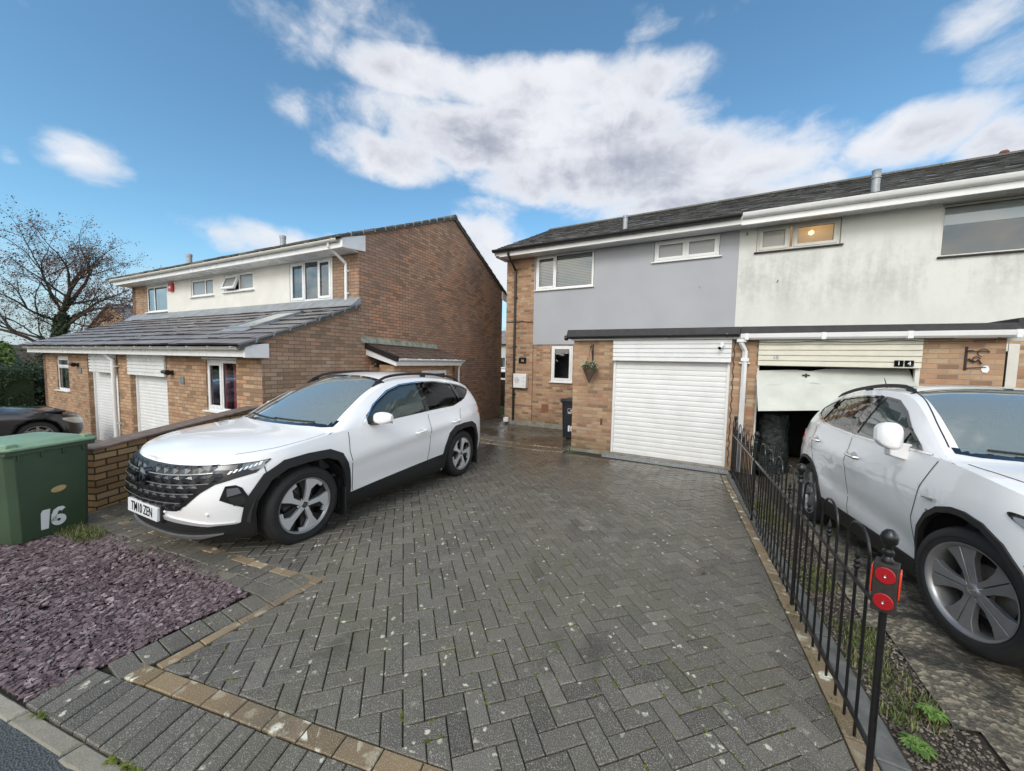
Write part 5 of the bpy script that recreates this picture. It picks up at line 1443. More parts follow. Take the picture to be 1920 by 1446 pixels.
    q = MB(ML); q.box(nm[0]-.08, nm[0]+.08, 3.885, 3.899, nm[1]-.08, nm[1]+.08); qo = q.build('number_plate', mat('slate_plate', (.16,.17,.18), .6, noise=(30,.4)), parent=t)
    text_mb(ntxt, .10, ML @ frame((nm[0], 3.884, nm[1]), (1,0,0), (0,0,1), (0,-1,0)), .002).build('number', M['galv'], parent=qo)
    if near: porch(t)

def porch(t):
    v0, v1 = 6.27, 8.78; ug, ue = UG, -5.93     # gable line, eave line
    zt, ze = 2.24, 1.95
    p = MB(ML); p.box(ug+.003, ue-.12, v0+.05, v0+.17, -.6, 1.80); p.box(ue-.24, ue-.12, v0+.17, v1-.08, -.6, 1.80); p.box(ug+.003, ue-.12, v1-.20, v1-.08, -.6, 1.80)
    po = p.build('porch', M['brick_front_left'], parent=t)
    # lean-to roof sloping out from the gable
    mx = ML @ Matrix(((0,-1,0,0),(1,0,0,0),(0,0,1,0),(0,0,0,1)))  # x->v , y-> -u
    # courses: run along v, slope toward +u ; local y = -u : eave y=-ue, ridge y=-ug
    ro = MB(mx); L = math.hypot(ug-ue, zt-ze); nc = 4
    s = (zt-ze)/(-ug+ue)
    for i in range(nc):
        y0 = -ue-.02+(-ug+ue)*i/nc; y1 = -ue+(-ug+ue)*(i+1)/nc+.04
        nn_ = 44
        for k in range(nn_):
            a = v0-.02+(v1-v0+.04)*k/nn_; b = v0-.02+(v1-v0+.04)*(k+1)/nn_
            hh = .018*(1 if k % 2 else 0)+.006
            z0 = ze+(y0+ue)*s+.028+hh; z1 = ze+(y1+ue)*s+.004+hh
            ro.hexa([(a,y0,z0-.03),(b,y0,z0-.03),(b,y1,z1-.03),(a,y1,z1-.03),(a,y0,z0),(b,y0,z0),(b,y1,z1),(a,y1,z1)], col=min(1, max(0, random.gauss(.5,.22))))
    ro.build('porch_roof', M['tile_brown'], parent=t)
    bz = MB(ML)
    def u_z(u): return ze+(ue-u)*s
    bz.hexa([(ug,v0-.05,u_z(ug)-.22),(ue+.03,v0-.05,u_z(ue)-.17),(ue+.03,v0-.025,u_z(ue)-.17),(ug,v0-.025,u_z(ug)-.22),(ug,v0-.05,u_z(ug)-.05),(ue+.03,v0-.05,u_z(ue)-.03),(ue+.03,v0-.025,u_z(ue)-.03),(ug,v0-.025,u_z(ug)-.05)])
    bz.box(ue-.0, ue+.025, v0-.025, v1+.02, ze-.16, ze+.0); bz.build('porch_fascia', M['upvc'], parent=t)
    dv = MB(ML); dv.hexa([(ug,v0-.085,u_z(ug)-.07),(ue+.06,v0-.085,u_z(ue)-.07),(ue+.06,v0-.0,u_z(ue)-.07),(ug,v0-.0,u_z(ug)-.07),(ug,v0-.085,u_z(ug)+.05),(ue+.06,v0-.085,u_z(ue)+.05),(ue+.06,v0,u_z(ue)+.05),(ug,v0,u_z(ug)+.05)]); dv.build('porch_verge', M['black_pvc'], parent=t)
    mg = ML @ Matrix(((0,-1,0,0),(1,0,0,0),(0,0,1,0),(0,0,0,1)))
    gu = MB(mg); gutter(gu, v0-.02, v1+.10, -ue-.025, ze-.01, .045, [v0+.2+.5*i for i in range(5)]); gu.tube([(v1+.02, -ue-.07, ze-.05), (v1+.02, -ue+.06, ze-.22), (v1+.02, -ue+.06, -.1)], .026, 10); gu.build('porch_gutter', M['upvc'], parent=t)
    lf = MB(ML); lf.hexa([(ug+.003,6.06,2.30),(ug+.05,6.06,2.30),(ug+.05,8.84,2.26),(ug+.003,8.84,2.26),(ug+.003,6.06,2.44),(ug+.02,6.06,2.44),(ug+.02,8.84,2.39),(ug+.003,8.84,2.39)]); lf.build('porch_flashing', M['lead_moss'], parent=t)
    w = MB(ML); w.box(ug+.12, ue-.28, v0+.03, v0+.049, .4, 1.60); w.build('porch_door', M['upvc'], parent=t)
    w = MB(ML); w.box(ue-.119, ue-.10, 7.25, 8.25, .5, 1.66); wo = w.build('porch_window', M['upvc'], parent=t)
    g_ = MB(ML); g_.box(ue-.099, ue-.096, 7.32, 8.18, .57, 1.58); g_.build('pane', M['glass_tint'], parent=wo)
    l = MB(ML); cx, cz = -6.55, 1.79
    l.tube([(cx, v0+.05, cz), (cx, v0-.07, cz)], .012, 6); l.tube([(cx+.07*math.cos(a*PI/8), v0-.08, cz+.05*math.sin(a*PI/8)) for a in range(17)], .009, 6); l.box(cx-.03, cx+.03, v0+.02, v0+.05, cz-.05, cz+.05); l.ball((cx+.02, v0-.06, cz), .04, 8); l.build('porch_lamp', M['black_iron'], parent=t, smooth=True)
left_house(True); left_house(False)

# ================================================================ BACKGROUND
def bg_house():
    t = empty('background_house', LP(-48, 14, -.6), 'distant brick house with a tiled roof seen beyond the far semi', 'house')
    mb = MB(ML); mb.prism([(11.0, -.6), (17.0, -.6), (17.0, 4.3), (14.0, 6.1), (11.0, 4.2)], 'x', -48.2, -47.8)
    # gable faces the viewer obliquely: gable end with its own depth
    t2 = MB(ML)
    a, b, c = (-51.7, 13.9), (-46.8, 14.1), (-42.4, 14.0)
    t2.prism([(-51.7, -.6), (-42.2, -.6), (-42.2, 4.35), (-46.8, 6.2), (-51.7, 4.35)], 'y', 14.0, 14.3); t2.build('gable', M['brick_side'], parent=t)
    rr = MB(ML)
    for s in (-1, 1):
        x1 = -46.8+s*5.2; 
        n = 12
        for i in range(n):
            f0, f1 = i/n, (i+1)/n+.02
            xa, za = x1+(-46.8-x1)*f0, 4.15+(6.32-4.15)*f0; xb, zb = x1+(-46.8-x1)*f1, 4.15+(6.32-4.15)*f1
            v = [(xa,13.8,za),(xb,13.8,zb-.03),(xb,22,zb-.03),(xa,22,za),(xa,13.8,za+.10),(xb,13.8,zb+.02),(xb,22,zb+.02),(xa,22,za+.10)]
            rr.hexa(v if s < 0 else [v[1],v[0],v[3],v[2],v[5],v[4],v[7],v[6]], col=random.random())
    rr.build('roof', M['tile_grey'], parent=t)
    mb = MB(ML); mb.box(-51.6, -42.3, 14.3, 22, -.6, 4.3); mb.build('body', M['brick_side'], parent=t)
bg_house()
def passage_house():
    Y = 30
    t = empty('background_house', (-18.5, Y, -.6), 'small pale house glimpsed through the gap between the two brick houses', 'house')
    mb = MB(); wall_holes(mb, -24, -14, -.6, 3.6, Y, Y+.3, [(-17.6, -16.6, 1.3, 2.3)]); mb.box(-24, -14, Y+.3, Y+7, -.6, 3.6); mb.build('wall', mat('pale_boarding', (.50,.53,.55), .8, noise=(3,.06)), parent=t)
    tiles(t, 'roof', I4, -24.3, -13.7, Y-.4, 3.5, Y+3.6, 5.1, .5, .4, .03, M['tile_grey'])
    window(t, I4, -17.6, -16.6, 1.3, 2.3, Y, [(0,.5,0,1,0), (.5,1,0,1,0)], sill=.05)
passage_house()
def garden_fence():
    t = empty('timber_fence', (-10, 17.5, -.5), 'dark timber garden fence at the end of the side passage', 'fence')
    for k in range(6):
        x = -14+1.6*k; mb = MB(); mb.box(x-.05, x+.05, 17.45, 17.55, -.6, 1.05); mb.build('post', M['timber_dark'], parent=t)
    mb = MB()
    for k in range(80):
        x = -14+.1*k; mb.box(x, x+.095, 17.40+.012*(k % 2), 17.42+.012*(k % 2), -.55, .92)
    mb.build('boards', mat('fence_board', (.06,.045,.03), .85, noise=(12,.4)), parent=t)
garden_fence()
def van():
    t = empty('parked_van', (-13.1, 23, -.6), 'white van roof just visible through the gap between the houses', 'van')
    mb = MB(); mb.prism([(-15.2, -.2), (-11.2, -.2), (-11.0, .2), (-11.05, .6), (-11.8, .75), (-12.4, 1.25), (-12.7, 1.32), (-15.2, 1.32), (-15.3, 1.2)], 'y', 22.2, 24.0); mb.build('body', M['white_paint'], parent=t, bevel=.08)
    mb = MB(); mb.prism([(-12.3, 1.18), (-11.85, .78), (-13.2, .78), (-13.2, 1.18)], 'y', 22.19, 22.17); mb.build('side_window', M['gloss_black'], parent=t)
    for x in (-14.4, -11.9):
        mb = MB(); mb.lathe([(0, -.1), (.2, -.1), (.32, -.09), (.32, .09), (0, .1)], 20, 'y', (x, 22.3, -.25)); mb.build('wheel', M['rubber'], parent=t, smooth=True)
van()

# ---- vegetation
def branch_tree(name, base, height, seed, label, spread=1.0, twigs=3, leafn=0, ivy=False, trunk_r=.28, levels=5, group=None, lean=(0, 0), fork=.42):
    rnd = random.Random(seed)
    t = empty(name, base, label, 'tree', group)
    mb = MB(); tw = MB(); lf = MB(); B = Vector(base); tips = []; core = []
    def limb(p, d, L, r, lev):
        n = 8 if lev == 0 else (5 if lev < 3 else 3); pts = [p]; rs = [r]; q = p.copy(); dd = d.copy()
        wob = .05 if lev == 0 else .15
        for i in range(n):
            dd = (dd + Vector((rnd.gauss(0, wob), rnd.gauss(0, wob), rnd.gauss(.02 if lev < 3 else -.01, wob*.7)))).normalized(); q = q+dd*(L/n); pts.append(q.copy()); rs.append(r*(1-.45*(i+1)/n))
        if lev <= 1: core.append((pts, rs, lev))
        (mb if lev < 4 else tw).tube(pts, rs, 10 if lev == 0 else (6 if lev < 3 else 3), cap=False)
        if lev >= levels:
            for q_ in pts[1:]: tips.append(q_)
            return
        k = (9 if lev == 0 else (4 if lev < 2 else rnd.choice((2, 3, 3))))
        for j in range(k):
            idx = rnd.randint(3, n) if lev == 0 else rnd.randint(1, n)
            s = pts[idx]; ang = (rnd.uniform(.75, 1.35) if lev == 0 else rnd.uniform(.4, 1.0))*spread; ph = rnd.random()*2*PI if lev else 2*PI*j/k+rnd.uniform(-.3,.3)
            o = dd.orthogonal().normalized(); o.rotate(Matrix.Rotation(ph, 3, dd)); nd = (dd*math.cos(ang)+o*math.sin(ang)); nd.z += .06; nd.normalize()
            limb(s, nd, L*(rnd.uniform(.42, .60) if lev == 0 else rnd.uniform(.50, .72)), rs[idx]*(rnd.uniform(.32, .5) if lev == 0 else rnd.uniform(.5, .68)), lev+1)
        if lev == 0:
            for j in range(3): 
                nd = (dd+Vector((rnd.gauss(0,.28), rnd.gauss(0,.28), 0))).normalized(); limb(pts[-1], nd, L*rnd.uniform(.42,.52), rs[-1]*.6, 1)
        else: limb(pts[-1], dd, L*.62, rs[-1]*.85, lev+1)
    limb(B, Vector((lean[0], lean[1], 1)).normalized(), height*fork, trunk_r, 0)
    mb.build('trunk', M['bark'], parent=t, smooth=True, sharp=180)
    tw.build('twigs', M['bark'], parent=t)
    if leafn:
        for i in range(leafn):
            p = rnd.choice(tips)+Vector((rnd.gauss(0,.10), rnd.gauss(0,.10), rnd.gauss(0,.10))); s = rnd.uniform(.025, .06)
            v = Vector((rnd.gauss(0,1), rnd.gauss(0,1), rnd.gauss(0,1))).normalized(); u = v.orthogonal().normalized()*s; w_ = v.cross(u)*.7
            lf.add([p-u, p+w_, p+u, p-w_], [(0,1,2,3)], col=rnd.random())
        lf.build('leaves', M['dead_leaf'], parent=t)
    if ivy:
        iv = MB()
        for i in range(11000):
            pts, rs, lv = core[0] if rnd.random() < .86 else rnd.choice(core)
            f = rnd.random()*(len(pts)-1)*(.97 if lv == 0 else .45); k = int(f); fr = f-k
            c = pts[k].lerp(pts[k+1], fr); rr = rs[k]*1.0+abs(rnd.gauss(0, .085 if lv == 0 else .05)); a = rnd.random()*2*PI; s = rnd.uniform(.035, .07)
            p = c+Vector((rr*math.cos(a), rr*math.sin(a), rnd.gauss(0, .05))); v = Vector((math.cos(a), math.sin(a), rnd.gauss(0,.7))).normalized(); u = v.orthogonal().normalized()*s; w_ = v.cross(u)
            iv.add([p-u, p+w_, p+u, p-w_], [(0,1,2,3)], col=rnd.random())
        iv.build('ivy', M['ivy'], parent=t)
    return t
branch_tree('bare_tree', (-37.8, 6.9, -1.2), 10.4, 11, 'tall spreading bare winter tree with an ivy covered trunk', leafn=20000, ivy=True, spread=1.0, trunk_r=.38, levels=6, fork=.56)
for k, (x, y, h, sd) in enumerate(((-25.5, 42, 8, 3), (-22.8, 46, 9.5, 5))):
    branch_tree('bare_tree', (x, y, -.6), h, sd, ['bare tree showing in the gap, nearer the gable', 'taller bare tree showing in the gap beyond the pale house'][k], trunk_r=.14, levels=3, fork=.5, group='bare trees seen in the gap')

def leaf_mass(name, label, cat, c, rx, ry, rz, n, m, s0, s1, seed, core=None, shape=None, kind=None, power=.35):
    rnd = random.Random(seed); t = empty(name, c, label, cat)
    mb = MB()
    for i in range(n):
        while True:
            v = Vector((rnd.gauss(0,1), rnd.gauss(0,1), rnd.gauss(0,1)))
            if v.length > .1: break
        v.normalize(); f = rnd.random()**power
        if shape == 'box':
            v = Vector([rnd.uniform(-1,1) for _ in range(3)]); k = max(abs(q) for q in v); v = v/k*(1-.12*rnd.random())
            f = 1
        bump_ = 1+.10*math.sin(v.x*5+v.z*4+seed)+.10*math.sin(v.y*7-v.z*6)+.05*math.sin(v.x*15+v.y*13)
        tap = 1.0
        if shape == 'cone': tap = max(.12, 1-.5*(v.z+1)*.72)
        if shape != 'box': pass
        p = Vector((c[0]+v.x*rx*f*bump_*tap, c[1]+v.y*ry*f*bump_*tap, c[2]+rz*(1+v.z*f*(bump_ if shape != 'box' else 1+.04*math.sin(v.x*9)))))
        s = rnd.uniform(s0, s1); nn = Vector((v.x+rnd.gauss(0,.6), v.y+rnd.gauss(0,.6), v.z+rnd.gauss(0,.6))).normalized(); u = nn.orthogonal().normalized(); u.rotate(Matrix.Rotation(rnd.random()*6, 3, nn)); u = u*s; w_ = nn.cross(u)*.55
        mb.add([p-u, p+w_, p+u, p-w_], [(0,1,2,3)], col=rnd.random())
    mb.build('foliage', m, parent=t)
    cr = MB(); 
    if shape == 'box': cr.box(c[0]-rx*.84, c[0]+rx*.84, c[1]-ry*.84, c[1]+ry*.84, c[2], c[2]+2*rz*.93)
    else: cr.ball((c[0], c[1], c[2]+rz*.9), 1, 8, (rx*.6, ry*.6, rz*.75))
    cr.build('stems', M['ivy'], parent=t)
    return t
leaf_mass('hedge', 'clipped dark green hedge at the far left beyond the lawn', 'hedge', (-24.5, 1.6, -.7), 1.6, 2.4, 1.05, 26000, M['hedge'], .03, .06, 5, shape='box')
leaf_mass('conifer_shrub', 'bright green conifer shrub rising behind the clipped hedge', 'shrub', (-28.5, 3.2, -.7), 1.9, 1.9, 1.75, 15000, M['conifer'], .05, .11, 8, shape='cone')
leaf_mass('evergreen_shrub', 'dull dark shrub squeezed between the hedge and the brick corner', 'shrub', (-25.2, 4.6, -.7), 1.3, 1.0, 1.5, 9000, M['bush_dark'], .04, .08, 9)
mb = MB(); 
for i in range(5):
    z = -.5+.28*i; mb.box(-23.6, -23.55, 3.2, 4.6, z, z+.10)
mb.box(-23.64, -23.55, 3.9, 4.0, -.6, 1.0)
tag(mb.build('rail_fence', M['timber_dark']), 'weathered rail fence in front of the dark shrub', 'fence')

# distant town and hill line, far left
def hill(name, pts, y0, y1, m, M_=None):
    mb = MB(M_); V = []; 
    for (x, z) in pts: V += [(x, y0, -.7), (x, y0, z), (x, y1, z*.9+.1)]
    F = []
    for i in range(len(pts)-1):
        a = 3*i; F += [(a+3, a, a+1, a+4)[::-1], (a+4, a+1, a+2, a+5)[::-1]]
    mb.add(V, F); return mb.build(name, m, smooth=True, sharp=180, kind='structure')
mh, th, bh = newmat('wooded_hill'); ph = th.node('ShaderNodeTexCoord').outputs['Object']
th.put(bh.inputs['Base Color'], th.ramp(th.noise(ph, .35, 6, .7), [(.35, (.055,.06,.05)), (.6, (.11,.105,.085)), (.75, (.17,.155,.13))])); bh.inputs['Roughness'].default_value = 1
R90 = Matrix.Rotation(PI/2, 4, 'Z')
hill('far_hill', [(-60+i*6, 4.6+1.2*math.sin(i*.9)+.6*math.sin(i*2.3)) for i in range(41)], 120, 140, mh, R90)
hill('far_hill', [(-140+i*8, 5+1.3*math.sin(i*.7)+.7*math.sin(i*2.1)) for i in range(46)], 110, 130, mh)
# wooded rise behind the viewer (seen in the glass)
rnd = random.Random(4)
def woods():
    t_ = MB()
    for i in range(120):
        x = -60+120*i/120+rnd.uniform(-.6,.6); y = -19-rnd.random()*6; h = rnd.uniform(2.4, 3.8)+1.4*math.sin(x*.09+1)
        for k in range(120):
            a = rnd.random()*2*PI; r = 2.0*math.sqrt(rnd.random()); z = h*rnd.random()**.6; s = rnd.uniform(.15, .4)
            p = Vector((x+r*math.cos(a), y+r*math.sin(a), z)); nn = Vector((rnd.gauss(0,1), rnd.gauss(0,1), rnd.gauss(0,1))).normalized(); u = nn.orthogonal().normalized()*s; w_ = nn.cross(u)
            t_.add([p-u, p+w_, p+u, p-w_], [(0,1,2,3)], col=rnd.random())
    o = t_.build('woods', M['bush_dark'], kind='stuff'); o['label'] = 'dark wood across the road reflected in the windows'; o['category'] = 'wood'
woods()
# ================================================================ CARS
class Pch:
    """monotone cubic interpolation"""
    def __init__(s, pts):
        s.x = np.array([p[0] for p in pts], float); s.y = np.array([p[1] for p in pts], float)
        h = np.diff(s.x); d = np.diff(s.y)/h; n = len(pts); m = np.zeros(n)
        m[0] = d[0]; m[-1] = d[-1]
        for i in range(1, n-1):
            if d[i-1]*d[i] > 0:
                w1 = 2*h[i]+h[i-1]; w2 = h[i]+2*h[i-1]; m[i] = (w1+w2)/(w1/d[i-1]+w2/d[i])
        s.m = m; s.h = h
    def __call__(s, x):
        x = min(max(x, s.x[0]), s.x[-1]); i = min(max(int(np.searchsorted(s.x, x))-1, 0), len(s.h)-1)
        h = s.h[i]; t = (x-s.x[i])/h
        return float((1+2*t)*(1-t)**2*s.y[i]+t*(1-t)**2*h*s.m[i]+t*t*(3-2*t)*s.y[i+1]+t*t*(t-1)*h*s.m[i+1])

def pip(p, poly):
    c = False; x, y = p; j = len(poly)-1
    for i in range(len(poly)):
        xi, yi = poly[i]; xj, yj = poly[j]
        if (yi > y) != (yj > y) and x < (xj-xi)*(y-yi)/(yj-yi)+xi: c = not c
        j = i
    return c
def densify(poly, st, closed=True):
    out = []; n = len(poly)
    for i in range(n if closed else n-1):
        a, b = poly[i], poly[(i+1) % n]; L = math.hypot(b[0]-a[0], b[1]-a[1]); k = max(1, int(L/st))
        for j in range(k): out.append((a[0]+(b[0]-a[0])*j/k, a[1]+(b[1]-a[1])*j/k))
    if not closed: out.append(poly[-1])
    return out
def smoothpoly(pts, it=2, closed=True):
    for _ in range(it):
        out = []; n = len(pts)
        for i in range(n if closed else n-1):
            a, b = pts[i], pts[(i+1) % n]
            out += [(a[0]*.75+b[0]*.25, a[1]*.75+b[1]*.25), (a[0]*.25+b[0]*.75, a[1]*.25+b[1]*.75)]
        if not closed: out = [pts[0]]+out+[pts[-1]]
        pts = out
    return pts
def tri(outer, holes, step):
    """triangulate a domain polygon with holes, interior grid points"""
    outer = densify(outer, step); holes = [densify(h, step) for h in holes]
    P = []; E = []
    for loop in [outer]+holes:
        b = len(P); P += loop; E += [(b+i, b+(i+1) % len(loop)) for i in range(len(loop))]
    x0 = min(p[0] for p in outer); x1 = max(p[0] for p in outer); y0 = min(p[1] for p in outer); y1 = max(p[1] for p in outer)
    nb = np.array(P)
    j = 0; y = y0+step*.5
    while y < y1:
        x = x0+step*(.5 if j % 2 else 0.0)+step*.25
        while x < x1:
            if pip((x, y), outer) and not any(pip((x, y), h) for h in holes):
                if np.min((nb[:, 0]-x)**2+(nb[:, 1]-y)**2) > (step*.45)**2: P.append((x, y))
            x += step
        y += step*.87; j += 1
    r = delaunay_2d_cdt([Vector(p) for p in P], E, [], 0, 1e-7)
    V = [tuple(v) for v in r[0]]; F = []
    for f in r[2]:
        c = (sum(V[i][0] for i in f)/len(f), sum(V[i][1] for i in f)/len(f))
        if pip(c, outer) and not any(pip(c, h) for h in holes): F.append(tuple(f))
    return V, F

class Car:
    def __init__(s, P):
        s.P = P; o = smoothpoly(P['outline'], 2, closed=False)
        pts = [Vector((a, b)) for a, b in o]; S = [0]
        for a, b in zip(pts, pts[1:]): S.append(S[-1]+(b-a).length)
        s.S = np.array(S); s.X = np.array([p.x for p in pts]); s.Y = np.array([p.y for p in pts]); s.L = S[-1]
        for k in ('wy', 'fx', 'rx', 'zb', 'zt', 'ez', 'ey', 'zc'): setattr(s, k, Pch(P[k]))
        s.len = P['outline'][-1][0]
    def xs(s, u): return float(np.interp(u, s.S, s.X)), float(np.interp(u, s.S, s.Y))
    def SX(s, x): return float(np.interp(x, s.X, s.S))      # x -> arc length
    def SY(s, y):                                            # y -> arc length on the front
        k = int(np.argmax(s.Y)); return float(np.interp(y, s.Y[:k], s.S[:k]))
    def side(s, u, z):
        x0, y0 = s.xs(u)
        wf = 1-sstep(x0, .05, .95); wr = sstep(x0, s.len-.8, s.len-.05)
        x = x0+s.fx(z)*wf-s.rx(z)*wr; y = y0*s.wy(z)
        # shoulder crease and sculpted flank
        if 'crease' in s.P:
            for (za, zb_, wd, dp, xa, xb) in s.P['crease']:
                zc_ = za+(zb_-za)*(x0-xa)/(xb-xa)
                f = sstep(x0, xa-.1, xa+.35)*(1-sstep(x0, xb-.3, xb+.1))
                dz = (z-zc_)/wd; y += f*dp*math.exp(-dz*dz) if dz > 0 else f*dp*math.exp(-dz*dz*5)
        # wheel arch flare
        for xc in s.P['axles']:
            y += .022*math.exp(-((x0-xc)/.42)**2)*math.exp(-((z-.55)/.32)**2)
        return Vector((x, y, z))
    def band(s, u, v):
        x0, _ = s.xs(u); return s.side(u, s.zb(x0)+(s.zt(x0)-s.zb(x0))*v)
    def v_of(s, x0, z): return (z-s.zb(x0))/(s.zt(x0)-s.zb(x0))
    def B(s, u): return s.band(u, 1.0)
    def E(s, u):
        b = s.B(u); x = b.x
        if x < s.P['cowl'] or x > s.P['tail']: return b
        e = Vector((x, s.ey(x), s.ez(x)))
        return e
    def top(s, u, w):
        e = s.E(u); x = e.x
        zc = max(s.zc(x), e.z) if x < s.P['tail'] else s.zc(x)
        if x < .3: zc = e.z+(zc-e.z)*sstep(x, -.05, .3)
        p = s.P.get('crown', 2.6)
        return Vector((x, e.y*w, e.z+(zc-e.z)*(1-abs(w)**p)))
    def gs(s, u, q):
        b, e = s.B(u), s.E(u); p = b.lerp(e, q); p.y += .022*math.sin(PI*q)*min(1, (e.z-b.z)/.25); return p
    def gsz(s, x, z):
        u = s.SX(x); b, e = s.B(u), s.E(u); d = e.z-b.z
        return (u, (z-b.z)/d if d > 1e-4 else 0)

def make_car(name, label, P, M4, paint, extras):
    car = Car(P); T = empty(name, (0,0,0), label, 'car'); T.matrix_world = M4
    bpy.context.view_layer.update()
    T.matrix_basis = M4
    def add_surface(mb, V, F, fn, off=0, flip=False, skirt=0.0, both=True):
        def nrm(a, b):
            e = 1e-3; p = fn(a, b); pu = fn(a+e, b)-fn(a-e, b); pv = fn(a, b+e)-fn(a, b-e); n = pu.cross(pv)
            return n.normalized() if n.length > 1e-12 else Vector((0,0,1))
        for sgn in ((1, -1) if both else (1,)):
            W = []; N = []
            for (a, b) in V:
                p = fn(a, b).copy(); n = None
                if off or skirt:
                    n = nrm(a, b)*(1 if not flip else -1); p = p+n*off
                N.append(n); W.append(p)
            FF = [f if not flip else f[::-1] for f in F]
            if skirt:
                ed = {}
                for f in FF:
                    for i in range(len(f)):
                        a, b = f[i], f[(i+1) % len(f)]
                        if (b, a) in ed: ed.pop((b, a))
                        else: ed[(a, b)] = 1
                idx = {}
                W2 = list(W)
                for (a, b) in list(ed):
                    for q in (a, b):
                        if q not in idx: idx[q] = len(W2); W2.append(W[q]-N[q]*skirt)
                    FF = FF+[(b, a, idx[a], idx[b])]
                W = W2
            pts = [(p.x, p.y*sgn, p.z) for p in W]
            mb.add(pts, FF if sgn > 0 else [f[::-1] for f in FF])
    # orientation tests
    def flipfor(fn, a, b, out):
        e = 1e-3; n = (fn(a+e, b)-fn(a-e, b)).cross(fn(a, b+e)-fn(a, b-e)); return n.dot(out) < 0
    fb = flipfor(car.band, car.SX(2.2), .5, Vector((0,1,0)))
    ft = flipfor(car.top, car.SX(2.6), .3, Vector((0,0,1)))
    fg = flipfor(car.gs, car.SX(2.6), .5, Vector((0,1,0)))
    st = P.get('step', .05)
    # --- body band with wheel-arch openings
    R = P['arch_r']; holes = []
    for xc in P['axles']:
        poly = [(xc+P['arch'][i][0], P['arch'][i][1]) for i in range(len(P['arch']))]
        poly = [(xc+(a-xc)*1.06, .3+(b-.3)*1.05) for a, b in poly]
        poly = [(poly[0][0], car.zb(poly[0][0])-.02)]+[q for q in poly if q[1] > .28]+[(poly[-1][0], car.zb(poly[-1][0])-.02)]
        holes.append([(car.SX(x), car.v_of(x, z)*.7) for x, z in poly])
    mb = MB(); V, F = tri([(0, 0), (car.L, 0), (car.L, .7), (0, .7)], holes, st)
    add_surface(mb, V, F, lambda a, b: car.band(a, b/.7), flip=fb)
    # --- top surface with windscreen and rear glass openings
    ws = [( -.95, 0)]
    def topx(x): return car.SX(x)
    scr = [(P['ws0'](w), w) for w in [-.90+.05*i*1.8 for i in range(21)]]+[(P['ws1'](w), w) for w in [.90-.05*i*1.8 for i in range(21)]]
    rw = [(P['rw0'], -.86), (P['rw1'], -.9), (P['rw1'], .9), (P['rw0'], .86)]
    scrd = [(topx(x), w*.8) for x, w in scr]; rwd = [(topx(x), w*.8) for x, w in densify(rw, .06)]
    u0 = 0.0
    V, F = tri([(0, -.8), (car.L, -.8), (car.L, .8), (0, .8)], [scrd, rwd], st*1.3)
    add_surface(mb, V, F, lambda a, b: car.top(a, b/.8), flip=ft, both=False)
    # --- greenhouse sides
    uA, uB = car.SX(P['cowl']), car.SX(P['tail'])
    dlo = [[car.gsz(x, z) for x, z in densify(poly, .08)] for poly in P['glass']]
    dl = [[(a, min(.985, max(.01, b))*.4) for a, b in h] for h in dlo]
    V, F = tri([(uA, 0), (uB, 0), (uB, .4), (uA, .4)], dl, st)
    add_surface(mb, V, F, lambda a, b: car.gs(a, b/.4), flip=fg)
    body = mb.build('body', paint, parent=None, smooth=True, weld=True, sharp=34)
    body.parent = T
    def child(mb, nm, m, par=None, **k):
        if nm in ('window_surround', 'bright_trim', 'panel_gaps', 'parking_sensor', 'lamp_facets', 'mud_flap'):
            o = None
            for sg in (1, -1):
                q = MB(); idx = [i for i, f in enumerate(mb.f) if sum(mb.v[j][1] for j in f)*sg > 0]
                q.v = mb.v; q.f = [mb.f[i] for i in idx]; q.uv = [mb.uv[i] for i in idx]; q.mi = [mb.mi[i] for i in idx]; q.col = [mb.col[i] for i in idx]
                if not q.f: continue
                used = sorted({j for f in q.f for j in f}); mp_ = {j: i for i, j in enumerate(used)}
                q.v = [mb.v[j] for j in used]; q.f = [[mp_[j] for j in f] for f in q.f]
                o = q.build(nm, m, parent=None, **k); o.parent = par or T
            return o
        o = mb.build(nm, m, parent=None, **k)
        if o is None: return None
        o.parent = par or T; return o
    # glass
    mb = MB(); V, F = tri(scrd, [], .1); add_surface(mb, V, F, lambda a, b: car.top(a, b/.8), off=.002, flip=ft, both=False); g1 = child(mb, 'windscreen', M['glass_screen'], smooth=True, sharp=180)
    fr = MB()
    def ribbon(mb, pts, wd, fn, flip, off, both=True, closed=False, dom=(1, 1)):
        """thin strip following domain polyline"""
        n = len(pts); W = []
        for i in range(n):
            a = pts[i-1] if (i or closed) else pts[i]; b = pts[(i+1) % n] if (i < n-1 or closed) else pts[i]
            pa, pb = fn(*a), fn(*b); t = (pb-pa)
            e = 1e-3; p = fn(*pts[i]); nn = (fn(pts[i][0]+e, pts[i][1])-fn(pts[i][0]-e, pts[i][1])).cross(fn(pts[i][0], pts[i][1]+e)-fn(pts[i][0], pts[i][1]-e))
            if nn.length < 1e-14 or t.length < 1e-9: nn = Vector((0,0,1)); 
            nn.normalize(); nn = -nn if flip else nn
            sd = t.cross(nn).normalized()*wd/2 if t.length > 1e-9 else Vector((0,0,0)); W.append((p+nn*off-sd, p+nn*off+sd))
        for sg in ((1, -1) if both else (1,)):
            Vv = []; 
            for a, b in W: Vv += [(a.x, a.y*sg, a.z), (b.x, b.y*sg, b.z)]
            rng_ = range(n if closed else n-1)
            F_ = [(2*i, 2*i+1, 2*((i+1) % n)+1, 2*((i+1) % n)) for i in rng_]
            mb.add(Vv, F_ if sg < 0 else [f[::-1] for f in F_])
    tf = lambda a, b: car.top(a, b/.8); bf = lambda a, b: car.band(a, b/.7); gf = lambda a, b: car.gs(a, b/.4)
    inner = [(topx(x), w*.8) for x, w in scr]
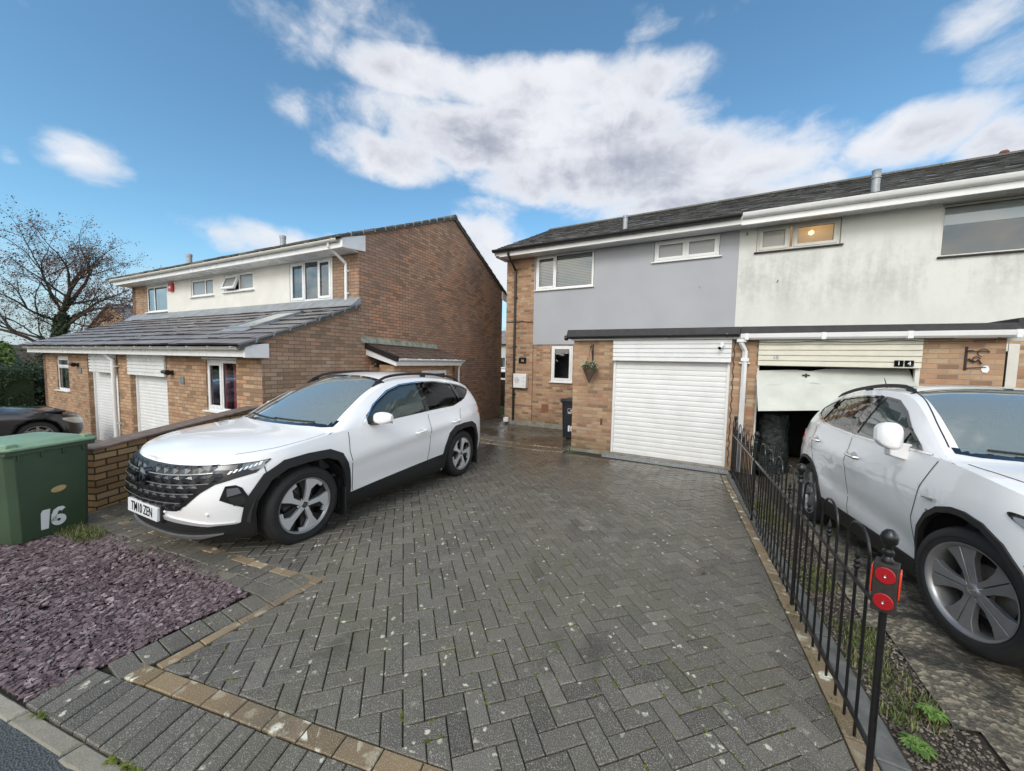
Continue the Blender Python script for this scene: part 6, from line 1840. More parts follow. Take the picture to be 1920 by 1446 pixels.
    ribbon(fr, inner, .065, tf, ft, .0035, both=False, closed=True); child(fr, 'screen_border', M['gloss_black'], par=g1, smooth=True, sharp=180)
    mb = MB(); V, F = tri(rwd, [], .1); add_surface(mb, V, F, tf, off=.002, flip=ft, both=False); child(mb, 'rear_window', M['glass_tint'], smooth=True, sharp=180)
    for k, h in enumerate(dl):
        for sg in (1, -1):
            mb = MB(); V, F = tri(h, [], .08); q = MB(); add_surface(q, V, F, gf, off=-.004, flip=fg, both=False)
            if sg < 0:
                q.v = [(a, -b, c) for a, b, c in q.v]; q.f = [f[::-1] for f in q.f]
            q.build('side_window', M['glass_car' if k == 0 else 'glass_tint']).parent = T
    tr = MB()
    for h in dl: ribbon(tr, h, .022, gf, fg, .003, closed=True)
    for a, b in P.get('pillars', []):
        ribbon(tr, [(car.gsz(*a)[0], car.gsz(*a)[1]*.4), (car.gsz((a[0]+b[0])/2, (a[1]+b[1])/2)[0], car.gsz((a[0]+b[0])/2, (a[1]+b[1])/2)[1]*.4), (car.gsz(*b)[0], car.gsz(*b)[1]*.4)], .085, gf, fg, .004)
    child(tr, 'window_surround', M['gloss_black'], smooth=True, sharp=180)
    if P.get('brightline'):
        br = MB(); ribbon(br, [(car.gsz(x, z)[0], car.gsz(x, z)[1]*.4) for x, z in densify(P['brightline'], .06, closed=False)], .014, gf, fg, .006); child(br, 'bright_trim', M['chrome'], smooth=True, sharp=180)
    # --- cladding (arches, sills, lower bumpers)
    def decal(polyxz, nm, m, off=.008, skirt=.014, step=.05, par=None, dom='x', smooth=True, both=True, holes=[]):
        def cv(pl):
            if dom == 'x': return [(car.SX(x), car.v_of(x, z)*.7) for x, z in pl]
            if dom == 's': return [(a, car.v_of(car.xs(a)[0], z)*.7) for a, z in pl]
        V, F = tri(cv(polyxz), [cv(h) for h in holes], step)
        if min(v[0] for v in V) < 1e-4:
            mb = MB(); add_surface(mb, V, F, bf, off=off, flip=fb, skirt=skirt)
            return child(mb, nm, m, par=par, smooth=smooth, sharp=50, weld=True)
        res = None
        for sg in (1, -1):
            mb = MB(); add_surface(mb, V, F, bf, off=off, flip=fb, skirt=skirt, both=False)
            if sg < 0: mb.v = [(a, -b, c) for a, b, c in mb.v]; mb.f = [f[::-1] for f in mb.f]
            res = child(mb, nm, m, par=par, smooth=smooth, sharp=50)
        return res
    for xc in P['axles']:
        ia = [(xc+a, z) for a, z in P['arch']]; oa = [(xc+a, z) for a, z in P['arch_out']]
        ring = [(xc+P['arch'][0][0], P['clad_z'])]+ia[1:-1]+[(xc+P['arch'][-1][0], P['clad_z'])]+[(xc+P['arch_out'][-1][0], P['clad_z'])]+oa[::-1][1:-1]+[(xc+P['arch_out'][0][0], P['clad_z'])]
        ring = densify(ring, .04)
        decal(ring, 'arch_trim', M['black_plastic_car'], off=.012, skirt=.03)
    a0, a1 = P['axles']; o = P['arch_out']
    sill = [(a0+o[-1][0]-.02, P['sillz'][0]), (a1+o[0][0]+.02, P['sillz'][0]), (a1+o[0][0]+.02, P['sillz'][2]), (a0+o[-1][0]-.02, P['sillz'][1])]
    decal(densify(sill, .06), 'sill_trim', M['black_plastic_car'], off=.010, skirt=.025)
    # door shut lines
    dlm = MB()
    for pl in P['shut']:
        pts = densify(pl, .04, closed=False); lo = []; 
        ribbon(dlm, [(car.SX(x), car.v_of(x, z)*.7) for x, z in pts], .009, bf, fb, .0012)
    for pl in P.get('hood_lines', []):
        pts = densify(pl, .05, closed=False); ribbon(dlm, [(topx(x), w*.8) for x, w in pts], .008, tf, ft, .0015, both=False)
        ribbon(dlm, [(topx(x), -w*.8) for x, w in pts], .006, tf, ft, .0015, both=False)
    child(dlm, 'panel_gaps', M['seal'])
    # handles
    for (x, z) in P['handles']:
        for sg in (1, -1):
            p = car.side(car.SX(x), z); mb = MB(); y = p.y*sg
            mb.tube([(x-.10, y+sg*.005, z-.012), (x-.085, y+sg*.034, z-.010), (x, y+sg*.042, z), (x+.085, y+sg*.034, z+.008), (x+.10, y+sg*.005, z+.010)], [.010, .016, .017, .016, .010], 10)
            child(mb, 'door_handle', P.get('handle_m', paint), smooth=True)
            c = MB(); c.lathe([(0, .001), (.045, .001), (.05, -.001)], 20, 'y', (0,0,0)); c.v = [(a*1.3+x, p.y*sg+sg*(abs(b)+.0015), cc*.8+z) for a, b, cc in c.v]
            child(c, 'handle_recess', paint, smooth=True)
    # mirrors
    for sg in (1, -1):
        x, z = P['mirror']; b = car.gs(*car.gsz(x, z)); y = b.y
        mb = MB(); n = 14; rows = []
        mw, mh_, md_ = P.get('mirror_size', (.25, .155, .115))
        for i in range(n+1):
            f = i/n; cy = y+.045+mw*f; sc_ = (math.sin(PI*min(1, max(0, (f*.94+.03))))**.32)
            hh = mh_/2*sc_*(1-.12*f); dd = md_/2*sc_
            for k in range(16):
                a = 2*PI*k/16; ca, sa = math.cos(a), math.sin(a); e_ = P.get('mirror_e', .6)
                px = -dd*abs(ca)**e_*(1 if ca > 0 else -1); pz = hh*abs(sa)**e_*(1 if sa > 0 else -1)
                rows.append((x+px*(1.0 if px < 0 else .55)+.03*f, sg*cy, z+.035+pz+.010*f))
        Fm = []
        for i in range(n):
            for k in range(16): Fm.append((i*16+k, i*16+(k+1) % 16, (i+1)*16+(k+1) % 16, (i+1)*16+k) if sg < 0 else ((i+1)*16+k, (i+1)*16+(k+1) % 16, i*16+(k+1) % 16, i*16+k))
        mb.add(rows, Fm); mb.add(rows[:16], [tuple(range(16))]); mb.add(rows[-16:], [tuple(range(16))])
        mo = child(mb, 'wing_mirror', paint, smooth=True, sharp=60)
        dp_ = P.get('mirror_drop', 0); s_ = MB(); s_.hexa([(x-.05, sg*(y-.03), z-.06-dp_), (x+.07, sg*(y-.03), z-.06-dp_), (x+.05, sg*(y+.12), z-.035-dp_*.8), (x-.04, sg*(y+.12), z-.035-dp_*.8), (x-.04, sg*(y-.03), z-.015), (x+.06, sg*(y-.03), z-.015), (x+.05, sg*(y+.12), z+.0), (x-.03, sg*(y+.12), z+.0)] if sg > 0 else
                          [(x+.07, sg*(y-.03), z-.06-dp_), (x-.05, sg*(y-.03), z-.06-dp_), (x-.04, sg*(y+.12), z-.035-dp_*.8), (x+.05, sg*(y+.12), z-.035-dp_*.8), (x+.06, sg*(y-.03), z-.015), (x-.04, sg*(y-.03), z-.015), (x-.03, sg*(y+.12), z+.0), (x+.05, sg*(y+.12), z+.0)])
        child(s_, 'mirror_arm', M[P.get('mirror_arm', 'gloss_black')], par=mo, bevel=.008)
        gl_ = MB(); gl_.box(x+md_*.29+.03, x+md_*.29+.034, *sorted((sg*(y+.07), sg*(y+.03+mw*.93))), z-.025, z+.09); child(gl_, 'mirror_glass', M['chrome'], par=mo)
    # rails, antenna
    if P.get('rails'):
        x0, x1, m_ = P['rails']
        for sg in (1, -1):
            pts = []
            for i in range(19):
                x = x0+(x1-x0)*i/18; e = car.E(car.SX(x)); lift = P.get('rail_lift', .042)*math.sin(PI*min(1, max(0, .5*min(1, min(i, 18-i)/2.2))))
                zc_ = car.top(car.SX(x), .90).z; pts.append((x, sg*e.y*.90, zc_+.004+lift))
            mb = MB(); mb.tube(pts, [.018 if 0 < i < 18 else .010 for i in range(19)], 8); 
            for i in (1, 9, 17): mb.box(pts[i][0]-.05, pts[i][0]+.05, pts[i][1]-.012, pts[i][1]+.012, pts[i][2]-.05, pts[i][2])
            child(mb, 'roof_rail', M[m_], smooth=True)
    if P.get('antenna'):
        x = P['antenna']; z = car.zc(x); mb = MB()
        if P.get('whip'): mb.tube([(x, 0, z-.02), (x+.03, 0, z+.02), (x+.16, 0, z+.24)], [.02, .010, .004], 8)
        else: mb.prism([(x-.08, z-.01), (x+.09, z-.02), (x+.08, z+.055), (x+.03, z+.05)], 'y', -.015, .015)
        child(mb, 'antenna', M['gloss_black'], smooth=True)
    # wipers
    for yc in (.30, -.25):
        w0 = P['wiper']; mb = MB(); pts = []
        for i in range(9):
            y = yc-.30+.6*i/8; e = car.E(topx(w0)); w = y/car.E(topx(w0)).y; x = P['ws0'](max(-.9, min(.9, w)))+.03+.02*i/8; p = car.top(topx(x), max(-.9, min(.9, y/car.E(topx(x)).y))); pts.append((p.x, p.y, p.z+.014))
        mb.tube(pts, .008, 6); child(mb, 'wiper', M['black_plastic_car'], smooth=True)
    # underbody, wells, interior
    ub = MB(); a0, a1 = P['axles']; Wd = P['half']
    gc = P['gc']
    ub.box(.34, a0-.42, -Wd*.66, Wd*.66, gc+.05, .55); ub.box(a0-.42, a0+.42, -Wd*.58, Wd*.58, gc+.03, .80); ub.box(a0+.42, a1-.42, -Wd*.90, Wd*.90, gc+.02, .50); ub.box(a1-.42, a1+.42, -Wd*.58, Wd*.58, gc+.05, .80); ub.box(a1+.42, car.len-.2, -Wd*.78, Wd*.78, gc+.06, .6)
    ub.box(a0-.42, a0+.46, -Wd*.95+.03, Wd*.95-.03, .80, .83); ub.box(a1-.42, a1+.42, -Wd*.95+.03, Wd*.95-.03, .80, .83)
    child(ub, 'underbody', M['dark'])
    for xc in P['axles']:
        for sg in (1, -1):
            mb = MB(); n = 26; V = []
            for k in range(n+1):
                a = PI*k/n; r_ = P['wr']+.085
                for yy in (Wd*.55, Wd*.965): V.append((xc+r_*1.08*math.cos(a), sg*yy, P['wr']+r_*math.sin(a)))
            F_ = [(2*k, 2*k+1, 2*k+3, 2*k+2) for k in range(n)]; mb.add(V, F_); V2 = V[:]
            child(mb, 'wheel_liner', M['dark'], smooth=True)
    it = MB(); cz = P['seatz']
    it.box(P['cowl']-.1, P['tail']-.15, -Wd*.80, Wd*.80, .50, .54)
    it.hexa([(P['cowl']+.02,-Wd*.76,.60),(P['cowl']+.55,-Wd*.76,.60),(P['cowl']+.55,Wd*.76,.60),(P['cowl']+.02,Wd*.76,.60),(P['cowl']+.02,-Wd*.76,cz-.0),(P['cowl']+.50,-Wd*.76,cz+.02),(P['cowl']+.50,Wd*.76,cz+.02),(P['cowl']+.02,Wd*.76,cz-.0)])
    it.box(P['tail']-1.1, P['tail']-.1, -Wd*.75, Wd*.75, .5, cz-.05)
    child(it, 'dashboard', mat('cabin_trim_'+name, (.055,.06,.062), .7), bevel=.03)
    for xq in (P['seatx'], P['seatx']+.85):
        for sg in (1, -1):
            mb = MB(); mb.box(xq-.25, xq+.25, sg*.38-.24, sg*.38+.24, .55, .72); mb.hexa([(xq+.20,sg*.38-.24,.68),(xq+.36,sg*.38-.24,.68),(xq+.36,sg*.38+.24,.68),(xq+.20,sg*.38+.24,.68),(xq+.36,sg*.38-.20,cz+.12),(xq+.47,sg*.38-.20,cz+.12),(xq+.47,sg*.38+.20,cz+.12),(xq+.36,sg*.38+.20,cz+.12)])
            mb.box(xq+.37, xq+.46, sg*.38-.12, sg*.38+.12, cz+.15, cz+.32); child(mb, 'seat', mat('seat_trim', (.05,.052,.055), .8), bevel=.04, seg=3)
    sw = MB(); sx = P['cowl']+.66; n = 24
    side_ = P.get('rhd', 1)
    sw.tube([(sx+.06*math.sin(2*PI*k/n), side_*.38+.18*math.cos(2*PI*k/n), cz-.02+.17*math.sin(2*PI*k/n)) for k in range(n+1)], .014, 8); child(sw, 'steering_wheel', M['black_plastic_car'], smooth=True)
    # wheels
    for xc in P['axles']:
        for sg in (1, -1):
            extras['wheel'](T, car, xc, sg)
    extras['detail'](T, car, child, decal, ribbon, dict(tf=tf, bf=bf, gf=gf, ft=ft, fb=fb, fg=fg, topx=topx))
    return T

def wheel_base(T, xc, sg, r, rr, wdt, yout, n=44, barrel='gunmetal'):
    """tyre + rim barrel; local y outward = sg"""
    w = empty('wheel', (xc, sg*(yout-wdt/2), r), None, None); w.parent = T
    def ch(mb, nm, m, smooth=True, **k):
        if sg < 0: mb.v = [(a, -b, c) for a, b, c in mb.v]; mb.f = [f[::-1] for f in mb.f]
        o = mb.build(nm, m, smooth=smooth, **k); o.parent = w; return o
    h = wdt/2
    mb = MB(); mb.lathe([(rr-.004, -h+.02), (rr+.03, -h+.004), (r-.05, -h), (r-.012, -h+.018), (r-.001, -h+.045), (r-.001, -h+.075), (r-.009, -h+.077), (r-.009, -h+.083), (r, -h+.085), (r, -.006), (r-.008, -.005), (r-.008, .005), (r, .006), (r, h-.085), (r-.009, h-.083), (r-.009, h-.077), (r-.001, h-.075), (r-.001, h-.045), (r-.012, h-.018), (r-.05, h), (r-.06, h+.001), (rr+.045, h), (rr+.03, h-.004), (rr+.028, h-.003), (rr+.006, h-.012), (rr-.004, h-.02)], n*2, 'y')
    # tread blocks: fine notches around the shoulders
    nb = 72
    for k in range(nb):
        a = 2*PI*k/nb; da = .012
        for yy in (h-.050,):
            P_ = []
            for (ra, ya) in ((r+.0015, yy), (r-.010, yy+.034)):
                for aa in (a-da*1.6, a+da*1.6): P_.append((ra*math.sin(aa), ya, ra*math.cos(aa)))
            mb.add(P_, [(0,1,3,2)])
    ch(mb, 'tyre', M['rubber'], sharp=50)
    mb = MB(); mb.lathe([(rr+.006, h-.008), (rr-.004, h-.010), (rr-.012, h-.022), (rr-.016, h-.03)], n*2, 'y'); ro_ = ch(mb, 'rim', M['gunmetal'], sharp=60)
    mb = MB(); mb.lathe([(rr-.016, h-.03), (rr-.024, h-.05), (rr-.03, -h+.04), (rr-.005, -h+.02)], n*2, 'y'); ch(mb, 'rim_barrel', M[barrel], sharp=60)
    mb = MB(); mb.lathe([(.15, -.03), (.15, .0), (0, .0)], 32, 'y'); ch(mb, 'brake_disc', M['disc'])
    mb = MB(); mb.lathe([(rr-.03, -.035), (0, -.035)], 32, 'y'); ch(mb, 'backing_plate', M['dark'])
    return w, ch, h
def steer(w, ang):
    w.rotation_euler = (0, 0, ang)
def polyplate(mb, pts, y0, y1, rot, mi=0, taper=None):
    c, s = math.cos(rot), math.sin(rot)
    P = [(x*c+z*s, -x*s+z*c) for x, z in pts]
    if taper is None: mb.prism(P, 'y', y0, y1, mi=mi)
    else:
        n = len(P); ar = area(P)
        if ar > 0: P = P[::-1]; taper = taper[::-1]
        V = [(p[0], y0, p[1]) for p in P]+[(p[0], y1+t, p[1]) for p, t in zip(P, taper)]
        # outward +y top
        F = [tuple(range(n))[::-1], tuple(range(n, 2*n))]+[(i, (i+1) % n, n+(i+1) % n, n+i) for i in range(n)]
        mb.add(V, F, mi=mi)

# ---------------------------------------------------------------- white SUV, left
arch_t = [(-.455, .17), (-.45, .36), (-.42, .53), (-.33, .69), (-.20, .765), (0, .785), (.20, .785), (.32, .735), (.41, .58), (.44, .40), (.445, .17)]
archo_t = [(-.545, .17), (-.535, .38), (-.495, .57), (-.395, .755), (-.245, .845), (0, .868), (.235, .866), (.38, .80), (.475, .61), (.505, .41), (.505, .17)]
def ws_(a, b, c, p=2.2): return lambda w: a+b*abs(w)**p+c
PT = dict(
    outline=[(.045,0),(.055,.27),(.095,.47),(.175,.65),(.29,.785),(.44,.872),(.65,.908),(.95,.92),(1.5,.918),(2.2,.918),(3.0,.925),(3.5,.93),(3.85,.92),(4.15,.88),(4.33,.79),(4.43,.62),(4.47,.35),(4.47,0)],
    wy=[(.15,.90),(.25,.955),(.42,.985),(.62,1.0),(.80,1.0),(.92,.985),(1.02,.955),(1.12,.93),(1.25,.90)],
    fx=[(.15,.17),(.26,.06),(.38,.03),(.55,.0),(.72,.02),(.84,.085),(.95,.16),(1.1,.3)],
    rx=[(.15,.12),(.3,.03),(.5,0),(.8,.02),(1.0,.03),(1.2,.10)],
    zb=[(0,.245),(.5,.22),(1,.19),(3.5,.21),(4.47,.28)],
    zt=[(0,.83),(.10,.855),(.25,.885),(.5,.925),(.9,.975),(1.25,1.015),(2.0,1.045),(2.8,1.075),(3.4,1.105),(3.9,1.13),(4.2,1.12),(4.47,1.09)],
    ez=[(1.15,1.0),(1.25,1.035),(1.5,1.19),(1.8,1.365),(2.1,1.485),(2.4,1.54),(2.9,1.565),(3.4,1.545),(3.8,1.50),(4.1,1.43),(4.18,1.38),(4.3,1.22),(4.42,1.10)],
    ey=[(1.15,.86),(1.25,.835),(1.5,.775),(1.8,.70),(2.1,.655),(2.4,.635),(2.9,.63),(3.4,.62),(3.8,.605),(4.1,.575),(4.18,.575),(4.3,.62),(4.42,.66)],
    zc=[(0,.84),(.10,.875),(.25,.925),(.5,.975),(.8,1.01),(1.05,1.045),(1.15,1.075),(1.3,1.16),(1.6,1.335),(1.9,1.495),(2.05,1.56),(2.2,1.60),(2.5,1.632),(2.9,1.64),(3.4,1.62),(3.9,1.565),(4.15,1.52),(4.19,1.49),(4.3,1.32),(4.4,1.16),(4.47,1.10)],
    cowl=1.16, tail=4.40, crown=2.6, axles=(.885, 3.565), arch_r=.44, arch=arch_t, arch_out=archo_t, clad_z=.24, wr=.366, half=.925, gc=.16,
    sillz=(.20, .345, .45), seatz=.98, seatx=2.15, rhd=1, handle_m=None, step=.045,
    crease=[(.62,1.0,.10,.022,.75,4.1), (.44,.40,.16,-.018,1.4,3.2)],
    ws0=lambda w: 1.12+.17*abs(w)**2.2, ws1=lambda w: 2.10+.04*abs(w)**2, rw0=4.20, rw1=4.37,
    glass=[[(1.66,1.055),(1.66,1.14),(1.86,1.27),(2.10,1.395),(2.35,1.465),(2.68,1.495),(2.70,1.12),(2.4,1.10)], [(2.76,1.125),(2.74,1.497),(3.1,1.498),(3.5,1.475),(3.56,1.20),(3.35,1.155)], [(3.61,1.215),(3.56,1.468),(3.85,1.425),(4.06,1.365),(3.86,1.30),(3.74,1.25)]],
    pillars=[((2.73,1.11),(2.71,1.50)), ((3.59,1.20),(3.54,1.475))],
    brightline=[(1.58,1.06),(1.80,1.255),(2.08,1.408),(2.35,1.482),(2.7,1.512),(3.1,1.514),(3.5,1.49),(3.85,1.44),(4.10,1.375)],
    shut=[[(1.42,.36),(1.40,.62),(1.36,.80),(1.37,1.00)], [(2.70,.37),(2.72,.75),(2.72,1.07)], [(3.10,.44),(3.24,.62),(3.42,.90),(3.52,1.09)], [(.62,.70),(.52,.74),(.46,.845)]],
    hood_lines=[[(.30,.86),(.6,.93),(.9,.955),(1.12,.95)]],
    handles=[(2.50,.865),(3.32,.925)], mirror=(1.72,1.085), rails=(1.95,3.95,'black_plastic_car'), antenna=3.85, wiper=1.25, mirror_size=(.235,.15,.12))

def wheel_tucson(T, car, xc, sg):
    w, ch, h = wheel_base(T, xc, sg, .366, .256, .235, .912, barrel='alloy_dark')
    for k in range(5):
        a = 2*PI*k/5+.22
        mb = MB()   # machined faces: bar plus hooked foot along the rim
        polyplate(mb, [(-.017,.03),(.017,.03),(.026,.150),(.082,.198),(.128,.172),(.146,.198),(.092,.238),(.030,.252),(-.018,.252),(-.042,.238),(-.022,.155)], h-.055, h-.020, a, taper=[.006,.006,.004,0,0,0,0,0,0,0,.004])
        ch(mb, 'spoke', M['silver'], smooth=False, bevel=.002)
        mb = MB()
        polyplate(mb, [(-.022,.04),(-.016,.04),(-.022,.155),(-.036,.238),(-.100,.215),(-.092,.195),(-.052,.150)], h-.075, h-.045, a); polyplate(mb, [(.018,.05),(.055,.06),(.075,.12),(.10,.185),(.08,.20),(.024,.148)], h-.085, h-.062, a)
        ch(mb, 'spoke_inset', M['alloy_dark'], smooth=False, bevel=.002)
        b = MB(); bx, bz = .056*math.sin(a+.63), .056*math.cos(a+.63); b.lathe([(0, h-.045), (.009, h-.045), (.010, h-.06)], 8, 'y', (bx, 0, bz)); ch(b, 'wheel_bolt', M['chrome'])
    mb = MB(); mb.lathe([(0, h-.030), (.034, h-.030), (.038, h-.036), (.046, h-.050), (.046, h-.09)], 32, 'y'); hb = ch(mb, 'hub', M['silver'])
    mb = MB(); mb.lathe([(0, h-.026), (.028, h-.026), (.030, h-.031)], 28, 'y'); ch(mb, 'hub_cap', M['alloy_dark'])
    mb = MB()
    for s in (-1, 1): polyplate(mb, [(s*.008-.003-.003,-.012),(s*.008+.003-.003,-.012),(s*.008+.003+.003,.012),(s*.008-.003+.003,.012)], h-.026, h-.0235, 0)
    polyplate(mb, [(-.009,-.002),(.009,.001),(.009,.004),(-.009,.001)], h-.026, h-.0235, 0)
    for i in range(20):
        a0, a1 = 2*PI*i/20, 2*PI*(i+1)/20; polyplate(mb, [(.024*math.cos(a0),.016*math.sin(a0)),(.024*math.cos(a1),.016*math.sin(a1)),(.0215*math.cos(a1),.0135*math.sin(a1)),(.0215*math.cos(a0),.0135*math.sin(a0))], h-.026, h-.0235, 0)
    ch(mb, 'hub_emblem', M['chrome'], smooth=False)

def detail_tucson(T, car, child, decal, ribbon, D):
    bf, fb = D['bf'], D['fb']
    def sz(pts): return pts
    SY = car.SY; s1 = SY(.62)
    # lower bumper in black plastic with a silver skid edge
    decal(densify([(0,.21),(car.SX(.45),.21),(car.SX(.45),.40),(SY(.80),.355),(SY(.60),.345),(SY(.42),.40),(0,.41)], .05), 'lower_bumper', M['black_plastic_car'], off=.006, skirt=.02, dom='s')
    decal(densify([(0,.255),(SY(.40),.26),(SY(.60),.272),(SY(.74),.285),(SY(.60),.248),(SY(.40),.232),(0,.226)], .05), 'skid_plate', M['gunmetal'], off=.022, skirt=.02, dom='s')
    decal(densify([(SY(.26),.425),(SY(.45),.405),(SY(.66),.375),(SY(.80),.375),(SY(.66),.352),(SY(.45),.372),(SY(.26),.388)], .05), 'bumper_blade', M['silver'], off=.014, skirt=.02, dom='s')
    il = decal(densify([(0,.285),(SY(.5),.295),(SY(.66),.335),(SY(.5),.355),(0,.375)], .05), 'lower_intake', M['dark'], off=.009, skirt=.01, dom='s')
    for zz in (.305, .325, .345): 
        mb = MB(); ribbon(mb, [(SY(y), car.v_of(car.xs(SY(y))[0], zz)*.7) for y in (0,.1,.2,.3,.4,.5,.56)], .006, bf, fb, .012); child(mb, 'intake_slat', M['black_plastic_car'], par=il)
    # grille: dark panel running into the lamp wings
    tip = car.SX(.52)
    gp = [(0,.455),(SY(.30),.462),(SY(.43),.475),(SY(.52),.53),(SY(.62),.635),(SY(.70),.70),(SY(.80),.745),(SY(.86),.775),(tip-.04,.835),(tip,.870),(tip-.01,.878),(SY(.86),.868),(SY(.72),.853),(SY(.5),.838),(SY(.25),.828),(0,.825)]
    gr_ = decal(densify(gp, .04), 'grille', mat('grille_black', (.008,.008,.009), .35), off=.004, skirt=.012, dom='s', step=.04)
    # faceted jewel pattern
    mb = MB(); mt = MB()
    def pt(s, z, o):
        a, b = s, car.v_of(car.xs(max(0, s))[0], z)*.7; e = 1e-3
        sg = 1
        if a < 0: a = -a; sg = -1
        p = bf(a, b); n = (bf(a+e, b)-bf(a-e if a > e else a, b)).cross(bf(a, b+e)-bf(a, b-e)).normalized(); n = -n if fb else n
        if n.x > 0: n = -n if abs(n.x) > .3 else n
        p = p+n*o; return (p.x, p.y*sg, p.z)
    rows = 5; z0, z1 = .470, .812; ph = (z1-z0)/rows; pw = .112
    gpl = gp+[(-a, z) for a, z in gp[::-1]]
    for r_ in range(rows):
        for c_ in range(-9, 10):
            sc_ = (c_+(.5 if r_ % 2 else 0))*pw; zc_ = z0+ph*(r_+.5)
            if abs(sc_) > SY(.72): continue
            zz = zc_+.012*(abs(sc_)/.6)
            if not pip((abs(sc_)+.02, zz), gp) or not pip((abs(sc_), zz-.02), gp): continue
            if abs(sc_) < .10 and .60 < zz < .82: continue
            hw, hh = pw*.46, ph*.44
            A = [(sc_-hw, zz+hh*.1), (sc_-hw*.5, zz+hh), (sc_+hw*.5, zz+hh), (sc_+hw, zz+hh*.1), (sc_+hw*.45, zz-hh), (sc_-hw*.45, zz-hh)]
            V = [pt(a, b, .006) for a, b in A]+[pt(sc_, zz+hh*.35, .019), pt(sc_, zz-hh*.5, .009)]
            F = [(0,1,6),(1,2,6),(2,3,6),(3,4,7,6),(4,5,7),(5,0,6,7)]
            (mb if (r_+c_) % 1 == 0 else mt).add(V, F); mb.add(V, [f[::-1] for f in F])
    for r_ in range(1, rows):
        zz = z0+ph*r_; pts = []
        for i in range(-14, 15):
            s = i*.05
            if pip((abs(s), zz+.012*abs(s)/.6), gp) : pts.append((s, zz+.012*abs(s)/.6))
        for a, b in zip(pts, pts[1:]):
            if abs(a[0]) < .09 and .60 < zz < .80: continue
            V = [pt(a[0], a[1]-.0035, .024), pt(b[0], b[1]-.0035, .024), pt(b[0], b[1]+.0035, .024), pt(a[0], a[1]+.0035, .024)]; mt.add(V, [(0,1,2,3)]); mt.add(V, [(3,2,1,0)])
    child(mb, 'grille_jewels', M['dark_chrome'], par=gr_); child(mt, 'grille_slats', M['gunmetal'], par=gr_)
    # daytime lamps: inner hidden facets and outer wing lens
    for sg in (1,-1):
        pass
    wing = [(SY(.845),.795),(SY(.875),.812),(tip-.05,.852),(tip-.02,.866),(tip-.03,.870),(SY(.86),.862),(SY(.80),.853),(SY(.80),.825)]
    decal(densify(wing, .03), 'headlight', M['glass_lamp'], off=.0085, skirt=.003, dom='s', step=.04)
    decal(densify(wing, .03), 'lamp_reflector', mat('lamp_silver', (.34,.35,.37), .25, metal=.6), off=.0055, skirt=.002, dom='s', step=.04)
    for k in range(4):
        sA, sB = SY(.58)+.0*k, SY(.78); 
    decal(densify([(SY(.56),.805),(SY(.78),.808),(SY(.78),.845),(SY(.56),.835)], .03), 'daytime_lamp', mat('lamp_satin', (.10,.103,.11), .3, metal=.8), off=.010, skirt=.004, dom='s', step=.04)
    mb = MB()
    for k in range(7):
        s0_ = tip-.30+.033*k; zz = .775+.010*k; V = [pt(s0_, zz, .010), pt(s0_+.018, zz+.003, .010), pt(s0_+.030, zz+.028, .010), pt(s0_+.012, zz+.025, .010)]
        for q in (V, [(a, -b, c) for a, b, c in V]): mb.add(q, [(0,1,2,3)]); mb.add(q, [(3,2,1,0)])
    child(mb, 'lamp_facets', M['chrome'], par=gr_)
    # emblem on a dark disc
    cpt = pt(.0, .705, .03)
    mb = MB(); mb.lathe([(0, -.016), (.06, -.012), (.078, 0), (.078, .05)], 32, 'x', (cpt[0], 0, cpt[2])); em = child(mb, 'emblem_disc', M['gloss_black'], smooth=True)
    mb = MB(); X = cpt[0]-.018
    def pl(pts): mb.prism(pts, 'x', X-.003, X+.010)
    for s in (-1, 1): pl([(s*.030-.007+.008,-.030+cpt[2]),(s*.030+.007+.008,-.030+cpt[2]),(s*.030+.007-.008,.030+cpt[2]),(s*.030-.007-.008,.030+cpt[2])])
    pl([(-.03,-.008+cpt[2]),(.03,.0+cpt[2]),(.03,.010+cpt[2]),(-.03,.002+cpt[2])])
    for i in range(32):
        a0, a1 = 2*PI*i/32, 2*PI*(i+1)/32; pl([(.082*math.cos(a0),.047*math.sin(a0)+cpt[2]),(.082*math.cos(a1),.047*math.sin(a1)+cpt[2]),(.074*math.cos(a1),.040*math.sin(a1)+cpt[2]),(.074*math.cos(a0),.040*math.sin(a0)+cpt[2])])
    child(mb, 'emblem', M['dark_chrome'], par=em)
    # fog lamp clusters
    fg_ = [(SY(.755),.685),(SY(.80),.69),(SY(.825),.665),(SY(.872),.475),(SY(.86),.465),(SY(.735),.575)]
    decal(densify(fg_, .03), 'fog_lamp', M['gloss_black'], off=.007, skirt=.012, dom='s', step=.03)
    decal(densify([(SY(.765),.665),(SY(.81),.668),(SY(.825),.62),(SY(.77),.60)], .03), 'fog_reflector', mat('fog_silver', (.28,.285,.30), .2, metal=.7), off=.0095, skirt=.003, dom='s', step=.03)
    decal(densify([(SY(.775),.588),(SY(.832),.60),(SY(.85),.53),(SY(.80),.52)], .03), 'fog_lens', M['dark_chrome'], off=.0095, skirt=.003, dom='s', step=.03)
    # plate
    xp = bf(0, car.v_of(0, .43)*.7).x
    mb = MB(); mb.box(xp-.030, xp-.008, -.262, .262, .372, .487); pl_ = child(mb, 'number_plate', mat('plate_white', (.74,.76,.78), .35), bevel=.004)
    mb = MB(); mb.box(xp-.010, xp+.02, -.275, .275, .365, .497); child(mb, 'plate_surround', M['black_plastic_car'], bevel=.004)
    tm = text_mb('TM10 ZEN', .112, frame((xp-.0315, 0, .430), (0, -1, 0), (0, 0, 1), (-1, 0, 0)), .002, bold=.0008, sx=.74)
    o = tm.build('plate_text', M['gloss_black']); o.parent = pl_
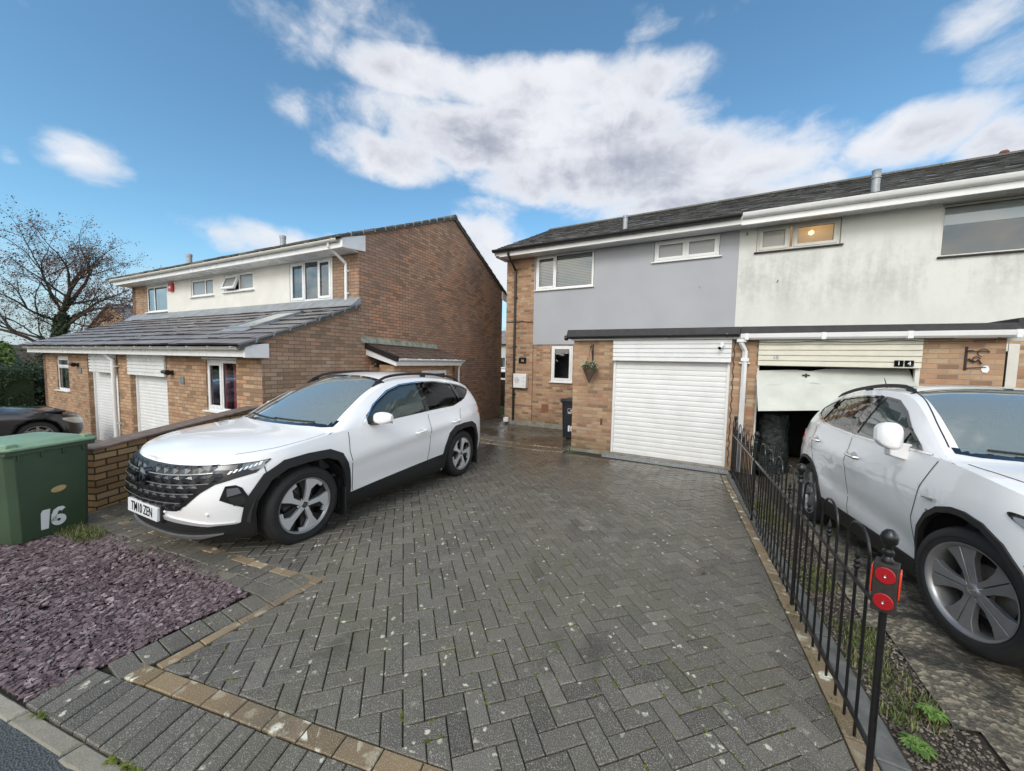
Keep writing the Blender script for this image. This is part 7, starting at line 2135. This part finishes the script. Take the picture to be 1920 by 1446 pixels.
    # parking sensors
    for y in (.30, .66):
        mb = MB(); q = pt(SY(y), .455, .003); mb.ball(q, .012, 8); mb.ball((q[0], -q[1], q[2]), .012, 8); child(mb, 'parking_sensor', M['white_car'], smooth=True)
    # mud flaps
    for xc in car.P['axles']:
        mb = MB()
        for s in (-1, 1): mb.box(xc+.43, xc+.45, *sorted((s*.70, s*.925)), .12, .42)
        child(mb, 'mud_flap', M['black_plastic_car'], bevel=.005)
    # tail lamp and rear spoiler
    decal([(car.SX(4.10),.98),(car.SX(4.42),.96),(car.SX(4.42),1.06),(car.SX(4.24),1.06)], 'tail_lamp', M['red_light'], off=.006, skirt=.01, dom='s')

PT['handle_m'] = M['white_car']
S = 1.03
bd = Vector((-.0525, .998, -.033)).normalized(); up = Vector((0,0,1)); yl = up.cross(bd).normalized(); up = bd.cross(yl)
fa = Vector((-3.43, 2.12, .115)) + yl*(.905*S)     # local +y points left (-X): our visible side is -y
org = fa - bd*(.885*S)
M4 = Matrix.Translation(org) @ Matrix(((bd.x, yl.x, up.x, 0), (bd.y, yl.y, up.y, 0), (bd.z, yl.z, up.z, 0), (0,0,0,1))) @ Matrix.Scale(S, 4)
make_car('parked_car', 'large white SUV with plate TM10 ZEN and black wheel arches on the block paving', PT, M4, M['white_car'], dict(wheel=wheel_tucson, detail=detail_tucson))

# ---------------------------------------------------------------- white small SUV, right
arch_m = [(-.415, .18), (-.41, .33), (-.39, .45), (-.345, .57), (-.27, .665), (-.165, .73), (-.05, .757), (.05, .757), (.165, .73), (.27, .665), (.345, .57), (.39, .45), (.41, .33), (.415, .18)]
archo_m = [(a*1.085, .35+(z-.35)*1.09) for a, z in arch_m]
PM = dict(
    outline=[(0,0),(.01,.30),(.06,.52),(.16,.68),(.32,.79),(.52,.85),(.85,.872),(1.4,.87),(2.0,.868),(2.7,.875),(3.3,.885),(3.65,.87),(3.95,.81),(4.12,.70),(4.22,.5),(4.26,.3),(4.27,0)],
    wy=[(.15,.90),(.25,.955),(.42,.985),(.62,1.0),(.82,1.0),(.95,.98),(1.05,.955),(1.15,.93),(1.3,.89)],
    fx=[(.15,.15),(.26,.05),(.38,.02),(.55,.0),(.72,.03),(.84,.09),(.95,.17),(1.1,.32)],
    rx=[(.15,.12),(.3,.03),(.5,0),(.8,.02),(1.0,.05),(1.2,.14)],
    zb=[(0,.24),(.5,.21),(1,.20),(3.5,.21),(4.27,.28)],
    zt=[(0,.80),(.10,.84),(.25,.90),(.5,.97),(.9,1.03),(1.15,1.06),(1.6,1.07),(2.2,1.085),(2.8,1.12),(3.3,1.17),(3.7,1.19),(4.0,1.17),(4.27,1.10)],
    ez=[(1.0,1.04),(1.1,1.065),(1.35,1.20),(1.6,1.345),(1.9,1.475),(2.2,1.54),(2.6,1.565),(3.1,1.55),(3.5,1.505),(3.8,1.44),(3.95,1.36),(4.1,1.22),(4.2,1.14)],
    ey=[(1.0,.83),(1.1,.81),(1.35,.75),(1.6,.69),(1.9,.63),(2.2,.605),(2.6,.60),(3.1,.59),(3.5,.575),(3.8,.555),(3.95,.56),(4.1,.60),(4.2,.63)],
    zc=[(0,.81),(.10,.87),(.25,.945),(.5,1.015),(.8,1.06),(1.0,1.085),(1.1,1.12),(1.35,1.28),(1.6,1.425),(1.85,1.54),(2.0,1.58),(2.3,1.62),(2.7,1.63),(3.1,1.615),(3.5,1.575),(3.85,1.51),(3.95,1.44),(4.1,1.26),(4.2,1.15),(4.27,1.11)],
    cowl=1.02, tail=4.18, crown=2.8, axles=(.86, 3.415), arch_r=.42, arch=arch_m, arch_out=archo_m, clad_z=.23, wr=.347, half=.875, gc=.16,
    sillz=(.20, .33, .38), seatz=1.0, seatx=1.95, rhd=1, handle_m=None, step=.05,
    crease=[(.80,1.02,.09,.016,1.9,4.0), (.40,.62,.14,-.020,1.2,3.1)],
    ws0=lambda w: 1.03+.15*abs(w)**2.2, ws1=lambda w: 1.98+.04*abs(w)**2, rw0=3.95, rw1=4.14,
    glass=[[(1.33,1.088),(1.38,1.115),(1.60,1.235),(1.80,1.355),(2.02,1.45),(2.26,1.487),(2.36,1.135),(1.9,1.105)], [(2.46,1.14),(2.38,1.497),(2.8,1.502),(3.15,1.485),(3.28,1.235),(2.9,1.18)], [(3.33,1.25),(3.20,1.475),(3.42,1.44),(3.60,1.37),(3.50,1.29)]],
    pillars=[((2.41,1.11),(2.32,1.50)), ((1.63,1.09),(1.60,1.235)), ((3.31,1.22),(3.18,1.485))],
    brightline=[(1.22,1.075),(1.6,1.088),(2.0,1.095),(2.4,1.115),(2.9,1.16),(3.3,1.225),(3.52,1.28),(3.62,1.36)],
    shut=[[(1.30,.35),(1.33,.62),(1.25,.85),(1.14,1.04)], [(2.36,.36),(2.40,.75),(2.40,1.09)], [(2.98,.40),(3.10,.62),(3.28,.92),(3.34,1.15)], [(.48,.62),(.40,.72),(.36,.80)]],
    hood_lines=[[(.25,.82),(.5,.86),(.8,.90),(.99,.93)], [(1.22,.955),(1.5,.95),(1.8,.92),(1.98,.90)]],
    handles=[(2.24,.93),(3.16,1.0)], mirror=(1.52,1.13), mirror_size=(.14,.215,.15), mirror_e=.30, mirror_drop=.09, mirror_arm='white_paint', rails=(2.0,3.7,'black_plastic_car'), rail_lift=.025, antenna=3.72, whip=True, wiper=1.15)
def wheel_mokka(T, car, xc, sg):
    w, ch, h = wheel_base(T, xc, sg, .347, .250, .215, .862)
    if xc < 1.5: steer(w, 0.24)
    for k in range(5):
        a = 2*PI*k/5+.30
        for s in (-1, 1):
            mb = MB(); polyplate(mb, [(s*.002,.03),(s*.034,.04),(s*.037,.10),(s*.056,.17),(s*.094,.226),(s*.045,.244),(s*.003,.247)], h-.07, h-.040, a, taper=[.004,.0,.0,.006,.010,.012,.010])
            ch(mb, 'spoke', M['gunmetal'], smooth=False, bevel=.003)
        b = MB(); bx, bz = .055*math.sin(a+.63), .055*math.cos(a+.63); b.lathe([(0, h-.045), (.010, h-.045), (.011, h-.06)], 8, 'y', (bx, 0, bz)); ch(b, 'wheel_bolt', M['alloy_dark'])
    mb = MB(); mb.lathe([(0, h-.030), (.030, h-.030), (.036, h-.036), (.052, h-.046), (.060, h-.062), (.060, h-.09)], 32, 'y'); ch(mb, 'hub', M['gunmetal'])
    mb = MB(); mb.lathe([(.018, h-.030), (.018, h-.027), (.022, h-.027), (.022, h-.030)], 28, 'y'); polyplate(mb, [(-.03,-.001),(-.004,.005),(.03,.001),(.004,-.005)], h-.030, h-.0265, .3); ch(mb, 'hub_emblem', M['chrome'], smooth=False)
def detail_mokka(T, car, child, decal, ribbon, D):
    SY = car.SY
    decal(densify([(0,.23),(car.SX(.40),.23),(car.SX(.40),.34),(0,.36)], .05), 'lower_bumper', M['black_plastic_car'], off=.006, skirt=.02, dom='s')
    decal(densify([(0,.62),(SY(.45),.66),(SY(.5),.70),(SY(.42),.77),(0,.765)], .04), 'grille', M['gloss_black'], off=.005, skirt=.01, dom='s')
    hp = [(SY(.58),.70),(SY(.70),.68),(car.SX(.30),.72),(car.SX(.52),.83),(car.SX(.545),.87),(car.SX(.40),.855),(SY(.62),.80)]
    hp = smoothpoly(hp, 2)
    decal(densify(hp, .03), 'headlight_housing', M['gloss_black'], off=.005, skirt=.01, dom='s', step=.04)
    ins = [(a*.86+.14*(SY(.74)+.06), z*.8+.2*.77) for a, z in hp]
    decal(ins, 'headlight', mat('mokka_lamp', (.50,.52,.54), .12, metal=.4, coat=1), off=.009, skirt=.005, dom='s', step=.04)
    # side repeater and badge
    for sg in (1, -1):
        u = car.SX(1.12); mb = MB(); p = car.side(u, .80)
        mb.hexa([(p.x-.055, sg*(p.y+.0), .785), (p.x+.07, sg*p.y, .79), (p.x+.07, sg*(p.y+.012), .79), (p.x-.055, sg*(p.y+.016), .785), (p.x-.06, sg*p.y, .805), (p.x+.07, sg*p.y, .80), (p.x+.07, sg*(p.y+.012), .80), (p.x-.06, sg*(p.y+.016), .805)]); child(mb, 'side_repeater', M['chrome'])
        mb = MB(); p = car.side(u, .715); mb.box(p.x-.03, p.x+.035, *sorted((sg*(p.y-.002), sg*(p.y+.004))), .700, .722); child(mb, 'badge', M['gunmetal'])
    decal(densify(smoothpoly([(car.SX(3.62),1.0),(car.SX(3.98),.90),(car.SX(4.10),.92),(car.SX(4.12),1.05),(car.SX(3.98),1.09),(car.SX(3.80),1.08)], 1), .04), 'tail_lamp', M['red_light'], off=.006, skirt=.01, dom='s')
PM['handle_m'] = M['chrome']
bd = Vector((-.235, 2.55, -.25)).normalized(); up = Vector((0,0,1)); yl = up.cross(bd).normalized(); up = bd.cross(yl)
# visible side is the -X side = local +y
fa = Vector((1.335, 3.03, .335)) - yl*.862
org = fa - bd*.86
M4 = Matrix.Translation(org) @ Matrix(((bd.x, yl.x, up.x, 0), (bd.y, yl.y, up.y, 0), (bd.z, yl.z, up.z, 0), (0,0,0,1)))
make_car('parked_car', 'white compact SUV with grey five spoke wheels parked beyond the metal fence', PM, M4, M['pearl_car'], dict(wheel=wheel_mokka, detail=detail_mokka))

# ---------------------------------------------------------------- black hatchback behind the green bin
arch_b = [(-.38, .15), (-.37, .36), (-.28, .58), (-.12, .68), (.12, .68), (.28, .58), (.37, .36), (.38, .15)]
PB = dict(PM)
PB.update(outline=[(0,0),(.02,.35),(.08,.58),(.20,.74),(.42,.82),(.8,.85),(1.4,.855),(2.2,.86),(3.0,.86),(3.6,.83),(3.95,.74),(4.10,.5),(4.15,0)],
    wy=[(.12,.92),(.25,.96),(.45,.995),(.6,1.0),(.75,.985),(.85,.96),(.95,.93),(1.1,.9)],
    fx=[(.12,.12),(.25,.04),(.4,.0),(.55,.02),(.66,.07),(.75,.16),(.9,.3)],
    zb=[(0,.18),(1,.17),(4.15,.22)], zt=[(0,.66),(.1,.69),(.3,.74),(.6,.80),(1.0,.86),(1.3,.90),(2.2,.94),(3.2,.99),(3.8,1.0),(4.15,.95)],
    ez=[(1.15,.88),(1.3,.92),(1.7,1.13),(2.0,1.27),(2.3,1.345),(2.8,1.37),(3.3,1.34),(3.7,1.26),(3.95,1.08),(4.05,.99)],
    ey=[(1.15,.78),(1.3,.76),(1.7,.68),(2.0,.62),(2.3,.59),(2.8,.58),(3.3,.57),(3.7,.56),(3.95,.62),(4.05,.64)],
    zc=[(0,.67),(.1,.73),(.3,.80),(.6,.86),(1.0,.92),(1.15,.95),(1.5,1.14),(1.9,1.33),(2.15,1.40),(2.5,1.435),(3.0,1.43),(3.6,1.34),(3.95,1.12),(4.05,1.02),(4.15,.97)],
    cowl=1.18, tail=4.02, axles=(.82, 3.3), arch=arch_b, arch_out=[(a*1.02, z*1.01) for a, z in arch_b], clad_z=.2, wr=.315, half=.85, sillz=(.17,.20,.20), seatz=.86, seatx=2.0,
    ws0=lambda w: 1.2+.15*abs(w)**2.2, ws1=lambda w: 2.12+.04*abs(w)**2, rw0=3.75, rw1=3.95,
    glass=[[(1.72,.955),(1.9,1.09),(2.2,1.23),(2.5,1.30),(2.55,.98)], [(2.65,.99),(2.62,1.30),(3.1,1.285),(3.4,1.2),(3.45,1.05)]], pillars=[], brightline=None,
    crease=[(.72,.86,.06,.012,.9,3.9)], shut=[[(1.38,.25),(1.36,.6),(1.34,.86)], [(2.55,.3),(2.6,.9)], [(.30,.52),(.36,.68)]], hood_lines=[[(.25,.82),(.6,.88),(1.1,.93)]],
    handles=[(2.35,.80)], mirror=(1.75,.97), rails=None, antenna=None, wiper=1.3, mirror_size=(.2,.13,.1), handle_m=M['black_car'], mirror_arm='gloss_black', step=.07)
def wheel_b(T, car, xc, sg):
    w, ch, h = wheel_base(T, xc, sg, .315, .215, .20, .84, n=20)
    for k in range(7):
        mb = MB(); polyplate(mb, [(-.02,.03),(.02,.03),(.022,.21),(-.022,.21)], h-.05, h-.03, 2*PI*k/7); ch(mb, 'spoke', M['gunmetal'], smooth=False)
def detail_b(T, car, child, decal, ribbon, D):
    SY = car.SY
    decal(densify(smoothpoly([(SY(.50),.52),(SY(.72),.50),(car.SX(.34),.56),(car.SX(.46),.66),(car.SX(.30),.675),(SY(.55),.63)], 2), .03), 'headlight', mat('clear_lamp', (.45,.48,.47), .15, metal=.3, coat=1), off=.006, skirt=.01, dom='s', step=.05)
bd = Vector((.02, -1, 0)).normalized(); up = Vector((0,0,1)); yl = up.cross(bd).normalized()
org = Vector((-13.85, 2.85, -.23))
M4 = Matrix.Translation(org) @ Matrix(((bd.x, yl.x, up.x, 0), (bd.y, yl.y, up.y, 0), (bd.z, yl.z, up.z, 0), (0,0,0,1)))
make_car('parked_car', 'glossy black hatchback half hidden behind the green wheelie bin', PB, M4, M['black_car'], dict(wheel=wheel_b, detail=detail_b))
CLOUDS = [(-0.444, 0.615, 0.427, 0.061, 1.4), (-0.691, 0.617, 0.261, 0.051, 1.1), (-0.155, 0.605, 0.194, 0.051, 1.1), (-0.455, 0.532, 0.508, 0.084, 1.5), (-0.209, 0.452, 0.44, 0.09, 1.6), (-0.833, 0.467, 0.174, 0.061, 1.1), (0.066, 0.418, 0.2, 0.072, 1.4), (0.296, 0.398, 0.138, 0.053, 1.3), (0.405, 0.351, 0.064, 0.056, 1.2), (-0.026, 0.375, 0.352, 0.053, 1.1), (-1.348, 0.33, 0.064, 0.044, 0.85), (-1.429, 0.299, 0.018, 0.015, 0.5), (-1.033, 0.629, 0.111, 0.033, 0.22), (-0.819, 0.694, 0.135, 0.036, 0.2), (-0.198, 0.697, 0.087, 0.029, 0.22), (0.376, 0.526, 0.068, 0.032, 0.45), (0.402, 0.463, 0.037, 0.034, 0.3), (0.088, 0.52, 0.086, 0.042, 0.3), (-0.576, 0.271, 0.134, 0.128, 1.2), (-1.021, 0.25, 0.192, 0.04, 0.75), (-0.55, 0.383, 0.098, 0.029, 0.4), (-0.973, 0.507, 0.077, 0.036, 0.3), (0.018, 0.671, 0.072, 0.017, 0.1), (-1.259, 0.108, 0.2, 0.051, 0.4)]
EXPOSURE = .83
# ================================================================ CAMERA, SKY, LIGHT
f_, p_, r_, y_ = 688.09, .0659974, .0198677, -.4980286
cy, sy = math.cos(y_), math.sin(y_)
fwd = Vector((sy, cy, 0)); rt = Vector((cy, -sy, 0)); up = Vector((0, 0, 1))
f2 = fwd*math.cos(p_)-up*math.sin(p_); u2 = up*math.cos(p_)+fwd*math.sin(p_)
r3 = rt*math.cos(r_)+u2*math.sin(r_); u3 = u2*math.cos(r_)-rt*math.sin(r_)
cd = bpy.data.cameras.new('camera'); cam = bpy.data.objects.new('camera', cd); COL.objects.link(cam)
cam.matrix_world = Matrix(((r3.x, u3.x, -f2.x, 0), (r3.y, u3.y, -f2.y, 0), (r3.z, u3.z, -f2.z, H), (0,0,0,1)))
cd.sensor_width = 36; cd.lens = f_/1920*36; cd.clip_start = .05; cd.clip_end = 2000
sc.camera = cam

SUN_EL, SUN_AZ = math.radians(38), math.radians(178)   # azimuth clockwise from +Y (direction to the sun)
wd = bpy.data.worlds.new('World'); sc.world = wd; wd.use_nodes = True
t = NT(wd); bg = t.n['Background']; out = t.n['World Output']
sky = t.node('ShaderNodeTexSky', sky_type='NISHITA'); sky.sun_disc = False; sky.sun_elevation = SUN_EL; sky.sun_rotation = SUN_AZ
sky.air_density = 1.0; sky.dust_density = .4; sky.ozone_density = 2.2
gen = t.node('ShaderNodeTexCoord').outputs['Generated']
vn = t.node('ShaderNodeVectorMath', operation='NORMALIZE'); t.put(vn.inputs[0], gen); d = vn.outputs[0]
sp = t.node('ShaderNodeSeparateXYZ'); t.put(sp.inputs[0], d)
x, y, z = sp.outputs
az = t.math('ARCTAN2', x, y); el = t.math('ARCSINE', z)     # az: 0 at +Y, positive towards +X
SKYK = SKY_STRENGTH = .122
skyc = t.vmath('MULTIPLY', sky.outputs[0], (SKYK*.66, SKYK*.90, SKYK*.90))
# cloud bodies as soft ellipses in the sky (azimuth, elevation, half widths, weight) in radians
BODIES = CLOUDS
msk = None
mp = t.node('ShaderNodeMapping'); t.put(mp.inputs[0], d); mp.inputs['Scale'].default_value = (1, 1, 1.55); P = mp.outputs[0]
wob = t.vmath('MULTIPLY', t.vmath('SUBTRACT', t.noise(P, 5, 4, .55, out='Color'), (.5,.5,.5)), (.10,.10,.10)); P2 = t.vmath('ADD', P, wob)
nf = t.math('SUBTRACT', t.noise(P2, 3.2, 10, .56), .5)
bil = t.math('SUBTRACT', .36, t.vor(P2, 9.0, feature='SMOOTH_F1'))       # rounded billows
bil2 = t.math('SUBTRACT', .36, t.vor(P2, 22.0, feature='SMOOTH_F1'))
fine = t.math('SUBTRACT', t.noise(P2, 24, 7, .62), .5)
for (ca, ce, ra, re, wgt) in BODIES:
    da = t.math('DIVIDE', t.math('SUBTRACT', az, ca), ra); de = t.math('DIVIDE', t.math('SUBTRACT', el, ce), re)
    q = t.math('ADD', t.math('MULTIPLY', da, da), t.math('MULTIPLY', de, de))
    v = t.math('MULTIPLY', t.math('SUBTRACT', 1.0, q), wgt)
    msk = v if msk is None else t.math('MAXIMUM', msk, v)
back = t.math('MULTIPLY', y, -1.2)  # cloud cover added outside the view for whiter light
back = t.math('MAXIMUM', back, t.math('MULTIPLY', t.math('SUBTRACT', z, .80), 6.0))
back = t.math('MAXIMUM', back, t.math('MULTIPLY', t.math('SUBTRACT', x, .72), 5.0))
msk = t.math('MAXIMUM', msk, t.math('ADD', back, -.25))
dens = t.math('ADD', t.math('MULTIPLY', t.math('MAXIMUM', msk, -1.2), .60), t.math('ADD', t.math('MULTIPLY', nf, 1.7), t.math('ADD', t.math('MULTIPLY', bil, .42), t.math('ADD', t.math('MULTIPLY', bil2, .22), t.math('MULTIPLY', fine, .55)))))
m = t.sm(dens, -.12, .55)
# shade: bases and cores greyer, billow tops brighter
core = t.sm(dens, .25, 1.15)
n2 = t.noise(P2, 3.6, 8, .6, .3)
lo = t.math('MULTIPLY', core, t.sm(t.math('SUBTRACT', n2, t.math('MULTIPLY', bil, .25)), .36, .62))
cc = t.ramp(lo, [(0, (.50,.51,.535)), (.35, (.40,.41,.45)), (.75, (.27,.285,.335)), (1, (.205,.22,.27))])
cc = t.mix(t.math('MULTIPLY', t.math('SUBTRACT', 1.0, t.sm(z, .05, .5)), .3), cc, (.42,.435,.47))
bk = t.math('MULTIPLY_ADD', t.math('MAXIMUM', t.sm(y, .25, -.35), t.sm(x, .62, .9)), 1.75, 1.0); nd_ = t.node('ShaderNodeVectorMath', operation='SCALE'); t.put(nd_.inputs[0], cc); t.put(nd_.inputs['Scale'], bk); cc = nd_.outputs[0]  # unseen clouds behind and to the right brightened as fill light
cc = t.mix(t.sm(y, .25, -.35), cc, t.vmath('MULTIPLY', cc, (1.10, 1.0, .84)))
hz = t.math('SUBTRACT', 1.0, t.sm(el, .0, .26))
skyh = t.mix(t.math('MULTIPLY', hz, .8), skyc, (.29,.335,.39))
c = t.mix(t.math('MULTIPLY', m, .97), skyh, cc)
t.put(bg.inputs[0], c); bg.inputs[1].default_value = 1.0

sl = bpy.data.lights.new('sun', 'SUN'); so = bpy.data.objects.new('sun', sl); COL.objects.link(so)
sl.energy = .8; sl.angle = math.radians(22); sl.color = (1.0, .965, .92)
dirv = Vector((math.sin(SUN_AZ)*math.cos(SUN_EL), math.cos(SUN_AZ)*math.cos(SUN_EL), math.sin(SUN_EL)))
so.rotation_euler = (-dirv).to_track_quat('-Z', 'Y').to_euler(); so.location = (0, 0, 20)
vs = sc.view_settings; vs.view_transform = 'Standard'; vs.look = 'None'; vs.gamma = 1; vs.exposure = EXPOSURE
sc.render.engine = 'CYCLES'; sc.cycles.max_bounces = 8; sc.cycles.transparent_max_bounces = 16; sc.cycles.use_denoising = True
sc.cycles.caustics_reflective = False; sc.cycles.caustics_refractive = False
